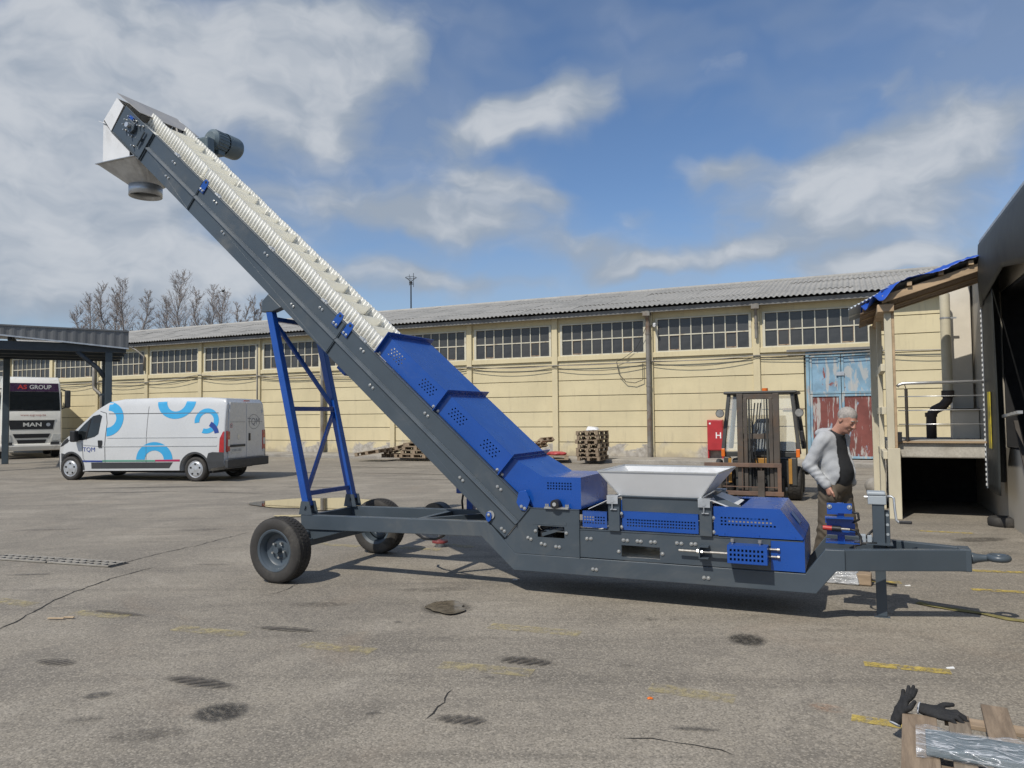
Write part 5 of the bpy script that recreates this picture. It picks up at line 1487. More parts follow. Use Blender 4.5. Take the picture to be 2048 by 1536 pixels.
for sd_ in (1, -1):
    wnd = [(0.93, 1.80), (1.02, 1.845), (1.23, 1.80), (1.50, 1.58), (1.80, 1.30), (1.83, 1.13), (1.55, 1.12), (1.12, 1.22), (1.0, 1.30)]
    wf = vpoly('cab_window', wnd, 'vanglass', 0.005, side=sd_)
    vline('window_divider', [(1.30, 1.735), (1.42, 1.15)], 0.05, 'black', 0.008, sd_)
    vline('door_gap', [(0.76, 0.48), (0.78, 1.0), (0.74, 1.6), (0.80, 1.88), (1.0, 1.93)], 0.014, 'gap', side=sd_)
    vline('door_gap', [(1.55, 1.05), (1.50, 0.62), (1.40, 0.50)], 0.010, 'gap', side=sd_)
    vline('slide_rail', [(-2.75, 1.85), (0.72, 1.86)], 0.016, 'gap', side=sd_)
    vline('crease', [(-2.75, 1.20), (0.70, 1.19)], 0.012, 'gap' if False else 'vanwhite', 0.008, sd_)
    vline('crease', [(-2.75, 0.975), (0.72, 0.955), (1.5, 1.0)], 0.022, 'vanwhite', 0.010, sd_)
    vline('panel_gap', [(-0.56, 0.50), (-0.56, 2.05)], 0.008, 'gap', 0.003, sd_)
    vpoly('sill_insert', [(1.22, 0.50), (1.22, 0.33), (-1.28, 0.36), (-1.40, 0.52)], 'vanclad', 0.005, side=sd_)
    vpoly('rear_cladding', [(-2.45, 0.62), (-2.50, 0.77), (-2.62, 0.80), (-2.97, 0.79), (-2.97, 0.42), (-2.50, 0.34)], 'vanclad', 0.012, side=sd_)
    vpoly('front_bumper_side', [(2.16, 0.72), (2.36, 0.75), (2.56, 0.72), (2.58, 0.30), (2.42, 0.24), (2.37, 0.36), (2.33, 0.55)], 'vanclad', 0.010, side=sd_)
    vpoly('headlight', [(1.98, 1.18), (2.12, 1.175), (2.36, 1.03), (2.44, 0.93), (2.30, 0.96), (2.08, 1.06)], 'black', 0.006, side=sd_)
    vpoly('tail_light', [(-2.97, 1.36), (-2.93, 1.34), (-2.84, 1.16), (-2.82, 0.80), (-2.97, 0.79)], 'taillight', 0.010, side=sd_)
    # wheel arch rims
    for cx in (1.94, -2.08):
        A = arc(cx, 0.33, 0.425, -5, 185, 16); B = arc(cx, 0.33, 0.475, -5, 185, 16)
        for i in range(16):
            vpoly('arch_trim', [A[i], A[i + 1], B[i + 1], B[i]], 'vanclad', 0.010, side=sd_)
vpoly('door_handle', [(1.0, 1.12), (0.98, 0.92), (0.87, 0.92), (0.86, 1.12)], 'black', 0.02)
vpoly('stripe', [(1.52, 0.515), (0.85, 0.515), (0.85, 0.56), (1.52, 0.56)], 'navy', 0.006)
vpoly('stripe', [(0.85, 0.525), (-0.85, 0.535), (-0.85, 0.58), (0.85, 0.57)], 'greenv', 0.006)
vpoly('stripe', [(-0.85, 0.54), (-1.62, 0.55), (-1.62, 0.60), (-0.85, 0.585)], 'crimson', 0.006)
def ring(cx, cz, rx, rz, wx, wz, a0, a1, m, n=26, name='ring_graphic', keep=None, off=0.0055):
    mb = MB(); vs = []; fs = []
    for i in range(n + 1):
        a = R(a0 + (a1 - a0) * i / n)
        for k in (0, 0.5, 1):
            x = cx + (rx - wx * k) * math.cos(a); z = cz + (rz - wz * k) * math.sin(a)
            vs.append((x, vy(x, z) + off, z))
        if i: 
            for k in (0, 1): fs.append((3 * i - 3 + k, 3 * i - 2 + k, 3 * i + 1 + k, 3 * i + k))
    if keep: fs = [f for f in fs if all(keep(vs[j]) for j in f)]
    mb.add(vs, fs)
    return mb.build(name, M[m], van, recalc=False)
ring(0.75, 1.71, 0.53, 0.48, 0.235, 0.24, 92, 268, 'cyan')
ring(-1.425, 2.20, 0.60, 0.50, 0.29, 0.20, 184, 356, 'cyan')
ring(-2.41, 1.635, 0.37, 0.34, 0.15, 0.13, -10, 290, 'cyan', 40)
ring(-0.82, 0.59, 0.575, 0.48, 0.275, 0.23, 0, 180, 'cyan')
ring(-2.28, 1.26, 0.53, 0.42, 0.13, 0.14, 122, 172, 'navy', 12, off=0.008)
# van faces left in view, so lettering runs towards the rear
text_obj('lettering', 'TQM', 0.17, lambda u, v: (1.30 - u, vy(1.30 - u, 0.86 + v) + 0.006, 0.86 + v), M['navy'], van, sx=1.15)
# rear doors
xr = -2.988
def rear(y0, y1, z0, z1, m, name, dx=0.006, bev=0.0):
    b = MB(); b.box(xr - dx, xr, y0, y1, z0, z1); return b.build(name, M[m], van, bev=bev)
for y0, y1 in ((-0.845, -0.008), (0.008, 0.845)):
    b = MB()
    b.hexa([(xr - 0.012, y0 * (1 if y0 < -0.1 else 1), 0.62), (xr - 0.012, y1, 0.62), (xr - 0.012, y1 * 1.0, 1.55), (xr - 0.012, y0 * 1.0, 1.55)], [(xr + 0.02, y0, 0.62), (xr + 0.02, y1, 0.62), (xr + 0.02, y1, 1.55), (xr + 0.02, y0, 1.55)])
    k = 0.90
    b.hexa([(xr - 0.012, y0, 1.55), (xr - 0.012, y1, 1.55), (xr - 0.006, y1 * k, 2.14), (xr - 0.006, y0 * k, 2.14)], [(xr + 0.02, y0, 1.55), (xr + 0.02, y1, 1.55), (xr + 0.02, y1 * k, 2.14), (xr + 0.02, y0 * k, 2.14)])
    dr = b.build('rear_door', M['vanwhite'], van, bev=0.008)
    q = MB(); yc = (y0 + y1) / 2
    q.box(xr - 0.0145, xr - 0.0122, yc - 0.36, yc + 0.36, 1.595, 1.603); q.build('door_crease', M['gap'], dr)
    q = MB()
    for zh in (0.8, 1.3, 1.9): q.box(xr - 0.03, xr - 0.0125, (y0 if y0 < -0.1 else y1) * lerp_tab(zh, [(1.55, 1), (2.14, .9)]) - 0.02, (y0 if y0 < -0.1 else y1) * lerp_tab(zh, [(1.55, 1), (2.14, .9)]) + 0.02, zh - 0.05, zh + 0.05)
    q.build('door_hinge', M['vanwhite'], dr)
rear(-1.0, 1.0, 0.36, 0.60, 'vanclad', 'rear_bumper', 0.11, 0.03)
rear(0.08, 0.80, 0.92, 0.985, 'vanclad', 'plate_light_bar', 0.035, 0.01)
pl = rear(0.22, 0.72, 0.76, 0.895, 'plategrey', 'number_plate', 0.022, 0.003)
for i_ in range(7):
    q = MB(); y_ = 0.66 - i_ * 0.062; q.box(xr - 0.0235, xr - 0.0221, y_ - 0.014, y_ + 0.014, 0.795, 0.865); q.build('plate_mark', M['greytext'], pl)
rear(-0.18, -0.10, 1.07, 1.28, 'black', 'rear_handle', 0.03, 0.01)
b = MB(); b.cyl((xr - 0.013, 0.72, 1.50), (xr - 0.0155, 0.72, 1.50), 0.062, n=18); st = b.build('sticker', M['crimson'], van)
b = MB(); b.cyl((xr - 0.0156, 0.72, 1.50), (xr - 0.0170, 0.72, 1.50), 0.047, n=18); b.build('sticker_face', M['plategrey'], st)
b = MB(); b.box(xr - 0.0178, xr - 0.0172, 0.700, 0.74, 1.475, 1.525); b.build('sticker_mark', M['greytext'], st)
text_obj('lettering', 'TQM', 0.27, lambda u, v: (xr - 0.0135, -0.36 - u, 1.60 + v), M['greytext'], van, sx=1.05)
def rear_arc(a0, a1, rx, rz, w):
    mb = MB(); vs = []; fs = []
    for i in range(19):
        a = R(a0 + (a1 - a0) * i / 18)
        for k in (1.0, 1.0 - w): vs.append((xr - 0.0132, -0.36 - rx * k * math.cos(a), 1.60 + rz * k * math.sin(a)))
        if i: fs.append((2 * i - 2, 2 * i - 1, 2 * i + 1, 2 * i))
    mb.add(vs, fs); mb.build('logo_ring', M['gap'], van, recalc=False)
rear_arc(25, 155, 0.27, 0.21, 0.05); rear_arc(205, 335, 0.27, 0.21, 0.05)
b = MB(); b.prism([(0.32, 1.20), (0.36, 1.26), (0.42, 1.27), (0.45, 1.22), (0.42, 1.14), (0.38, 1.10), (0.34, 1.12)], xr - 0.016, xr - 0.0125, 'x'); b.build('badge', M['galv'], van)
for sd_ in (1, -1):
    b = MB(); b.box(xr - 0.03, xr + 0.05, sd_ * 0.86 - 0.07, sd_ * 0.86 + 0.10 * (1 if sd_ > 0 else 1) - 0.03, 0.80, 1.36); o = b.build('tail_light', M['taillight'], van, bev=0.02)
    b = MB(); b.box(xr - 0.034, xr - 0.029, sd_ * 0.86 - 0.05, sd_ * 0.86 + 0.04, 0.95, 1.13); b.build('tail_light_lens', M['lens'], o)
rear(-0.13, 0.13, 2.17, 2.20, 'taillight', 'brake_light', 0.02)
b = MB(); b.add([(0.99, -0.80, 2.075), (0.99, 0.80, 2.075), (1.90, 0.90, 1.345), (1.90, -0.90, 1.345)], [(0, 1, 2, 3)]); b.build('windscreen', M['vanglass'], van, solid=0.012)
for sd_ in (1, -1):
    b = MB(); b.box(1.60, 1.78, sd_ * 1.03, sd_ * 1.20, 1.08, 1.40); mr = b.build('wing_mirror', M['black'], van, bev=0.04, seg=3)
    b = MB(); b.box(1.64, 1.72, sd_ * 0.95, sd_ * 1.05, 1.15, 1.22); b.build('mirror_arm', M['black'], mr)
    b = MB(); b.box(1.75, 1.795, sd_ * 1.06, sd_ * 1.205, 1.14, 1.24); b.build('mirror_indicator', M['vanwhite'], mr)
vw = make_wheel(0.335, 0.21, 'wheel', 0.215, 'alloy', 3, 48, 5)
vw.parent = van; vw.location = (-2.08, 0.87, 0.332); vw.rotation_euler = (0, 0, pi)
for x, y_, rz in ((1.94, 0.87, pi), (-2.08, -0.87, 0), (1.94, -0.87, 0)):
    c = copy_tree(vw, van); c.location = (x, y_, 0.332); c.rotation_euler = (0, 0, rz)
hubp = MB(); hubp.lathe([(0.205, -0.092), (0.19, -0.108), (0.15, -0.112), (0.11, -0.105), (0.06, -0.118), (0.0, -0.12)], (0, 0, 0), (0, 1, 0), 24)
for w in [c for c in van.children if c.name.startswith('wheel')]:
    q = hubp.build('hubcap', M['alloy'], w, smooth=True)
    for i in range(5):
        a = 2 * pi * i / 5
        s_ = MB(); s_.cyl((0.145 * math.sin(a), -0.105, 0.145 * math.cos(a)), (0.145 * math.sin(a), -0.117, 0.145 * math.cos(a)), 0.028, n=10); s_.build('hubcap_slot', M['black'], q)

# ================================================================== TRUCK
M['truckwhite'] = mat('off_white_truck_paint', (0.76, 0.74, 0.67), 0.35, var=0.05, scale=1.5, dirt=(0.44, 0.41, 0.35), dirt_amt=0.2, coat=0.4)
tk = empty('lorry', (-21.30, 33.05, 0), -R(53))
tag(tk, 'white cab-over lorry with dark grille waiting under the grey canopy', 'truck')
co_ = [(-2.25, 0.55), (-2.25, 3.35), (-1.9, 3.62), (-0.9, 3.66), (-0.42, 3.58), (-0.20, 3.36), (-0.03, 2.10), (0.05, 1.9), (0.08, 1.25), (0.06, 0.62), (-0.55, 0.60)] + arc(-1.32, 0.52, 0.60, 8, 172, 10) + [(-2.0, 0.56)]
def tf(x, z): return lerp_tab(x, [(-0.5, 1.0), (-0.1, 0.965), (0.1, 0.93)]) * lerp_tab(z, [(1.0, 1.0), (2.2, 0.985), (3.3, 0.93), (3.7, 0.86)])
shaped('cab', co_, 1.20, [1.0, 1.6, 2.1, 2.7, 3.3], [-0.6, -0.4, -0.2, -0.05], tf, M['truckwhite'], tk, bev_sel=lambda a, b: min(a.z, b.z) > 1.0, bev=0.10)
def fx(z): return lerp_tab(z, [(0.6, 0.06), (1.25, 0.08), (1.9, 0.05), (2.1, -0.03), (3.36, -0.20), (3.6, -0.42)])
def fplate(pts, m, name, off=0.006, parent=tk, th=0.02):
    a = [(fx(p[1]) + off, p[0], p[1]) for p in pts]; b_ = [(fx(p[1]) + off - th, p[0], p[1]) for p in pts]
    b = MB(); b.hexa(a, b_); return b.build(name, M[m], parent)
fplate([(-1.08, 2.12), (1.08, 2.12), (1.04, 2.97), (-1.04, 2.97)], 'vanglass', 'windscreen', 0.008)
M['visor'] = mat('plum_sun_strip', (0.055, 0.025, 0.06), 0.3)
fplate([(-1.03, 2.98), (1.03, 2.98), (1.0, 3.35), (-1.0, 3.35)], 'visor', 'sun_strip', 0.010)
text_obj('lettering', 'AS', 0.26, lambda u, v: (fx(3.17 + v) + 0.016, -0.36 + u, 3.17 + v), M['redplastic'], tk, sx=1.2, offset=0.006)
text_obj('lettering', 'GROUP', 0.26, lambda u, v: (fx(3.17 + v) + 0.016, 0.32 + u, 3.17 + v), M['plategrey'], tk, sx=0.95, offset=0.004)
fplate([(-0.80, 1.30), (0.80, 1.30), (0.86, 1.70), (-0.86, 1.70)], 'black', 'grille', 0.012)
fplate([(-0.90, 1.70), (0.90, 1.70), (0.90, 1.745), (-0.90, 1.745)], 'truckwhite', 'grille_frame', 0.02)
text_obj('lettering', 'MAN', 0.24, lambda u, v: (fx(1.50 + v) + 0.016, 0.02 + u, 1.50 + v), M['plategrey'], tk, sx=1.35, offset=0.006)
text_obj('lettering', 'www.asgroup.ba', 0.13, lambda u, v: (fx(1.93 + v) + 0.008, 0.05 + u, 1.93 + v), mat('faded_red_print', (0.42, 0.18, 0.15), 0.6), tk, sx=1.1)
b = MB(); b.cyl((fx(1.5) + 0.012, 0.62, 1.50), (fx(1.5) + 0.02, 0.62, 1.50), 0.08, n=16); b.build('badge', M['galv'], tk)
fplate([(-0.62, 0.92), (0.62, 0.92), (0.70, 1.10), (-0.70, 1.10)], 'black', 'lower_grille', 0.012)
fplate([(-0.50, 0.68), (0.50, 0.68), (0.56, 0.84), (-0.56, 0.84)], 'black', 'lower_grille', 0.012)
b = MB(); b.prism([(-0.5, 0.34), (0.10, 0.36), (0.16, 0.55), (0.14, 0.66), (-0.5, 0.66)], -1.18, 1.18); b.build('bumper', M['truckwhite'], tk, bev=0.04)
for s_ in (-1, 1):
    fplate([(s_ * 0.74, 0.80), (s_ * 1.08, 0.80), (s_ * 1.12, 1.06), (s_ * 0.80, 1.08)], 'lens', 'headlight', 0.02)
    fplate([(s_ * 0.70, 0.62), (s_ * 1.05, 0.62), (s_ * 1.05, 0.74), (s_ * 0.72, 0.74)], 'vanclad', 'fog_light', 0.10)
    b = MB(); b.box(-0.40, -0.16, s_ * 1.28, s_ * 1.50, 2.25, 3.05); b.build('mirror', M['vanclad'], tk, bev=0.05, seg=3)
    b = MB(); b.bar((-0.3, s_ * 1.12, 3.1), (-0.28, s_ * 1.40, 3.0), 0.05, 0.05).bar((-0.3, s_ * 1.12, 2.2), (-0.28, s_ * 1.40, 2.3), 0.05, 0.05); b.build('mirror_arm', M['vanclad'], tk)
    b = MB(); b.prism([(-1.6, 2.15), (-0.35, 2.15), (-0.50, 3.0), (-1.6, 3.0)], s_ * 1.176, s_ * 1.186); b.build('side_window', M['vanglass'], tk)
    b = MB(); b.box(-0.62, -0.40, s_ * 1.10, s_ * 1.20, 0.35, 0.80); b.build('cab_step', M['vanclad'], tk)
fplate([(-1.0, 2.12), (-0.3, 2.16), (-0.3, 2.19), (-1.0, 2.15)], 'black', 'wiper', 0.018)
fplate([(0.1, 2.12), (0.8, 2.16), (0.8, 2.19), (0.1, 2.15)], 'black', 'wiper', 0.018)
lw = make_wheel(0.50, 0.30, 'wheel', 0.29, 'galv', 4, 48, 8)
lw.parent = tk; lw.location = (-1.32, -1.02, 0.497)
for x, y_, rz in ((-1.32, 1.02, pi), (-4.9, -1.02, 0), (-4.9, 1.02, pi)):
    c = copy_tree(lw, tk); c.location = (x, y_, 0.497); c.rotation_euler = (0, 0, rz)
b = MB(); b.box(-7.0, -0.5, -0.42, 0.42, 0.55, 0.85); b.build('chassis', M['dark'], tk)
b = MB(); b.box(-3.9, -2.5, -1.2, -0.6, 0.35, 0.95); b.build('fuel_tank', M['navy'], tk, bev=0.05)
b = MB(); b.box(-8.6, -2.75, -1.25, 1.25, 1.05, 3.75); b.build('cargo_box', M['truckwhite'], tk, bev=0.02)

# ================================================================== LEFT CANOPY
M['corr'] = mat('grey_corrugated_fascia', (0.155, 0.158, 0.16), 0.5, 0.2, var=0.12, scale=1.0, stretch=(1, 1, 0.4))
M['canopydark'] = mat('dark_blue_steel', (0.035, 0.045, 0.055), 0.6, var=0.1)
M['canopysteel'] = mat('slate_blue_steel', (0.055, 0.075, 0.088), 0.55, var=0.12)
cn = empty('truck_canopy', (-13.95, 27.0, 0), R(210))
tag(cn, 'grey steel canopy with ribbed fascia over the parked lorry', 'canopy')
# local x runs left along the fascia, local -y is away from the camera
def zt_(x): return 4.87 + 0.01 * x
def zb_(x): return 4.29 + 0.085 * x
LX = 6.0
b = MB(); n = int(LX / 0.075); vs = []; fs = []
for i in range(n + 1):
    x = LX * i / n; d = 0.018 if (i // 2) % 2 else 0.0
    vs += [(x, d, zb_(x)), (x, d, zt_(x))]
    if i: fs.append((2 * i - 2, 2 * i, 2 * i + 1, 2 * i - 1))
b.add(vs, fs); b.build('fascia', M['corr'], cn, recalc=False)
b = MB(); b.hexa([(-0.03, 0.03, zb_(0) - 0.05), (LX, 0.03, zb_(LX) - 0.05), (LX, 0.03, zb_(LX)), (-0.03, 0.03, zb_(0))], [(-0.03, -0.05, zb_(0) - 0.05), (LX, -0.05, zb_(LX) - 0.05), (LX, -0.05, zb_(LX)), (-0.03, -0.05, zb_(0))]); b.build('drip_edge', M['galv'], cn)
b = MB(); b.hexa([(-0.03, 0.04, zt_(0)), (LX, 0.04, zt_(LX)), (LX, 0.04, zt_(LX) + 0.05), (-0.03, 0.04, zt_(0) + 0.05)], [(-0.03, -5.0, zt_(0)), (LX, -5.0, zt_(LX)), (LX, -5.0, zt_(LX) + 0.05), (-0.03, -5.0, zt_(0) + 0.05)]); b.build('roof', M['corr'], cn)
b = MB(); b.box(-0.02, 0.0, -5.0, -0.02, 4.32, 4.87); b.build('end_sheet', M['corr'], cn)
for y_ in (-0.25, -2.0, -3.6, -4.9):
    b = MB(); b.box(0.05, LX, y_ - 0.09, y_ + 0.09, 4.12, 4.42); b.build('girder', M['canopydark'], cn)
for x in (0.55, 2.0, 3.6, 5.2):
    b = MB(); b.bar((x, -0.3, 4.55), (x, -4.9, 4.55), 0.12, 0.2); b.build('rafter', M['canopydark'], cn)
for x in (0.60, 4.0):
    b = MB(); b.box(x - 0.11, x + 0.11, -0.36, -0.14, 0.0, 4.12); b.build('post', M['canopysteel'], cn, bev=0.01)
    b = MB(); b.box(x - 0.11, x + 0.11, -4.96, -4.74, 0.0, 4.12); b.build('post', M['canopysteel'], cn, bev=0.01)
    b = MB(); b.tube([(x + 0.12, -0.25, 3.2), (x + 0.35, -0.25, 3.55), (x + 0.75, -0.25, 3.9), (x + 1.0, -0.25, 4.14)], 0.08, 8); b.build('knee_brace', M['canopydark'], cn, smooth=True)
    b = MB(); b.bar((x - 0.12, -0.25, 3.0 - 0.35), (x + 0.28, -0.2, 3.0 - 0.42), 0.10, 0.06); b.build('lamp_arm', M['canopysteel'], cn)

# ================================================================== LOADING DOCK ON THE RIGHT
DQ = Vector((6.1, 11.96, 0))
M['dockconc'] = mat('spalled_white_concrete', (0.46, 0.43, 0.37), 0.85, var=0.16, scale=2.5, dirt=(0.20, 0.17, 0.13), dirt_amt=0.45, bump=0.5, bscale=14, fine=0.15)
M['cream_timber'] = mat('cream_painted_timber', (0.60, 0.545, 0.41), 0.7, var=0.1, scale=3, dirt=(0.40, 0.32, 0.2), dirt_amt=0.25, stretch=(1, 1, 0.3), bump=0.1, bscale=30)
M['rawwood'] = mat('fresh_sawn_timber', (0.47, 0.34, 0.21), 0.75, var=0.18, scale=3, stretch=(0.4, 2, 2), dirt=(0.26, 0.16, 0.085), dirt_amt=0.3, bump=0.15, bscale=40)
M['plankwood'] = mat('brown_soffit_planks', (0.20, 0.135, 0.085), 0.8, var=0.22, scale=3, stretch=(0.3, 3, 2), bump=0.15, bscale=40)
M['beige'] = mat('beige_cladding', (0.46, 0.42, 0.35), 0.7, var=0.06, scale=0.7)
M['ironwork'] = mat('dark_iron', (0.06, 0.052, 0.045), 0.6, 0.3, var=0.2)
M['darkpipe'] = mat('dark_brown_pipe', (0.07, 0.055, 0.048), 0.55, var=0.15)
M['creampipe'] = mat('cream_pipe', (0.62, 0.57, 0.43), 0.5, var=0.06)
def shelter_mat():
    m, N, b, out = newmat('dock_shelter_fabric')
    co = objco(N)
    n = N.noise(co, 1.4, 6, 0.62, 0.4)
    c = N.mix(N.ramp(n, 0.3, 0.7), (0.017, 0.019, 0.0185), (0.034, 0.037, 0.034))
    c = N.mix(N.ramp(N.noise(N.mapping(co, sc=(1, 6, 1.2)), 1.0, 6, 0.7), 0.58, 0.8, 0, 0.45), c, (0.075, 0.076, 0.068))
    N.put(b.inputs['Base Color'], c)
    b.inputs['Roughness'].default_value = 0.55
    bp = N.new('ShaderNodeBump'); bp.inputs['Strength'].default_value = 0.2; bp.inputs['Distance'].default_value = 0.02
    N.put(bp.inputs['Height'], N.noise(co, 5, 4, 0.6)); N.l.new(bp.outputs[0], b.inputs['Normal'])
    return m
M['fabric'] = shelter_mat()
def dframe(name, label, cat, group=None):
    o = empty(name, DQ, YAW); tag(o, label, cat, group); return o
bd = dframe('office_building', 'beige building edge behind the dark dock shelter at right', 'building')
b = MB(); b.box(1.50, 12, -9.0, -3.6, 0, 4.15).box(1.50, 12, -0.05, 3.2, 0, 4.15).box(1.50, 12, -3.6, -0.05, 3.5, 4.15).box(1.50, 12, -3.6, -0.05, 0.0, 1.15).box(6.0, 12, -3.6, -0.05, 1.15, 3.5)
b.build('wall', M['beige'], bd)
b = MB(); b.box(1.40, 12.2, -9.2, 3.4, 4.15, 4.22); b.build('roof', M['white_sheet'], bd)
b = MB(); b.box(1.505, 5.9, -3.55, -3.5, 1.155, 3.48).box(1.505, 5.9, -0.2, -0.15, 1.155, 3.48).box(5.9, 5.95, -3.55, -0.15, 1.155, 3.48); b.build('inner_wall', M['dark'], bd)  # near-black lining: the opening's shade is put into its colour
b = MB(); b.box(1.503, 5.9, -3.5, -0.2, 3.44, 3.49); b.build('shade_ceiling', M['dark'], bd)  # dark plate added under the lintel to black out the opening
b = MB(); b.box(1.503, 5.9, -3.5, -0.2, 1.152, 1.17); b.build('shade_floor', M['dark'], bd)  # dark plate added over the beige floor, shade by colour
M['palebeige'] = mat('pale_beige_panel', (0.70, 0.645, 0.545), 0.6, var=0.05)
b = MB(); b.box(1.12, 1.46, 2.62, 3.0, 1.206, 4.15); b.build('corner_panel', M['palebeige'], bd, bev=0.01)
b = MB(); b.box(1.07, 1.49, 2.25, 2.60, 1.2, 1.72); bx_ = b.build('meter_box', M['palebeige'], bd, bev=0.01)
b = MB(); b.box(1.0, 1.495, 2.18, 2.62, 1.72, 1.75); b.build('meter_box_lid', M['ironwork'], bx_)
pf = dframe('loading_platform', 'raised concrete loading platform with a crumbling edge behind the rail', 'platform')
b = MB(); b.box(-0.06, 1.495, 0.02, 3.1, 0.97, 1.205); sl_ = b.build('slab', M['dockconc'], pf, bev=0.02)
b = MB(); b.box(-0.04, 1.48, -0.03, 0.02, 1.205, 1.235); b.build('edge_board', M['rawwood'], pf)
b = MB(); b.box(0.0, 1.49, 2.9, 3.05, 0.0, 0.97); b.build('back_wall', M['dark'], pf)  # near-black colour stands in for shade under the slab
b = MB(); b.box(0.02, 0.12, 0.3, 2.9, 0.0, 0.97); b.build('side_wall', M['dark'], pf)  # closes the recess in near-black to keep it dark
# lean-to roof
lt = dframe('lean_to_canopy', 'timber lean-to canopy on cream posts over the loading platform', 'canopy')
def rz(x): return 3.36 + (x + 0.45) * 0.30
b = MB(); b.box(-0.09, 0.09, -0.09, 0.09, 0.0, 1.12); b.build('post', M['cream_timber'], lt, bev=0.008)
b = MB(); b.box(-0.085, 0.02, -0.07, 0.07, 1.12, 3.44); b.build('post', M['cream_timber'], lt, bev=0.008)
b = MB(); b.box(0.02, 0.06, -0.06, 0.07, 1.12, 3.30); b.build('post', M['rawwood'], lt, bev=0.006)
b = MB(); b.box(-0.24, -0.07, 2.5, 2.68, 0.0, 3.36); b.build('post', M['cream_timber'], lt, bev=0.008)
b = MB(); b.box(-0.16, -0.08, 1.25, 1.38, 0.0, 3.38); b.build('post', M['cream_timber'], lt, bev=0.008)
for z in (1.0, 1.72, 2.42):
    b = MB(); b.box(-0.15, -0.07, 0.07, 2.5, z - 0.06, z + 0.06); b.build('rung', M['cream_timber'], lt, bev=0.006)
b = MB(); b.box(-0.14, -0.10, 1.4, 2.5, 0.0, 0.95); b.build('infill_board', M['cream_timber'], lt)
b = MB(); b.box(-0.18, 0.06, -0.15, 3.0, 3.30, 3.42); b.build('wall_plate', M['rawwood'], lt, bev=0.006)
for y_ in (-0.18, 0.7, 1.47):
    XL = -0.11 if y_ < 0 else -0.38
    b = MB(); b.hexa([(XL, y_ - 0.03, rz(XL) - 0.03), (1.48, y_ - 0.03, rz(1.48) - 0.03), (1.48, y_ - 0.03, rz(1.48) + 0.09), (XL, y_ - 0.03, rz(XL) + 0.09)], [(XL, y_ + 0.03, rz(XL) - 0.03), (1.48, y_ + 0.03, rz(1.48) - 0.03), (1.48, y_ + 0.03, rz(1.48) + 0.09), (XL, y_ + 0.03, rz(XL) + 0.09)])
    b.build('rafter', M['rawwood'], lt, bev=0.004)
for x in (-0.30, 0.28, 0.72, 1.12):
    b = MB(); b.box(x - 0.035, x + 0.035, -0.26 if x > 0 else 0.55, 1.55 if x > 0 else 2.8, rz(x) + 0.095, rz(x) + 0.165); b.build('purlin', M['rawwood'], lt, bev=0.006)
k = 0
x = -0.42
while x < 1.44:
    b = MB(); YS = -0.13 if x > -0.12 else 0.5; YE = 1.5 if x > -0.12 else 2.8
    b.hexa([(x, YS, rz(x) - 0.012), (x + 0.135, YS, rz(x + 0.135) - 0.012), (x + 0.135, YS, rz(x + 0.135) + 0.008), (x, YS, rz(x) + 0.008)], [(x, YE, rz(x) - 0.012), (x + 0.135, YE, rz(x + 0.135) - 0.012), (x + 0.135, YE, rz(x + 0.135) + 0.008), (x, YE, rz(x) + 0.008)])
    b.build('soffit_plank', M['plankwood'], lt); x += 0.14
M['polysheet'] = mat('pale_corrugated_plastic', (0.50, 0.55, 0.60), 0.35, var=0.1)
b = MB(); ny = 100; vs = []; fs = []
for i in range(ny + 1):
    y_ = -0.1 + (2.9 if False else 1.7) * i / ny; d = 0.016 * math.cos(2 * pi * y_ / 0.096)
    xl_ = -0.12 - 0.48 * min(1.0, max(0.0, (y_ - 0.1) / 0.8))
    vs += [(xl_, y_, rz(xl_) + 0.19 + d), (1.45, y_, rz(1.45) + 0.19 + d)]
    if i: fs.append((2 * i - 2, 2 * i - 1, 2 * i + 1, 2 * i))
b.add(vs, fs); b.build('roof_sheet', M['polysheet'], lt, recalc=False, solid=0.004)
b = MB(); vs = []; fs = []
for i in range(61):
    y_ = 1.0 + 1.85 * i / 60; d = 0.016 * math.cos(2 * pi * y_ / 0.096)
    vs += [(-0.60, y_, rz(-0.60) + 0.20 + d), (-0.05, y_, rz(-0.05) + 0.20 + d)]
    if i: fs.append((2 * i - 2, 2 * i - 1, 2 * i + 1, 2 * i))
b.add(vs, fs); b.build('roof_sheet', M['polysheet'], lt, recalc=False, solid=0.004)
# blue tarpaulin thrown over the roof
M['tarp'] = mat('blue_tarpaulin', (0.018, 0.085, 0.46), 0.38, var=0.12, scale=5, bump=0.4, bscale=9)
tp = dframe('tarpaulin', 'blue tarpaulin draped over the front of the timber canopy roof', 'tarpaulin')
rt_ = random.Random(3)
NU, NV = 40, 22
hx = [[rt_.gauss(0, 1) for _ in range(NV + 1)] for _ in range(NU + 1)]
def tarp(u, v):
    x = (-0.16 - 0.30 * min(1.0, v / 0.45)) + u * (1.61 + 0.30 * min(1.0, v / 0.45))
    y_ = -0.32 + v * 1.85
    z = rz(x) + 0.225 + 0.012 * math.sin(9 * x + 4 * v) + 0.014 * math.sin(17 * y_ + 5 * u)
    if v < 0.12: z -= (0.12 - v) * 0.55 * (0.6 + 0.4 * math.sin(14 * u)); y_ = -0.30 + (y_ + 0.30) * 0.6
    if u < 0.16:
        z -= (0.16 - u) * 1.0 * (0.7 + 0.45 * math.sin(19 * v + 1)); x += (0.16 - u) * 0.35
    i, j = int(u * NU + .5), int(v * NV + .5)
    return (x, y_, z + 0.005 * hx[i][j])
b = MB(); b.grid(NU, NV, tarp); b.build('sheet', M['tarp'], tp, smooth=True, solid=0.004, recalc=False)
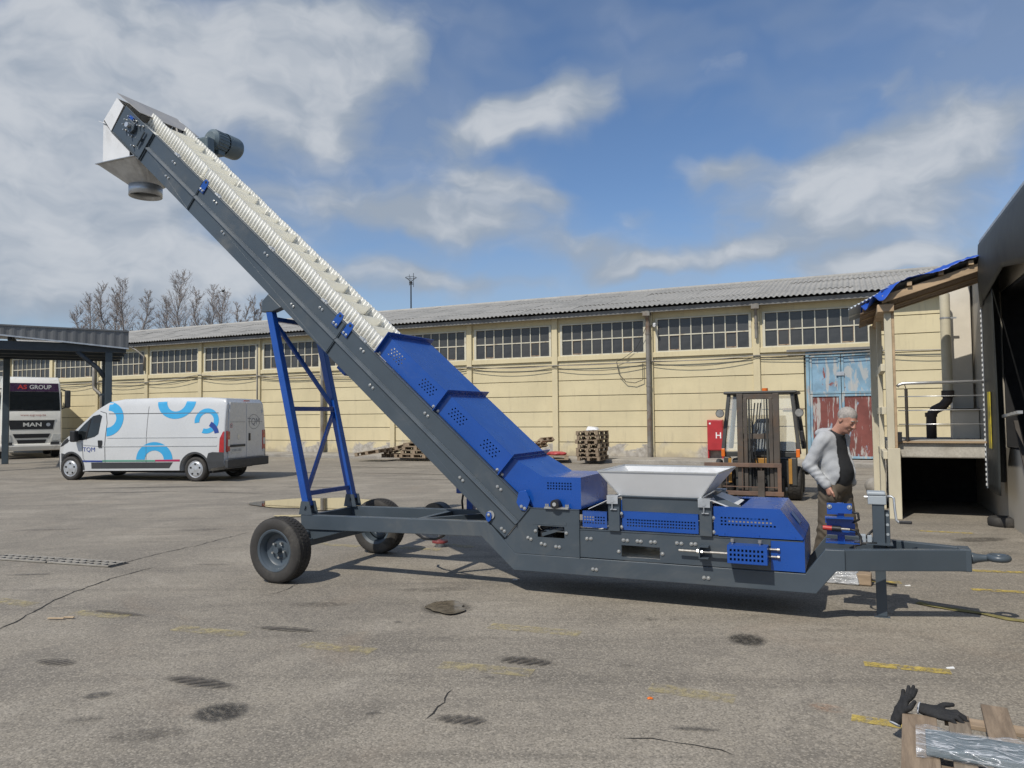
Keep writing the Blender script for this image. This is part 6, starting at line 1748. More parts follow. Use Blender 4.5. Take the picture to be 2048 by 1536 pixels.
# railing
rl = dframe('railing', 'stainless steel railing with three thin rods on the loading platform', 'railing')
b = MB(); b.tube([(0.075, -0.01, 2.10), (0.10, -0.01, 2.13), (0.16, -0.01, 2.15), (1.255, -0.01, 2.155)], 0.024, 12); b.build('top_rail', M['steel'], rl, smooth=True)
for z in (1.50, 1.72, 1.94):
    b = MB(); b.tube([(0.08, -0.01, z), (1.255, -0.01, z)], 0.008, 8); b.build('rail_rod', M['steel'], rl, smooth=True)
b = MB(); b.cyl((0.20, 0.0, 1.235), (0.20, 0.0, 2.06), 0.024, n=14).cyl((0.20, -0.005, 2.06), (0.18, -0.005, 2.135), 0.007, n=6).cyl((0.20, 0, 1.235), (0.20, 0, 1.255), 0.04, n=14); b.build('rail_post', M['ironwork'], rl, auto=40)
b = MB(); b.box(0.06, 0.12, -0.08, -0.03, 1.22, 1.38); b.build('switch_box', M['black'], rl, bev=0.006)
# drain pipe
dp = dframe('drain_pipe', 'cream drain pipe with a dark offset elbow beside the beige wall', 'pipe')
b = MB(); b.cyl((1.02, 2.35, 2.05), (1.02, 2.35, 3.86), 0.085, n=18); b.build('upper_pipe', M['creampipe'], dp, auto=40)
b = MB(); b.cyl((1.02, 2.35, 1.96), (1.02, 2.35, 2.08), 0.105, n=18); b.build('collar', M['darkpipe'], dp, auto=40)
b = MB(); b.tube([(1.02, 2.35, 2.0), (1.01, 2.34, 1.90), (0.93, 2.33, 1.80), (0.80, 2.31, 1.73), (0.74, 2.30, 1.64), (0.735, 2.30, 1.5), (0.735, 2.30, 1.205)], 0.085, 14); b.build('lower_pipe', M['darkpipe'], dp, smooth=True)
b = MB(); b.cyl((0.735, 2.30, 1.60), (0.735, 2.30, 1.68), 0.10, n=16); b.build('collar', M['darkpipe'], dp, auto=40)
b = MB(); b.cyl((1.02, 2.35, 3.4), (1.02, 2.35, 3.43), 0.09, n=16).box(1.01, 1.2, 2.34, 2.36, 3.40, 3.43); b.build('pipe_clip', M['galv'], dp)
# dock shelter: dark fabric hood round the loading door
ds = dframe('dock_shelter', 'dark fabric dock shelter with yellow marker stripe on the right wall', 'dock shelter')
X0 = 1.285
for q_ in ((-0.06, 0.0), (-3.9, -3.84)):
    b = MB(); b.box(X0, 1.495, q_[0], q_[1], 0.62, 4.27); b.build('side_frame', M['fabric'], ds)
b = MB(); b.prism([(X0 - 0.02, 4.27), (X0 - 0.02, 4.34), (1.6, 4.38), (1.6, 4.27)], -3.95, 0.03); b.build('top_frame', M['galv'], ds, bev=0.01)
# side curtain on the far jamb and near jamb
def curtain(y0, y1, name='side_curtain'):
    b = MB(); b.grid(8, 24, lambda u, v: (X0 - 0.012 + 0.018 * math.sin(u * 7 + v * 3) * u, y0 + (y1 - y0) * u, 0.50 + 3.2 * v)); return b.build(name, M['fabric'], ds, smooth=True, solid=0.012, recalc=False)
curtain(0.0, -0.95); curtain(-3.84, -3.2)
# top curtain with sagging lower edge
def topc(u, v):
    y_ = 0.0 - 3.84 * u
    sag = 0.55 + 0.62 * (math.sin(pi * min(1.0, u * 1.0)) ** 0.9) * -0.35
    zb = 3.28 + 0.55 * (u - 0.0) * (1 if u < 0.5 else 0) + (0.55 * (1 - u) if u >= 0.5 else 0) + (0.03 if u > 0 else 0)
    if u < 0.07: zb = 3.30
    return (X0 - 0.03 - 0.05 * math.sin(pi * v) * (1 if u > 0.05 else 0.4), y_, 4.27 + (zb - 4.27) * v)
b = MB(); b.grid(48, 10, topc); b.build('top_curtain', M['fabric'], ds, smooth=True, solid=0.012, recalc=False)
M['yellowstripe'] = mat('yellow_marker_paint', (0.60, 0.47, 0.03), 0.6, var=0.15, scale=5, dirt=(0.2, 0.17, 0.05), dirt_amt=0.4)
b = MB(); b.box(X0 - 0.045, X0 - 0.035, -0.62, -0.42, 1.15, 1.98); b.build('marker_stripe', M['yellowstripe'], ds)
b = MB(); b.box(X0 - 0.03, X0 + 0.02, 0.002, 0.022, 0.52, 3.28); es = b.build('edge_strip', M['galv'], ds)
for i in range(36):
    b = MB(); z = 0.56 + i * 0.076; b.box(X0 - 0.042, X0 - 0.031, -0.03, 0.018, z, z + 0.038); b.build('edge_tooth', M['lblwhite'], es)
b = MB(); b.bar((1.55, -0.9, 1.2), (1.55, -1.9, 2.1), 0.05, 0.03).build('door_strut', M['galv'], ds) if False else None
b = MB(); b.bar((X0 + 0.2, -1.0, 1.55), (X0 + 0.2, -1.75, 0.75), 0.05, 0.04); b.build('door_strut', M['ironwork'], ds)
b = MB(); b.box(X0 + 0.22, X0 + 0.28, -1.80, -1.66, 0.02, 1.75); b.build('door_jamb', M['cream_timber'], ds)
b = MB(); b.bar((X0 + 0.1, -0.8, 1.62), (X0 + 0.1, -1.9, 1.68), 0.06, 0.04); b.build('lip_bar', M['galv'], ds)
# rubber buffer lying at the foot of the wall
P = at_ground(2010, 1052)
q = empty('rubber_buffer', P, YAW); tag(q, 'black rubber buffer on the ground at the foot of the dock wall', 'buffer')
b = MB(); b.lathe([(0.07, 0.0), (0.20, 0.0), (0.22, 0.03), (0.22, 0.10), (0.20, 0.13), (0.08, 0.13), (0.07, 0.10), (0.07, 0.0)], (0, 0, 0), (0, 0, 1), 28); b.build('ring', M['rubber'], q, auto=40)
# ================================================================== FORKLIFT
FQ = Vector((4.77, 14.48, 0))
fk = empty('forklift', FQ, YAW)
tag(fk, 'forklift with glazed cab, brown mast and orange beacon behind the hopper', 'forklift')
M['mast'] = mat('worn_brown_mast_steel', (0.10, 0.085, 0.072), 0.6, 0.3, var=0.2, scale=3, dirt=(0.16, 0.10, 0.06), dirt_amt=0.35)
M['carriage'] = mat('rusty_carriage_paint', (0.15, 0.095, 0.07), 0.65, var=0.2, scale=4, dirt=(0.22, 0.12, 0.07), dirt_amt=0.4)
M['fkyellow'] = mat('ochre_forklift_paint', (0.42, 0.21, 0.04), 0.5, var=0.15, scale=3, dirt=(0.22, 0.13, 0.05), dirt_amt=0.3)
M['fkgrey'] = mat('dark_grey_cab_steel', (0.055, 0.055, 0.052), 0.5, var=0.15)
M['fklens'] = mat('dull_lamp_glass', (0.26, 0.26, 0.25), 0.2, var=0.2, scale=15)
M['seat'] = mat('blue_grey_vinyl', (0.11, 0.125, 0.145), 0.6, var=0.1)
for s_ in (-1, 1):
    b = MB(); b.box(s_ * 0.335 - 0.055, s_ * 0.335 + 0.055, -0.07, 0.03, 0.08, 2.08); b.build('mast_upright', M['mast'], fk, bev=0.006)
    b = MB(); b.box(s_ * 0.235 - 0.035, s_ * 0.235 + 0.035, -0.05, 0.04, 0.10, 2.0); b.build('mast_upright', M['mast'], fk, bev=0.005)
    b = MB(); b.cyl((s_ * 0.165, 0.0, 0.1), (s_ * 0.165, 0.0, 1.6), 0.028, n=10).cyl((s_ * 0.165, 0.0, 1.6), (s_ * 0.165, 0.0, 2.0), 0.018, n=10); b.build('lift_cylinder', M['fkgrey'], fk, auto=40)
    b = MB(); b.tube([(s_ * 0.10, -0.03, 0.3), (s_ * 0.115, -0.04, 1.2), (s_ * 0.12, -0.02, 1.98)], 0.010, 6); b.build('lift_chain', M['black'], fk)
    # cab posts, leaning in towards the roof
    b = MB(); b.bar((s_ * 0.72, 0.28, 0.90), (s_ * 0.60, 0.42, 2.08), 0.08, 0.07); b.build('cab_post', M['fkgrey'], fk, bev=0.01)
    b = MB(); b.bar((s_ * 0.74, 1.55, 0.95), (s_ * 0.60, 1.35, 2.08), 0.08, 0.07); b.build('cab_post', M['fkgrey'], fk, bev=0.01)
    b = MB(); b.add([(s_ * 0.70, 0.34, 0.95), (s_ * 0.72, 1.52, 0.98), (s_ * 0.59, 1.35, 2.04), (s_ * 0.59, 0.44, 2.04)], [(0, 1, 2, 3)]); b.build('side_glass', M['clearglass'], fk, solid=0.005)
    b = MB(); b.cyl((s_ * 0.74, 0.12, 1.70), (s_ * 0.74, 0.24, 1.70), 0.085, 0.06, n=14); o = b.build('work_lamp', M['fkgrey'], fk, auto=40)
    b = MB(); b.cyl((s_ * 0.74, 0.112, 1.70), (s_ * 0.74, 0.12, 1.70), 0.072, n=14); b.build('lamp_lens', M['fklens'], o)
    b = MB(); b.box(s_ * 0.70 - 0.035, s_ * 0.70 + 0.035, 0.16, 0.24, 0.84, 1.0); b.build('indicator', M['orange'], fk, bev=0.01)
    b = MB(); b.box(s_ * 0.62 - 0.06, s_ * 0.62 + 0.06, 0.10, 0.28, 0.30, 0.84); b.build('front_cowl', M['fkgrey'], fk, bev=0.02)
    b = MB(); b.box(s_ * 0.56 - 0.03, s_ * 0.56 + 0.03, 0.085, 0.099, 0.34, 0.82); b.build('cowl_strip', M['fkyellow'], fk)
    fw_ = make_wheel(0.33, 0.24, 'wheel', 0.19, 'fkgrey', 3, 30, 5) if s_ < 0 else copy_tree(fw_)
    fw_.parent = fk; fw_.location = (s_ * 0.62, 0.45, 0.328); fw_.rotation_euler = (0, 0, pi / 2 if s_ > 0 else -pi / 2)
    rw_ = copy_tree(fw_, fk); rw_.location = (s_ * 0.60, 2.05, 0.262); rw_.scale = (0.8, 0.8, 0.8)
    b = MB(); b.tube([(s_ * 0.80, 0.18, 0.60), (s_ * 0.82, 0.35, 0.74), (s_ * 0.82, 0.6, 0.72), (s_ * 0.82, 0.85, 0.5)], 0.05, 8); b.build('fender', M['fkgrey'], fk, smooth=True)
for z in (2.02, 1.25, 0.22):
    b = MB(); b.box(-0.28, 0.28, -0.02, 0.05, z - 0.05, z + 0.05); b.build('mast_crossbar', M['mast'], fk, bev=0.004)
b = MB(); b.box(-0.70, 0.70, 0.32, 1.50, 2.08, 2.14); b.build('cab_roof', M['fkgrey'], fk, bev=0.03, seg=3)
b = MB(); b.cyl((0.05, 0.9, 2.14), (0.05, 0.9, 2.21), 0.06, n=14); b.build('beacon', M['orange'], fk, auto=40)
b = MB(); b.add([(-0.66, 0.29, 0.96), (0.66, 0.29, 0.96), (0.58, 0.42, 2.04), (-0.58, 0.42, 2.04)], [(0, 1, 2, 3)]); b.build('windscreen', M['clearglass'], fk, solid=0.005)
b = MB(); b.box(-0.68, 0.68, 0.24, 0.32, 0.84, 0.94); b.build('cowl_bar', M['fkgrey'], fk, bev=0.01)
b = MB(); b.tube([(-0.15, 0.27, 1.0), (-0.30, 0.30, 1.32)], 0.012, 6); b.build('wiper', M['black'], fk)
b = MB(); b.tube([(0.0, 0.45, 1.15), (-0.18, 0.42, 1.30)], 0.03, 8); b.build('steering_column', M['black'], fk)
b = MB(); b.tube([(0.0 + 0.19 * math.cos(a), 0.50 + 0.10 * math.sin(a), 1.18 + 0.15 * math.sin(a)) for a in [2 * pi * i / 20 for i in range(21)]], 0.014, 6); b.build('steering_wheel', M['black'], fk, smooth=True)
b = MB(); b.box(-0.26, 0.26, 0.85, 1.30, 0.85, 1.02); b.build('seat_cushion', M['seat'], fk, bev=0.05, seg=3)
b = MB(); b.prism([(-0.26, 1.0), (0.26, 1.0), (0.25, 1.42), (0.16, 1.58), (-0.16, 1.58), (-0.25, 1.42)], 1.22, 1.36); b.build('seat_back', M['seat'], fk, bev=0.04, seg=3)
b = MB(); b.prism([(0.30, 0.25), (2.30, 0.25), (2.45, 0.5), (2.40, 1.05), (1.45, 1.10), (1.40, 0.80), (0.30, 0.80)], -0.55, 0.55, 'x'); b.build('chassis', M['fkgrey'], fk, bev=0.04, seg=3)
b = MB(); b.box(-0.45, 0.45, 0.05, 0.30, 0.15, 0.45); b.build('front_axle', M['fkgrey'], fk, bev=0.02)
cr = MB(); cr.box(-1.02, 0.42, -0.15, -0.10, 0.66, 0.74); cg = cr.build('load_backrest', M['carriage'], fk, bev=0.006)
for x in (-0.99, 0.38):
    b = MB(); b.box(x - 0.035, x + 0.035, -0.15, -0.105, 0.10, 0.66); b.build('backrest_upright', M['carriage'], cg, bev=0.005)
for x in (-0.6, -0.3, 0.05):
    b = MB(); b.cyl((x, -0.125, 0.12), (x, -0.125, 0.66), 0.006, n=6); b.build('backrest_rod', M['carriage'], cg)
b = MB(); b.box(-1.0, 0.40, -0.14, -0.11, 0.275, 0.29); b.build('backrest_rod', M['carriage'], cg)
b = MB(); b.box(-0.62, 0.45, -0.16, -0.09, 0.12, 0.20); b.build('carriage_bar', M['carriage'], cg, bev=0.005)
for x in (-0.75, 0.05):
    b = MB(); b.prism([(-0.20, 0.05), (-0.20, 0.60), (-0.16, 0.60), (-0.16, 0.09), (0.0, 0.09)][:4] , x - 0.06, x + 0.06, 'x'); b.build('fork_shank', M['mast'], fk)
    b = MB(); b.hexa([(x - 0.06, -0.20, 0.03), (x + 0.06, -0.20, 0.03), (x + 0.06, -0.20, 0.075), (x - 0.06, -0.20, 0.075)], [(x - 0.05, -1.25, 0.03), (x + 0.05, -1.25, 0.03), (x + 0.05, -1.25, 0.045), (x - 0.05, -1.25, 0.045)]); b.build('fork_tine', M['mast'], fk)
for i, (x0, x1) in enumerate(((-0.06, 0.02), (0.0, 0.08), (0.05, -0.04))):
    b = MB(); b.tube([(x0, 0.05, 1.9), (x0 - 0.05, 0.0, 1.4), (x1 - 0.15, -0.02, 0.9), (x1, 0.02, 0.4), (x1 + 0.05, 0.03, 0.25)], 0.014, 6); b.build('mast_hose', M['black'], fk, smooth=True)
b = MB(); b.box(-0.09, 0.17, 0.10, 0.26, 0.68, 0.82); b.build('dash_panel', M['fkyellow'], fk, bev=0.01)
b = MB(); b.bar((0.80, 0.33, 1.2), (0.72, 0.42, 1.75), 0.03, 0.02); b.build('grab_handle', M['fkgrey'], fk)
b = MB(); b.box(0.74, 0.80, 0.24, 0.38, 1.15, 1.35); b.build('wing_mirror', M['black'], fk, bev=0.01)

# ================================================================== BARE TREES BEYOND THE WAREHOUSE
M['bark'] = mat('grey_bark', (0.25, 0.22, 0.20), 0.9, var=0.2, scale=2)
M['twig'] = mat('brown_twigs', (0.30, 0.26, 0.235), 0.9, var=0.2, scale=2)
def bare_tree(pos, H, spread, seed, label):
    rnd = random.Random(seed)
    t = empty('bare_tree', pos); tag(t, label, 'tree', 'bare trees beyond the warehouse')
    tr = MB(); cr = MB()
    path = [Vector((0, 0, 0))]
    n = 12
    for i in range(1, n + 1):
        path.append(Vector((rnd.gauss(0, 0.05) * i ** 0.5, rnd.gauss(0, 0.05) * i ** 0.5, H * 0.97 * i / n)))
    tr.tube(path, [0.12 * (1 - i / n) ** 0.8 + 0.018 for i in range(n + 1)], 6)
    def axis(z):
        k = min(n - 1, int(z / (H * 0.97) * n)); f = z / (H * 0.97) * n - k
        return path[k].lerp(path[k + 1], f)
    nb = int(34 + H * 4.5)
    for i in range(nb):
        z = H * (0.22 + 0.75 * (i + rnd.random()) / nb)
        f = 1 - z / H
        L = spread * 1.75 * (0.22 + 1.0 * f ** 0.75) * rnd.uniform(0.6, 1.15)
        a = rnd.uniform(0, 2 * pi)
        p = axis(z)
        el_ = rnd.uniform(0.55, 1.05)
        d = Vector((math.cos(a) * math.cos(el_), math.sin(a) * math.cos(el_), math.sin(el_)))
        pts = [p]
        for s in range(4):
            d = (d + Vector((rnd.gauss(0, 0.12), rnd.gauss(0, 0.12), 0.10 + rnd.gauss(0, 0.08)))).normalized()
            pts.append(pts[-1] + d * L / 4)
        r0 = 0.019 + 0.022 * f
        cr.tube(pts, [r0, r0 * 0.8, r0 * 0.6, r0 * 0.45, 0.012], 3, caps=False)
        for s in range(rnd.randint(6, 10)):
            k = rnd.uniform(0.3, 3.99); q = pts[int(k)].lerp(pts[int(k) + 1], k % 1)
            d2 = (d + Vector((rnd.gauss(0, 0.5), rnd.gauss(0, 0.5), rnd.gauss(0.2, 0.3)))).normalized()
            l2 = L * rnd.uniform(0.18, 0.42)
            e = q + d2 * l2
            cr.tube([q, q.lerp(e, 0.5) + Vector((rnd.gauss(0, .03), rnd.gauss(0, .03), .02)), e], [0.013, 0.010, 0.007], 3, caps=False)
            for _ in range(2):
                e2 = q.lerp(e, rnd.uniform(0.4, 0.9)); d3 = (d2 + Vector((rnd.gauss(0, 0.6), rnd.gauss(0, 0.6), rnd.gauss(0.1, 0.4)))).normalized()
                cr.tube([e2, e2 + d3 * l2 * 0.6], [0.011, 0.007], 3, caps=False)
    tr.build('trunk', M['bark'], t, smooth=True)
    cr.build('crown', M['twig'], t, recalc=False)
TREES = [(160, 614, 1.6, 'low spreading bare tree at the left end of the far tree row'), (182, 588, 1.7, 'bare tree second from the left beyond the canopy'), (204, 566, 1.6, 'slim tall bare tree third from the left beyond the canopy'),
         (231, 574, 1.4, 'dense bare tree just left of the tallest one of the left clump'), (248, 557, 1.7, 'tallest bare tree of the left clump behind the roof'), (292, 580, 1.4, 'lone slender bare tree between the two clumps'), (332, 596, 1.7, 'short bare tree at the left foot of the tallest tree'),
         (361, 545, 2.3, 'tallest cone-shaped bare tree behind the warehouse ridge'), (394, 578, 1.4, 'bare tree just right of the tallest cone-shaped tree'), (425, 569, 1.6, 'forked bare tree left of the conveyor tower'), (446, 580, 1.8, 'round-topped bare tree with a dark bird left of the conveyor'),
         (476, 601, 1.0, 'thin young bare tree in the gap left of the blue tower'), (494, 604, 1.0, 'thin bare sapling second from the blue tower'), (510, 593, 1.2, 'bare tree nearest the top of the blue tower'), (521, 599, 1.1, 'bare tree half hidden behind the blue tower leg')]
for i, (px, py, sp_, lab) in enumerate(TREES):
    Dd = 74 + (i * 7 % 11)
    d = fwd + rt * ((px - 1024) / 1490.0) + up * ((768 - py) / 1490.0)
    k = Dd / d.y
    bare_tree((d.x * k, Dd, 0), 1.7 + d.z * k, sp_, 100 + i, lab)
# bird perched in a tree top
d = fwd + rt * ((446 - 1024) / 1490.0) + up * ((768 - 582) / 1490.0); k = 70.0 / d.y
q = MB(); c = (d.x * k, 70.0, 1.7 + d.z * k)
q.ball(c, (0.16, 0.10, 0.11)).ball((c[0] + 0.13, c[1], c[2] + 0.10), 0.06).prism([(c[0] - 0.10, c[2]), (c[0] - 0.32, c[2] - 0.10), (c[0] - 0.30, c[2] - 0.04)], c[1] - 0.04, c[1] + 0.04)
tag(q.build('bird', M['black'], smooth=True), 'black bird perched on a bare tree top', 'bird')

# ================================================================== PALLETS
M['palwood'] = mat('weathered_pallet_wood', (0.27, 0.205, 0.14), 0.85, var=0.25, scale=4, stretch=(0.5, 3, 3), dirt=(0.13, 0.095, 0.065), dirt_amt=0.35, bump=0.2, bscale=50)
M['palwood2'] = mat('pale_pallet_wood', (0.34, 0.255, 0.175), 0.85, var=0.2, scale=4, stretch=(0.5, 3, 3), dirt=(0.22, 0.15, 0.1), dirt_amt=0.3, bump=0.2, bscale=50)
def wbox(x, y, z, name, m):
    b = MB(); b.box(-x / 2, x / 2, -y / 2, y / 2, -z / 2, z / 2); me = b.mesh(name); me.materials.append(M[m]); return me
PM = {}
for k_, m_ in (('a', 'palwood'), ('b', 'palwood2')):
    PM[k_] = dict(tw=wbox(1.2, 0.145, 0.022, 'top_board', m_), tn=wbox(1.2, 0.10, 0.022, 'top_board', m_), st=wbox(0.145, 0.8, 0.022, 'stringer_board', m_), bl=wbox(0.145, 0.10, 0.078, 'block', m_), bo=wbox(1.2, 0.10, 0.022, 'bottom_board', m_))
PAL_G = 'wooden pallets by the warehouse wall'
def pallet(loc, rz_, label, rx=0.0, ry=0.0, kind='a'):
    p = empty('wooden_pallet', loc, rz_); p.rotation_euler = (rx, ry, rz_)
    tag(p, label, 'pallet', PAL_G)
    q = PM[kind]
    for y_, kk in ((-0.33, 'tw'), (-0.175, 'tn'), (0, 'tw'), (0.175, 'tn'), (0.33, 'tw')): obj('top_board', q[kk], p, (0, y_, 0.133), (0, 0, random.gauss(0, 0.006)))
    for x in (-0.5275, 0, 0.5275):
        obj('stringer_board', q['st'], p, (x, 0, 0.111))
        for y_ in (-0.35, 0, 0.35): obj('block', q['bl'], p, (x, y_, 0.061))
    for y_ in (-0.35, 0, 0.35): obj('bottom_board', q['bo'], p, (0, y_, 0.011))
    return p
def onwall(px, py, z=0.12):
    return at_ground(px, py, z)
c = onwall(1178, 921) + WT * 0.42
ords = ['lowest', 'second from the bottom', 'third from the bottom', 'middle', 'third from the top', 'second from the top', 'topmost']
for i in range(7):
    pallet((c.x + random.gauss(0, 0.02), c.y + random.gauss(0, 0.02), 0.121 + i * 0.1455), -WANG + R(90) + random.gauss(0, 0.03), 'weathered pallet, %s in the tall stack of seven' % ords[i])
# scraps on top of the stack
q = MB(); q.hexa([(-0.2, -0.15, 0), (0.25, -0.2, 0.02), (0.22, 0.2, 0.03), (-0.22, 0.15, 0.01)], [(-0.15, -0.1, 0.14), (0.12, -0.16, 0.10), (0.15, 0.15, 0.12), (-0.18, 0.1, 0.16)])
o = q.build('plastic_scrap', M['white_sheet'], bev=0.02); o.location = (c.x, c.y, 0.121 + 7 * 0.1455 + 0.004); o.rotation_euler = (0, 0, -WANG); tag(o, 'crumpled white plastic scrap on top of the tall pallet stack', 'scrap')
c = onwall(822, 916) + WT * 0.35
for i, lab in enumerate(('bottom pallet of the low heap under the conveyor', 'second pallet of the low heap under the conveyor', 'third pallet of the low heap under the conveyor', 'fourth pallet of the low heap under the conveyor')):
    pallet(c + WU * (0.06 * i + 0.1) + Vector((0, 0, 0.001 + i * 0.146)), -WANG + random.gauss(0, 0.05), lab)
pallet(c + WU * 0.45 + WT * 0.2 + Vector((0, 0, 0.59)), -WANG + 0.2, 'topmost pallet of the low heap beside the grey trough')
pallet(c - WU * 0.62 + Vector((0, 0, 0.30)), -WANG, 'tilted pallet sliding off the low heap', 0.0, R(-15))
pallet(c - WU * 0.75 + WT * 0.05 + Vector((0, 0, 0.002)), -WANG + 0.1, 'flat pallet at the left foot of the low heap')
c = onwall(738, 917) + WT * 0.3
pallet(c + Vector((0, 0, 0.16)), -WANG - R(6), 'lone flat pallet left of the low heap', R(3), R(-8))
c = onwall(1095, 920) + WT * 0.4
pallet(c + Vector((0, 0, 0.002)), -WANG + R(20), 'pallet lying under the red bag right of the blue hoods', 0, 0, 'b')
pallet(c - WU * 0.55 + WT * 0.35 + Vector((0, 0, 0.42)), -WANG + R(90), 'pale pallet leaning by the wall behind the blue hoods', R(-38), 0, 'b')
pallet(c - WU * 0.9 + WT * 0.1 + Vector((0, 0, 0.15)), -WANG + R(10), 'slanting pallet half hidden behind the blue hoods', 0, R(12), 'b')
def lump(name, cen, r, m, label, cat, seed=1, rz_=0):
    rnd = random.Random(seed); ph = [rnd.uniform(0, 6) for _ in range(6)]
    q = MB(); nu, nv = 24, 12
    vs = []; fs = []
    for j in range(nv + 1):
        th = pi * j / nv
        for i in range(nu):
            a = 2 * pi * i / nu
            k = 1 + 0.12 * math.sin(3 * a + ph[0]) * math.sin(th) + 0.10 * math.sin(5 * a + 2 * th + ph[1]) * math.sin(th) + 0.06 * math.sin(9 * a + ph[2]) * math.sin(th)
            z = math.cos(th)
            vs.append((r[0] * math.sin(th) * math.cos(a) * k, r[1] * math.sin(th) * math.sin(a) * k, max(-0.55, z) * r[2] + 0.55 * r[2]))
    for j in range(nv):
        for i in range(nu): fs.append((j * nu + i, (j + 1) * nu + i, (j + 1) * nu + (i + 1) % nu, j * nu + (i + 1) % nu))
    q.add(vs, fs)
    o = q.build(name, M[m], smooth=True); o.location = cen; o.rotation_euler = (0, 0, rz_); tag(o, label, cat)
M['redbag'] = mat('red_plastic_bag', (0.42, 0.07, 0.07), 0.4, var=0.2, scale=6, bump=0.5, bscale=12)
M['sack'] = mat('grey_sack', (0.30, 0.28, 0.25), 0.8, var=0.2, scale=6)
lump('plastic_bag', c + WT * 0.1 + WU * 0.15 + Vector((0, 0, 0.15)), (0.38, 0.22, 0.09), 'redbag', 'red plastic bag lying on a pallet beside the tall stack', 'bag', 2, -WANG)
lump('sack', at_ground(1752, 984), (0.22, 0.2, 0.20), 'sack', 'small grey sack on the ground beside the cream posts', 'sack', 4)
M['grate'] = mat('pale_concrete_grate', (0.29, 0.27, 0.235), 0.85, var=0.12, scale=5, dirt=(0.2, 0.18, 0.15), dirt_amt=0.3, bump=0.3, bscale=60)
# ================================================================== DRAIN GRATES
ga, gb = at_ground(-4, 1115), at_ground(238, 1131)
gd_ = (gb - ga).normalized(); gl = (gb - ga).length; gn = Vector((-gd_.y, gd_.x, 0))
pit = MB(); pit.box(-0.15, gl + 0.02, -0.13, 0.13, 0.0005, 0.004); o = pit.build('drain_channel', M['dark']); o.location = ga; o.rotation_euler = (0, 0, math.atan2(gd_.y, gd_.x)); tag(o, kind='structure')
for i, (x0, lab) in enumerate(((0.0, 'pale concrete drain grate nearer the left edge of the yard'), (gl / 2, 'pale concrete drain grate at the end of the long crack'))):
    g_ = empty('drain_grate', ga + gd_ * x0, math.atan2(gd_.y, gd_.x)); tag(g_, lab, 'drain grate', 'drain grates in the yard')
    L = gl / 2 - 0.025
    b = MB(); b.box(0, L, -0.13, -0.095, 0.004, 0.022); b.build('grate_rail', M['grate'], g_, bev=0.003)
    b = MB(); b.box(0, L, 0.095, 0.13, 0.004, 0.022); b.build('grate_rail', M['grate'], g_, bev=0.003)
    b = MB(); b.box(0, L, -0.018, 0.018, 0.004, 0.0215); b.build('grate_rail', M['grate'], g_, bev=0.003)
    nb = 9
    for k in range(nb):
        x = 0.012 + (L - 0.05) * k / (nb - 1)
        for y0, y1 in ((-0.095, -0.018), (0.018, 0.095)):
            b = MB(); b.box(x, x + 0.03, y0, y1, 0.004, 0.020); b.build('grate_bar', M['grate'], g_)
# ================================================================== SMALL THINGS ON THE GROUND
M['stick'] = mat('bare_wood_stick', (0.5, 0.38, 0.25), 0.8)
for i, (a, b_, lab) in enumerate((((96, 1239), (128, 1240), 'longer pale wood splinter on the asphalt at left'), ((128, 1237), (148, 1238), 'shorter pale wood splinter on the asphalt at left'))):
    A, B = at_ground(*a), at_ground(*b_); q = MB(); q.bar(A + Vector((0, 0, .012)), B + Vector((0, 0, .016)), 0.018, 0.010); o = q.build('wood_splinter', M['stick']); tag(o, lab, 'splinter', 'wood splinters')
lump('dry_leaf', at_ground(1300, 1398, 0.0), (0.018, 0.012, 0.008), 'orange', 'small orange leaf on the asphalt in front of the conveyor', 'leaf', 9)
for i, (px, py, lab) in enumerate(((1900, 1337, 'white paper bit beside the yellow mark near the pallet'), (1815, 1172, 'white paper bit on the asphalt right of the jack leg'), (1030, 1160, 'pale stone chip in the shadow edge under the conveyor'))):
    P = at_ground(px, py); q = MB(); q.hexa([(-0.025, -0.008, 0.001), (0.025, -0.012, 0.001), (0.028, 0.01, 0.001), (-0.02, 0.012, 0.001)], [(-0.025, -0.008, 0.004), (0.025, -0.012, 0.008), (0.028, 0.01, 0.010), (-0.02, 0.012, 0.005)])
    o = q.build('litter', M['lblwhite']); o.location = P; tag(o, lab, 'litter')
M['dullred'] = mat('dull_red_plastic', (0.20, 0.035, 0.035), 0.5)
q = empty('red_cap', at_ground(880, 1093)); tag(q, 'small red plastic cap on the ground under the conveyor frame', 'cap')
b = MB(); b.lathe([(0.0, 0.08), (0.10, 0.08), (0.105, 0.07), (0.105, 0.055), (0.09, 0.05)], (0, 0, 0), (0, 0, 1), 24); b.build('rim', M['dullred'], q, auto=40)
b = MB(); b.cyl((0, 0, 0), (0, 0, 0.055), 0.06, n=16).cyl((0, 0, 0.10), (0, 0, 0.2), 0.02, n=8); b.build('stem', M['galv'], q, auto=40)
M['strap'] = mat('olive_lashing_strap', (0.22, 0.19, 0.07), 0.8, var=0.2, scale=12)
q = MB(); P_ = [at_ground(*p) for p in ((1835, 1207), (1865, 1214), (1910, 1221), (1965, 1229), (2015, 1240), (2070, 1247))]
vs = []; fs = []
for i, p in enumerate(P_):
    d = (P_[min(i + 1, 5)] - P_[max(i - 1, 0)]).normalized(); n_ = Vector((-d.y, d.x, 0)) * 0.03
    vs += [(p.x - n_.x, p.y - n_.y, 0.006 + 0.006 * (i % 2)), (p.x + n_.x, p.y + n_.y, 0.010 + 0.004 * ((i + 1) % 2))]
    if i: fs.append((2 * i - 2, 2 * i - 1, 2 * i + 1, 2 * i))
q.add(vs, fs); tag(q.build('lashing_strap', M['strap'], recalc=False, solid=0.003), 'olive lashing strap lying flat on the asphalt right of the drawbar', 'strap')
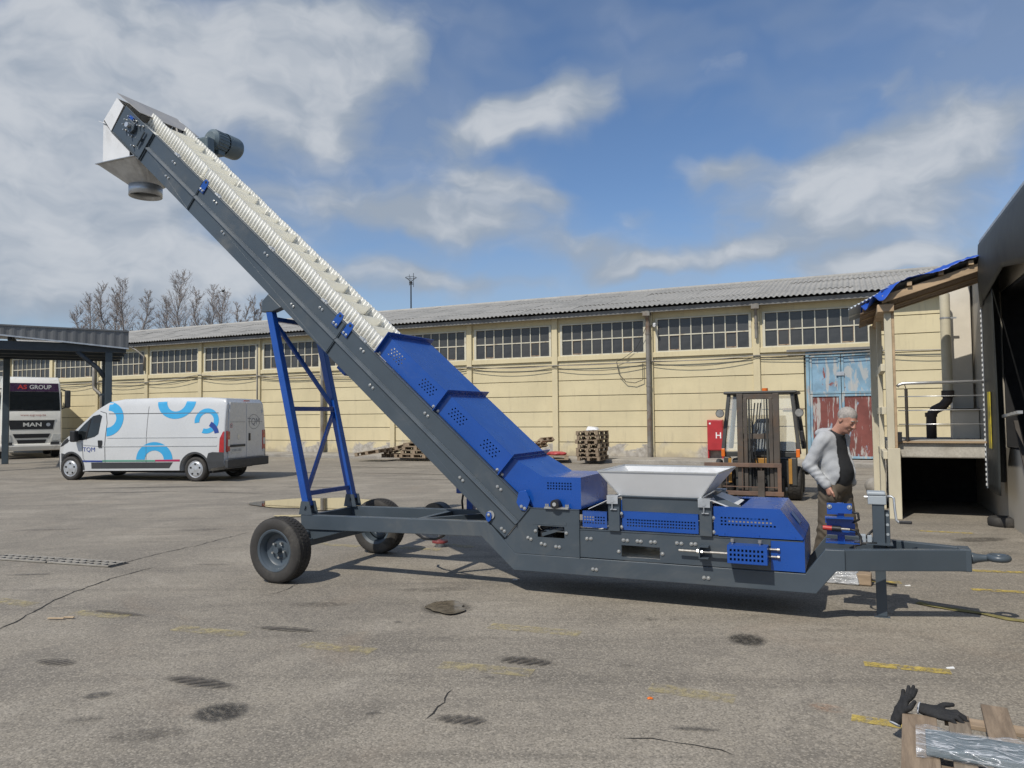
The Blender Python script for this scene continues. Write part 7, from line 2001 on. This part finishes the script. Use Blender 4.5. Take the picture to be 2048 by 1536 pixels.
# film-wrapped bundle behind the drawbar
def film_mat():
    m, N, b, out = newmat('stretch_film')
    co = objco(N)
    w = N.noise(N.mapping(co, sc=(2.2, 9, 9)), 3.0, 5, 0.6, 1.5)
    N.put(b.inputs['Base Color'], N.mix(N.ramp(w, 0.35, 0.65), (0.30, 0.31, 0.32), (0.62, 0.63, 0.65)))
    b.inputs['Roughness'].default_value = 0.12
    b.inputs['Coat Weight'].default_value = 1.0; b.inputs['Coat Roughness'].default_value = 0.05
    bp = N.new('ShaderNodeBump'); bp.inputs['Strength'].default_value = 0.9; bp.inputs['Distance'].default_value = 0.02
    N.put(bp.inputs['Height'], w); N.l.new(bp.outputs[0], b.inputs['Normal'])
    return m
M['film'] = film_mat()
P = at_ground(1690, 1166)
q = empty('wrapped_bundle', P, R(-28)); tag(q, 'film-wrapped bundle lying on the ground behind the drawbar', 'bundle')
b = MB(); b.hexa([(-0.40, -0.09, 0.0), (0.14, -0.09, 0.0), (0.14, 0.12, 0.0), (-0.40, 0.12, 0.0)], [(-0.38, -0.06, 0.13), (0.12, -0.07, 0.12), (0.13, 0.10, 0.13), (-0.38, 0.10, 0.14)]); b.build('film', M['film'], q, bev=0.02, seg=3)
b = MB(); b.box(0.10, 0.24, -0.07, 0.09, 0.005, 0.115); b.build('timber', M['palwood2'], q, bev=0.01)
b = MB(); b.tube([(0.22, 0.0, 0.06), (0.34, 0.03, 0.03), (0.46, 0.02, 0.02)], 0.012, 6); b.build('cord', M['black'], q, smooth=True)
# ================================================================== FOREGROUND PALLET, BUNDLE AND GLOVES
M['plank_y'] = mat('weathered_plank', (0.26, 0.195, 0.135), 0.85, var=0.25, scale=5, stretch=(5, 0.5, 3), dirt=(0.15, 0.105, 0.07), dirt_amt=0.4, bump=0.3, bscale=30)
M['plank_y2'] = mat('grey_weathered_plank', (0.27, 0.22, 0.165), 0.85, var=0.25, scale=5, stretch=(5, 0.5, 3), dirt=(0.12, 0.09, 0.065), dirt_amt=0.4, bump=0.3, bscale=30)
FP = Vector((2.00, 3.92, 0)); FR = -R(28)
fp = empty('timber_pallet', FP, FR); tag(fp, 'broken timber pallet in the right foreground corner with gloves on it', 'pallet')
# local x to the right, y away; boards run along y towards the viewer
for (x0, x1, y0, y1, nm) in ((0.0, 0.155, -1.0, 0.0, 'top_board'), (0.205, 0.300, -0.95, 0.10, 'top_board'), (0.365, 0.485, -0.95, 0.30, 'top_board'), (0.60, 0.73, -0.95, 0.22, 'top_board'), (0.82, 0.95, -0.95, 0.10, 'top_board'), (1.05, 1.2, -0.95, 0.0, 'top_board')):
    b = MB(); b.box(x0, x1, y0, y1, 0.128 + random.uniform(-.002, .002), 0.150 + random.uniform(-.003, .003)); b.build(nm, M['plank_y'] if x0 in (0.0, 0.365) else M['plank_y2'], fp, bev=0.004)
for (y0, m_) in ((-0.34, 'palwood'), (-0.62, 'palwood'), (-0.95, 'palwood'), (0.03, 'palwood2')):
    b = MB(); b.box(0.01 if y0 < -0.1 else 0.19, 1.2, y0, y0 + 0.10, 0.104, 0.127); b.build('stringer_board', M[m_], fp, bev=0.003)
    for x in (0.03, 0.53, 1.05):
        if y0 < -0.1:
            b = MB(); b.box(x, x + 0.10, y0, y0 + 0.10, 0.026, 0.104); b.build('block', M['palwood'], fp, bev=0.003)
for x in (0.03, 0.53, 1.05):
    b = MB(); b.box(x, x + 0.10, -1.0, 0.02, 0.003, 0.026); b.build('bottom_board', M['palwood'], fp, bev=0.003)
fb_ = empty('steel_bundle', FP + Vector((0, 0, 0.152)), FR); tag(fb_, 'film-wrapped grey steel bar bundle lying across the foreground pallet', 'bundle')
b = MB(); b.box(0.10, 1.3, -0.52, -0.30, 0.004, 0.045); b.build('steel_bar', M['motor'], fb_, bev=0.006)
def film2(u, v):
    x = 0.06 + u * 1.26; a = v * 2 * pi
    yy = -0.41 + 0.135 * math.copysign(abs(math.cos(a)) ** 0.45, math.cos(a)); zz = 0.026 + 0.030 * math.copysign(abs(math.sin(a)) ** 0.45, math.sin(a))
    w = 0.006 * math.sin(23 * u + 9 * v) + 0.004 * math.sin(51 * u - 14 * v)
    return (x, yy + w, max(0.002, zz + w * 0.8))
def film_clear():
    m, N, b, out = newmat('clear_stretch_film')
    co = objco(N)
    w = N.noise(N.mapping(co, sc=(3, 14, 14)), 2.5, 6, 0.65, 1.2)
    b.inputs['Base Color'].default_value = (0.75, 0.77, 0.8, 1); b.inputs['Roughness'].default_value = 0.12
    rid = N.m('ABSOLUTE', N.m('SUBTRACT', N.noise(N.mapping(co, rot=(0, 0, 0.25), sc=(2.2, 9, 9)), 2.0, 3, 0.5, 0.8), 0.5))
    N.put(b.inputs['Alpha'], N.m('ADD', N.ramp(rid, 0.03, 0.0, 0.0, 0.55), N.ramp(w, 0.45, 0.8, 0.10, 0.38)))
    bp = N.new('ShaderNodeBump'); bp.inputs['Strength'].default_value = 0.8; bp.inputs['Distance'].default_value = 0.01
    N.put(bp.inputs['Height'], w); N.l.new(bp.outputs[0], b.inputs['Normal'])
    return m
M['filmclear'] = film_clear()
b = MB(); b.grid(60, 28, film2); b.build('film', M['filmclear'], fb_, smooth=True, recalc=False)
M['glove'] = mat('black_knit_glove', (0.020, 0.020, 0.021), 0.8, var=0.25, scale=20, bump=0.4, bscale=400)
M['cuff'] = mat('pale_cuff_hem', (0.45, 0.47, 0.5), 0.8)
def glove(name, loc, rot, label, curl=0.0, spread=1.0):
    g_ = empty(name, loc); g_.rotation_euler = rot; tag(g_, label, 'glove', 'work gloves on the foreground pallet')
    # x along the fingers, y across the palm, z up
    fing = [((0.115, 0.036, 0), (0.150, 0.046 * spread, 0.006), (0.185, 0.056 * spread, 0.004 - curl)), ((0.120, 0.013, 0), (0.160, 0.016 * spread, 0.010), (0.200, 0.018 * spread, 0.006 - curl)),
            ((0.118, -0.011, 0), (0.156, -0.014 * spread, 0.010), (0.193, -0.018 * spread, 0.004 - curl)), ((0.110, -0.033, 0), (0.140, -0.042 * spread, 0.006), (0.168, -0.053 * spread, 0.002 - curl))]
    def f(Pp):
        d_ = sd_ell(Pp, (0.085, 0, 0), (0.055, 0.048, 0.020))
        d_ = smin(d_, sd_caps(Pp, (0.0, 0, 0.0), (0.06, 0, 0.0), 0.026, 0.022) , 0.03)
        d_ = smin(d_, sd_ell(Pp, (0.03, 0, 0), (0.05, 0.038, 0.017)), 0.02)
        for a, b2, c2 in fing:
            e = smin(sd_caps(Pp, a, b2, 0.0125, 0.0118), sd_caps(Pp, b2, c2, 0.0118, 0.0100), 0.004)
            d_ = smin(d_, e, 0.008)
        t_ = smin(sd_caps(Pp, (0.055, 0.03, 0.0), (0.09, 0.068, 0.012), 0.0145, 0.0135), sd_caps(Pp, (0.09, 0.068, 0.012), (0.125, 0.088, 0.014), 0.0135, 0.0110), 0.004)
        d_ = smin(d_, t_, 0.012)
        d_ = d_ + 0.0014 * np.sin(Pp[..., 0] * 120) * np.sin(Pp[..., 1] * 150 + 1)
        return np.maximum(d_, -0.012 - Pp[..., 0])
    sdf_obj('shell', f, (-0.03, -0.08, -0.045), (0.23, 0.12, 0.05), 0.0042, M['glove'], g_)
    q = MB(); q.tube([(-0.013, 0.036 * math.cos(a), 0.022 * math.sin(a)) for a in [2 * pi * i / 24 for i in range(25)]], 0.0045, 6, caps=False); q.build('cuff_hem', M['cuff'], g_, smooth=True)
    return g_
U_ = Vector((math.cos(FR), math.sin(FR), 0)); T_ = Vector((-math.sin(FR), math.cos(FR), 0))
glove('work_glove', FP + U_ * (-0.03) + T_ * 0.0 + Vector((0, 0, 0.095)), (R(150), R(-58), R(20)), 'black work glove propped upright on the corner of the foreground pallet', 0.0, 1.35)
glove('work_glove', FP + U_ * 0.09 + T_ * (0.035) + Vector((0, 0, 0.170)), (R(12), R(4), R(-38)), 'black work glove lying flat across two boards of the foreground pallet', 0.02, 0.9)

# ================================================================== PERSON
M['skin'] = mat('skin', (0.52, 0.27, 0.19), 0.5, var=0.12, scale=9)
M['hoodie'] = mat('light_grey_fleece', (0.44, 0.45, 0.46), 0.9, var=0.07, scale=8, bump=0.25, bscale=120, fine=0.08)
M['tshirt'] = mat('black_cotton', (0.020, 0.021, 0.023), 0.85, var=0.15, scale=6)
M['trousers'] = mat('olive_brown_cotton', (0.105, 0.085, 0.062), 0.85, var=0.14, scale=7, bump=0.2, bscale=90)
M['hair'] = mat('short_grey_hair', (0.33, 0.30, 0.27), 0.75, var=0.18, scale=60, bump=0.12, bscale=300)
M['shoe'] = mat('dark_leather', (0.03, 0.026, 0.022), 0.5)
man = empty('person', (3.29, 7.66, 0), R(-54))
tag(man, 'person in grey hoodie and olive trousers looking down, hand in pocket', 'person')
def rot_y(a): c, s = math.cos(a), math.sin(a); return np.array([[c, 0, s], [0, 1, 0], [-s, 0, c]])
def rot_z(a): c, s = math.cos(a), math.sin(a); return np.array([[c, -s, 0], [s, c, 0], [0, 0, 1]])
HC = np.array([0.155, -0.005, 1.625])
HRm = rot_z(R(-6)) @ rot_y(R(33))
def head_local(P): return (P - HC) @ HRm
def head_sdf(P):
    q = head_local(P)
    d = sd_ell(q, (-0.012, 0, 0.030), (0.098, 0.078, 0.094))
    d = smin(d, sd_ell(q, (0.020, 0, -0.040), (0.070, 0.062, 0.082)), 0.035)        # jaw and cheeks
    d = smin(d, sd_ell(q, (0.062, 0, -0.098), (0.028, 0.032, 0.024)), 0.03)         # chin
    d = smin(d, sd_ell(q, (0.052, 0.036, -0.030), (0.030, 0.024, 0.030)), 0.02); d = smin(d, sd_ell(q, (0.052, -0.036, -0.030), (0.030, 0.024, 0.030)), 0.02)
    d = smin(d, sd_caps(q, (0.078, -0.032, 0.032), (0.078, 0.032, 0.032), 0.014), 0.016)  # brow
    for s_ in (-1, 1): d = smax(d, -sd_ell(q, (0.098, s_ * 0.032, 0.010), (0.020, 0.018, 0.013)), 0.012)
    for s_ in (-1, 1): d = smin(d, sd_ell(q, (0.078, s_ * 0.032, 0.008), (0.013, 0.015, 0.011)), 0.004)
    d = smin(d, sd_caps(q, (0.088, 0, 0.022), (0.112, 0, -0.026), 0.011, 0.016), 0.012)    # nose
    for s_ in (-1, 1): d = smin(d, sd_ell(q, (0.100, s_ * 0.014, -0.030), (0.012, 0.009, 0.009)), 0.008)
    d = smin(d, sd_caps(q, (0.086, -0.022, -0.063), (0.086, 0.022, -0.063), 0.010), 0.010)
    d = smax(d, -sd_caps(q, (0.101, -0.024, -0.063), (0.101, 0.024, -0.063), 0.0035), 0.004)
    for s_ in (-1, 1): d = smin(d, np.maximum(sd_ell(q, (-0.012, s_ * 0.080, -0.002), (0.024, 0.012, 0.034)), -sd_ell(q, (-0.004, s_ * 0.094, -0.002), (0.014, 0.010, 0.022))), 0.005)
    return d
def body_sdf(P):
    d = head_sdf(P)
    d = smin(d, sd_caps(P, (0.005, 0, 1.44), (0.105, -0.003, 1.565), 0.066, 0.060), 0.04)
    d = smin(d, sd_ell(P, (-0.01, 0, 1.36), (0.09, 0.13, 0.10)), 0.04)
    return d
sdf_obj('body', body_sdf, (-0.16, -0.2, 1.2), (0.34, 0.2, 1.79), 0.0068, M['skin'], man)
def hair_sdf(P):
    # short crop: thickens gradually above the hairline
    q = head_local(P)
    line = q[..., 2] + 0.006 * np.sin(q[..., 1] * 170 + 2 * np.sin(q[..., 0] * 60)) * np.sin(q[..., 0] * 150 + 1) - (0.050 + 0.30 * np.clip(q[..., 0] - 0.045, 0, 1) - 0.85 * np.clip(0.045 - q[..., 0], 0, 0.075))
    th = 0.0062 * np.clip(line / 0.040, 0, 1) - 0.0012
    n = 0.0012 * np.sin(q[..., 0] * 260 + 3 * np.sin(q[..., 2] * 150)) * np.sin(q[..., 1] * 280)
    return np.maximum(head_sdf(P) - th + n, -(line + 0.02))
sdf_obj('hair', hair_sdf, (-0.02, -0.14, 1.52), (0.34, 0.14, 1.80), 0.0062, M['hair'], man)
# eyes and brows give the face its dark accents
for s_ in (-1, 1):
    q = MB(); 
    for nm, m_, a, b_, r_ in (('eyebrow', 'hair', (0.092, s_ * 0.018, 0.036), (0.082, s_ * 0.048, 0.034), 0.0055),):
        pa = HC + HRm @ np.array(a); pb = HC + HRm @ np.array(b_)
        q = MB(); q.tube([tuple(pa), tuple((pa + pb) / 2 + np.array([0.003, 0, 0.002])), tuple(pb)], r_, 6); q.build(nm, M[m_], man, smooth=True)
    pe = HC + HRm @ np.array((0.0905, s_ * 0.032, 0.006)); q = MB(); q.ball(tuple(pe), (0.003, 0.008, 0.0035)); q.build('eye', M['dark'], man, smooth=True)
def wr(P, k=0.004):
    return k * (np.sin(P[..., 2] * 62 + 5 * np.sin(P[..., 1] * 16 + P[..., 0] * 9)) * 0.6 + 0.5 * np.sin(P[..., 2] * 27 + P[..., 0] * 33 + P[..., 1] * 21))
def torso(P, g=0.0):
    d = sd_ell(P, (-0.010, 0, 1.28), (0.125 + g, 0.185 + g, 0.225 + g))
    d = smin(d, sd_ell(P, (0.050, 0, 1.09), (0.130 + g, 0.160 + g, 0.165 + g)), 0.09)
    d = smin(d, sd_caps(P, (0.0, -0.150, 1.430), (0.0, 0.150, 1.430), 0.062 + g), 0.07)
    d = smin(d, sd_ell(P, (-0.045, 0, 1.36), (0.095 + g, 0.15 + g, 0.14 + g)), 0.05)
    d = smin(d, sd_ell(P, (-0.010, 0, 0.99), (0.135 + g, 0.165 + g, 0.11 + g)), 0.07)
    return d
def arm(P, s_):
    sh = (-0.01, s_ * 0.195, 1.41); el_ = (-0.115, s_ * 0.265, 1.165); wri = (0.045, s_ * 0.235, 0.985)
    d = smin(sd_caps(P, sh, el_, 0.072, 0.060), sd_caps(P, el_, wri, 0.060, 0.047), 0.03)
    return d
def hoodie_sdf(P):
    d = torso(P, 0.020)
    d = d + wr(P, 0.0035)
    d = np.maximum(d, (0.955 + 0.06 * np.clip(P[..., 0], -0.2, 0.2)) - P[..., 2])
    # open front: cut a tall wedge where the T-shirt shows
    cut = np.maximum(np.abs(P[..., 1] + 0.015) - (0.085 + 0.10 * np.clip(1.42 - P[..., 2], 0, 0.5)), 0.0 - P[..., 0])
    d = smax(d, -cut, 0.012)
    d = np.maximum(d, -torso(P, 0.006) - 0.03)
    for s_ in (-1, 1):
        a = arm(P, s_)
        fold = (0.004 * np.sin((P[..., 2] - P[..., 0] * 0.7) * 88 + 4 * np.sin(P[..., 1] * 24 + P[..., 2] * 13)) + 0.003 * np.sin((P[..., 2] - P[..., 0] * 1.4) * 61 + 2)) * np.exp(-((P[..., 2] - 1.10) / 0.10) ** 2)
        a = a + fold + wr(P, 0.003)
        d = smin(d, a, 0.028)
    hood = smin(sd_ell(P, (-0.095, 0, 1.485), (0.085, 0.120, 0.055)), sd_caps(P, (-0.06, -0.105, 1.50), (0.055, -0.075, 1.455), 0.032, 0.022), 0.03)
    hood = smin(hood, sd_caps(P, (-0.06, 0.105, 1.50), (0.055, 0.075, 1.455), 0.032, 0.022), 0.03)
    hood = smax(hood, -sd_caps(P, (0.0, 0, 1.42), (0.085, 0, 1.58), 0.070), 0.01)
    d = smin(d, hood, 0.02)
    for s_ in (-1, 1):  # ribbed cuffs and hem
        d = smin(d, sd_caps(P, (0.030, s_ * 0.239, 1.000), (0.052, s_ * 0.233, 0.975), 0.047), 0.006)
    return d
sdf_obj('hoodie', hoodie_sdf, (-0.30, -0.40, 0.90), (0.33, 0.40, 1.58), 0.0092, M['hoodie'], man)
def tee_sdf(P):
    d = torso(P, 0.004) + wr(P, 0.0025)
    d = np.maximum(d, 0.93 - P[..., 2])
    d = smax(d, -sd_caps(P, (0.02, 0, 1.52), (0.13, 0, 1.62), 0.066), 0.008)
    d = smin(d, np.maximum(sd_caps(P, (0.0, 0, 1.42), (0.06, 0, 1.50), 0.076, 0.070), (P[..., 2] + 0.55 * P[..., 0]) - 1.535), 0.02)
    return d
sdf_obj('tshirt', tee_sdf, (-0.24, -0.28, 0.90), (0.30, 0.28, 1.54), 0.0105, M['tshirt'], man)
LEG = {-1: ((0.005, -0.095, 0.92), (-0.035, -0.105, 0.50), (-0.150, -0.11, 0.085)), 1: ((0.0, 0.095, 0.92), (0.07, 0.115, 0.50), (0.02, 0.125, 0.085))}
def trouser_sdf(P):
    d = sd_ell(P, (0.0, 0, 0.96), (0.150, 0.175, 0.12))
    for s_ in (-1, 1):
        h_, k_, a_ = LEG[s_]
        l = smin(sd_caps(P, h_, k_, 0.112, 0.088), sd_caps(P, k_, a_, 0.088, 0.078), 0.03)
        l = l + 0.006 * np.sin(P[..., 2] * 75 + 4 * np.sin(P[..., 0] * 22)) * np.exp(-((P[..., 2] - 0.50) / 0.12) ** 2) + 0.005 * np.sin((P[..., 2] + 0.8 * P[..., 0]) * 80) * np.exp(-((P[..., 2] - 0.85) / 0.08) ** 2) + 0.005 * np.sin(P[..., 2] * 90) * np.exp(-((P[..., 2] - 0.15) / 0.07) ** 2)
        d = smin(d, l, 0.045)
    # pocket bulge over the hand
    d = smin(d, sd_ell(P, (0.085, -0.185, 0.865), (0.055, 0.045, 0.075)), 0.03)
    return np.maximum(d, 0.045 - P[..., 2])
sdf_obj('trousers', trouser_sdf, (-0.30, -0.30, 0.02), (0.26, 0.30, 1.09), 0.0105, M['trousers'], man)
def hand_sdf(P):
    # right hand sliding into the pocket: back of the hand, knuckles and thumb stay outside
    d = sd_caps(P, (0.045, -0.236, 0.985), (0.062, -0.230, 0.950), 0.030, 0.030)
    d = smin(d, sd_ell(P, (0.078, -0.228, 0.915), (0.030, 0.024, 0.046)), 0.02)
    for i, (dx, L) in enumerate(((0.030, 0.052), (0.012, 0.060), (-0.006, 0.056), (-0.022, 0.044))):
        a = (0.080 + dx, -0.222, 0.885); b_ = (0.088 + dx, -0.205, 0.885 - L * 0.6); c_ = (0.090 + dx, -0.180, 0.885 - L)
        e = smin(sd_caps(P, a, b_, 0.0105, 0.0098), sd_caps(P, b_, c_, 0.0098, 0.009), 0.004)
        d = smin(d, e, 0.006)
    t_ = smin(sd_caps(P, (0.095, -0.238, 0.935), (0.122, -0.240, 0.900), 0.012, 0.0115), sd_caps(P, (0.122, -0.240, 0.900), (0.128, -0.228, 0.868), 0.0115, 0.010), 0.004)
    return smin(d, t_, 0.008)
sdf_obj('hand', hand_sdf, (0.0, -0.29, 0.79), (0.19, -0.14, 1.03), 0.0042, M['skin'], man)
for s_ in (-1, 1):
    h_, k_, a_ = LEG[s_]
    def shoe_sdf(P, a_=a_):
        d = smin(sd_ell(P, (a_[0] + 0.075, a_[1], 0.045), (0.135, 0.048, 0.045)), sd_caps(P, (a_[0], a_[1], 0.11), (a_[0] - 0.01, a_[1], 0.05), 0.045), 0.03)
        return np.maximum(d, 0.002 - P[..., 2])
    sdf_obj('shoe', shoe_sdf, (a_[0] - 0.12, a_[1] - 0.09, -0.02), (a_[0] + 0.26, a_[1] + 0.09, 0.2), 0.009, M['shoe'], man)
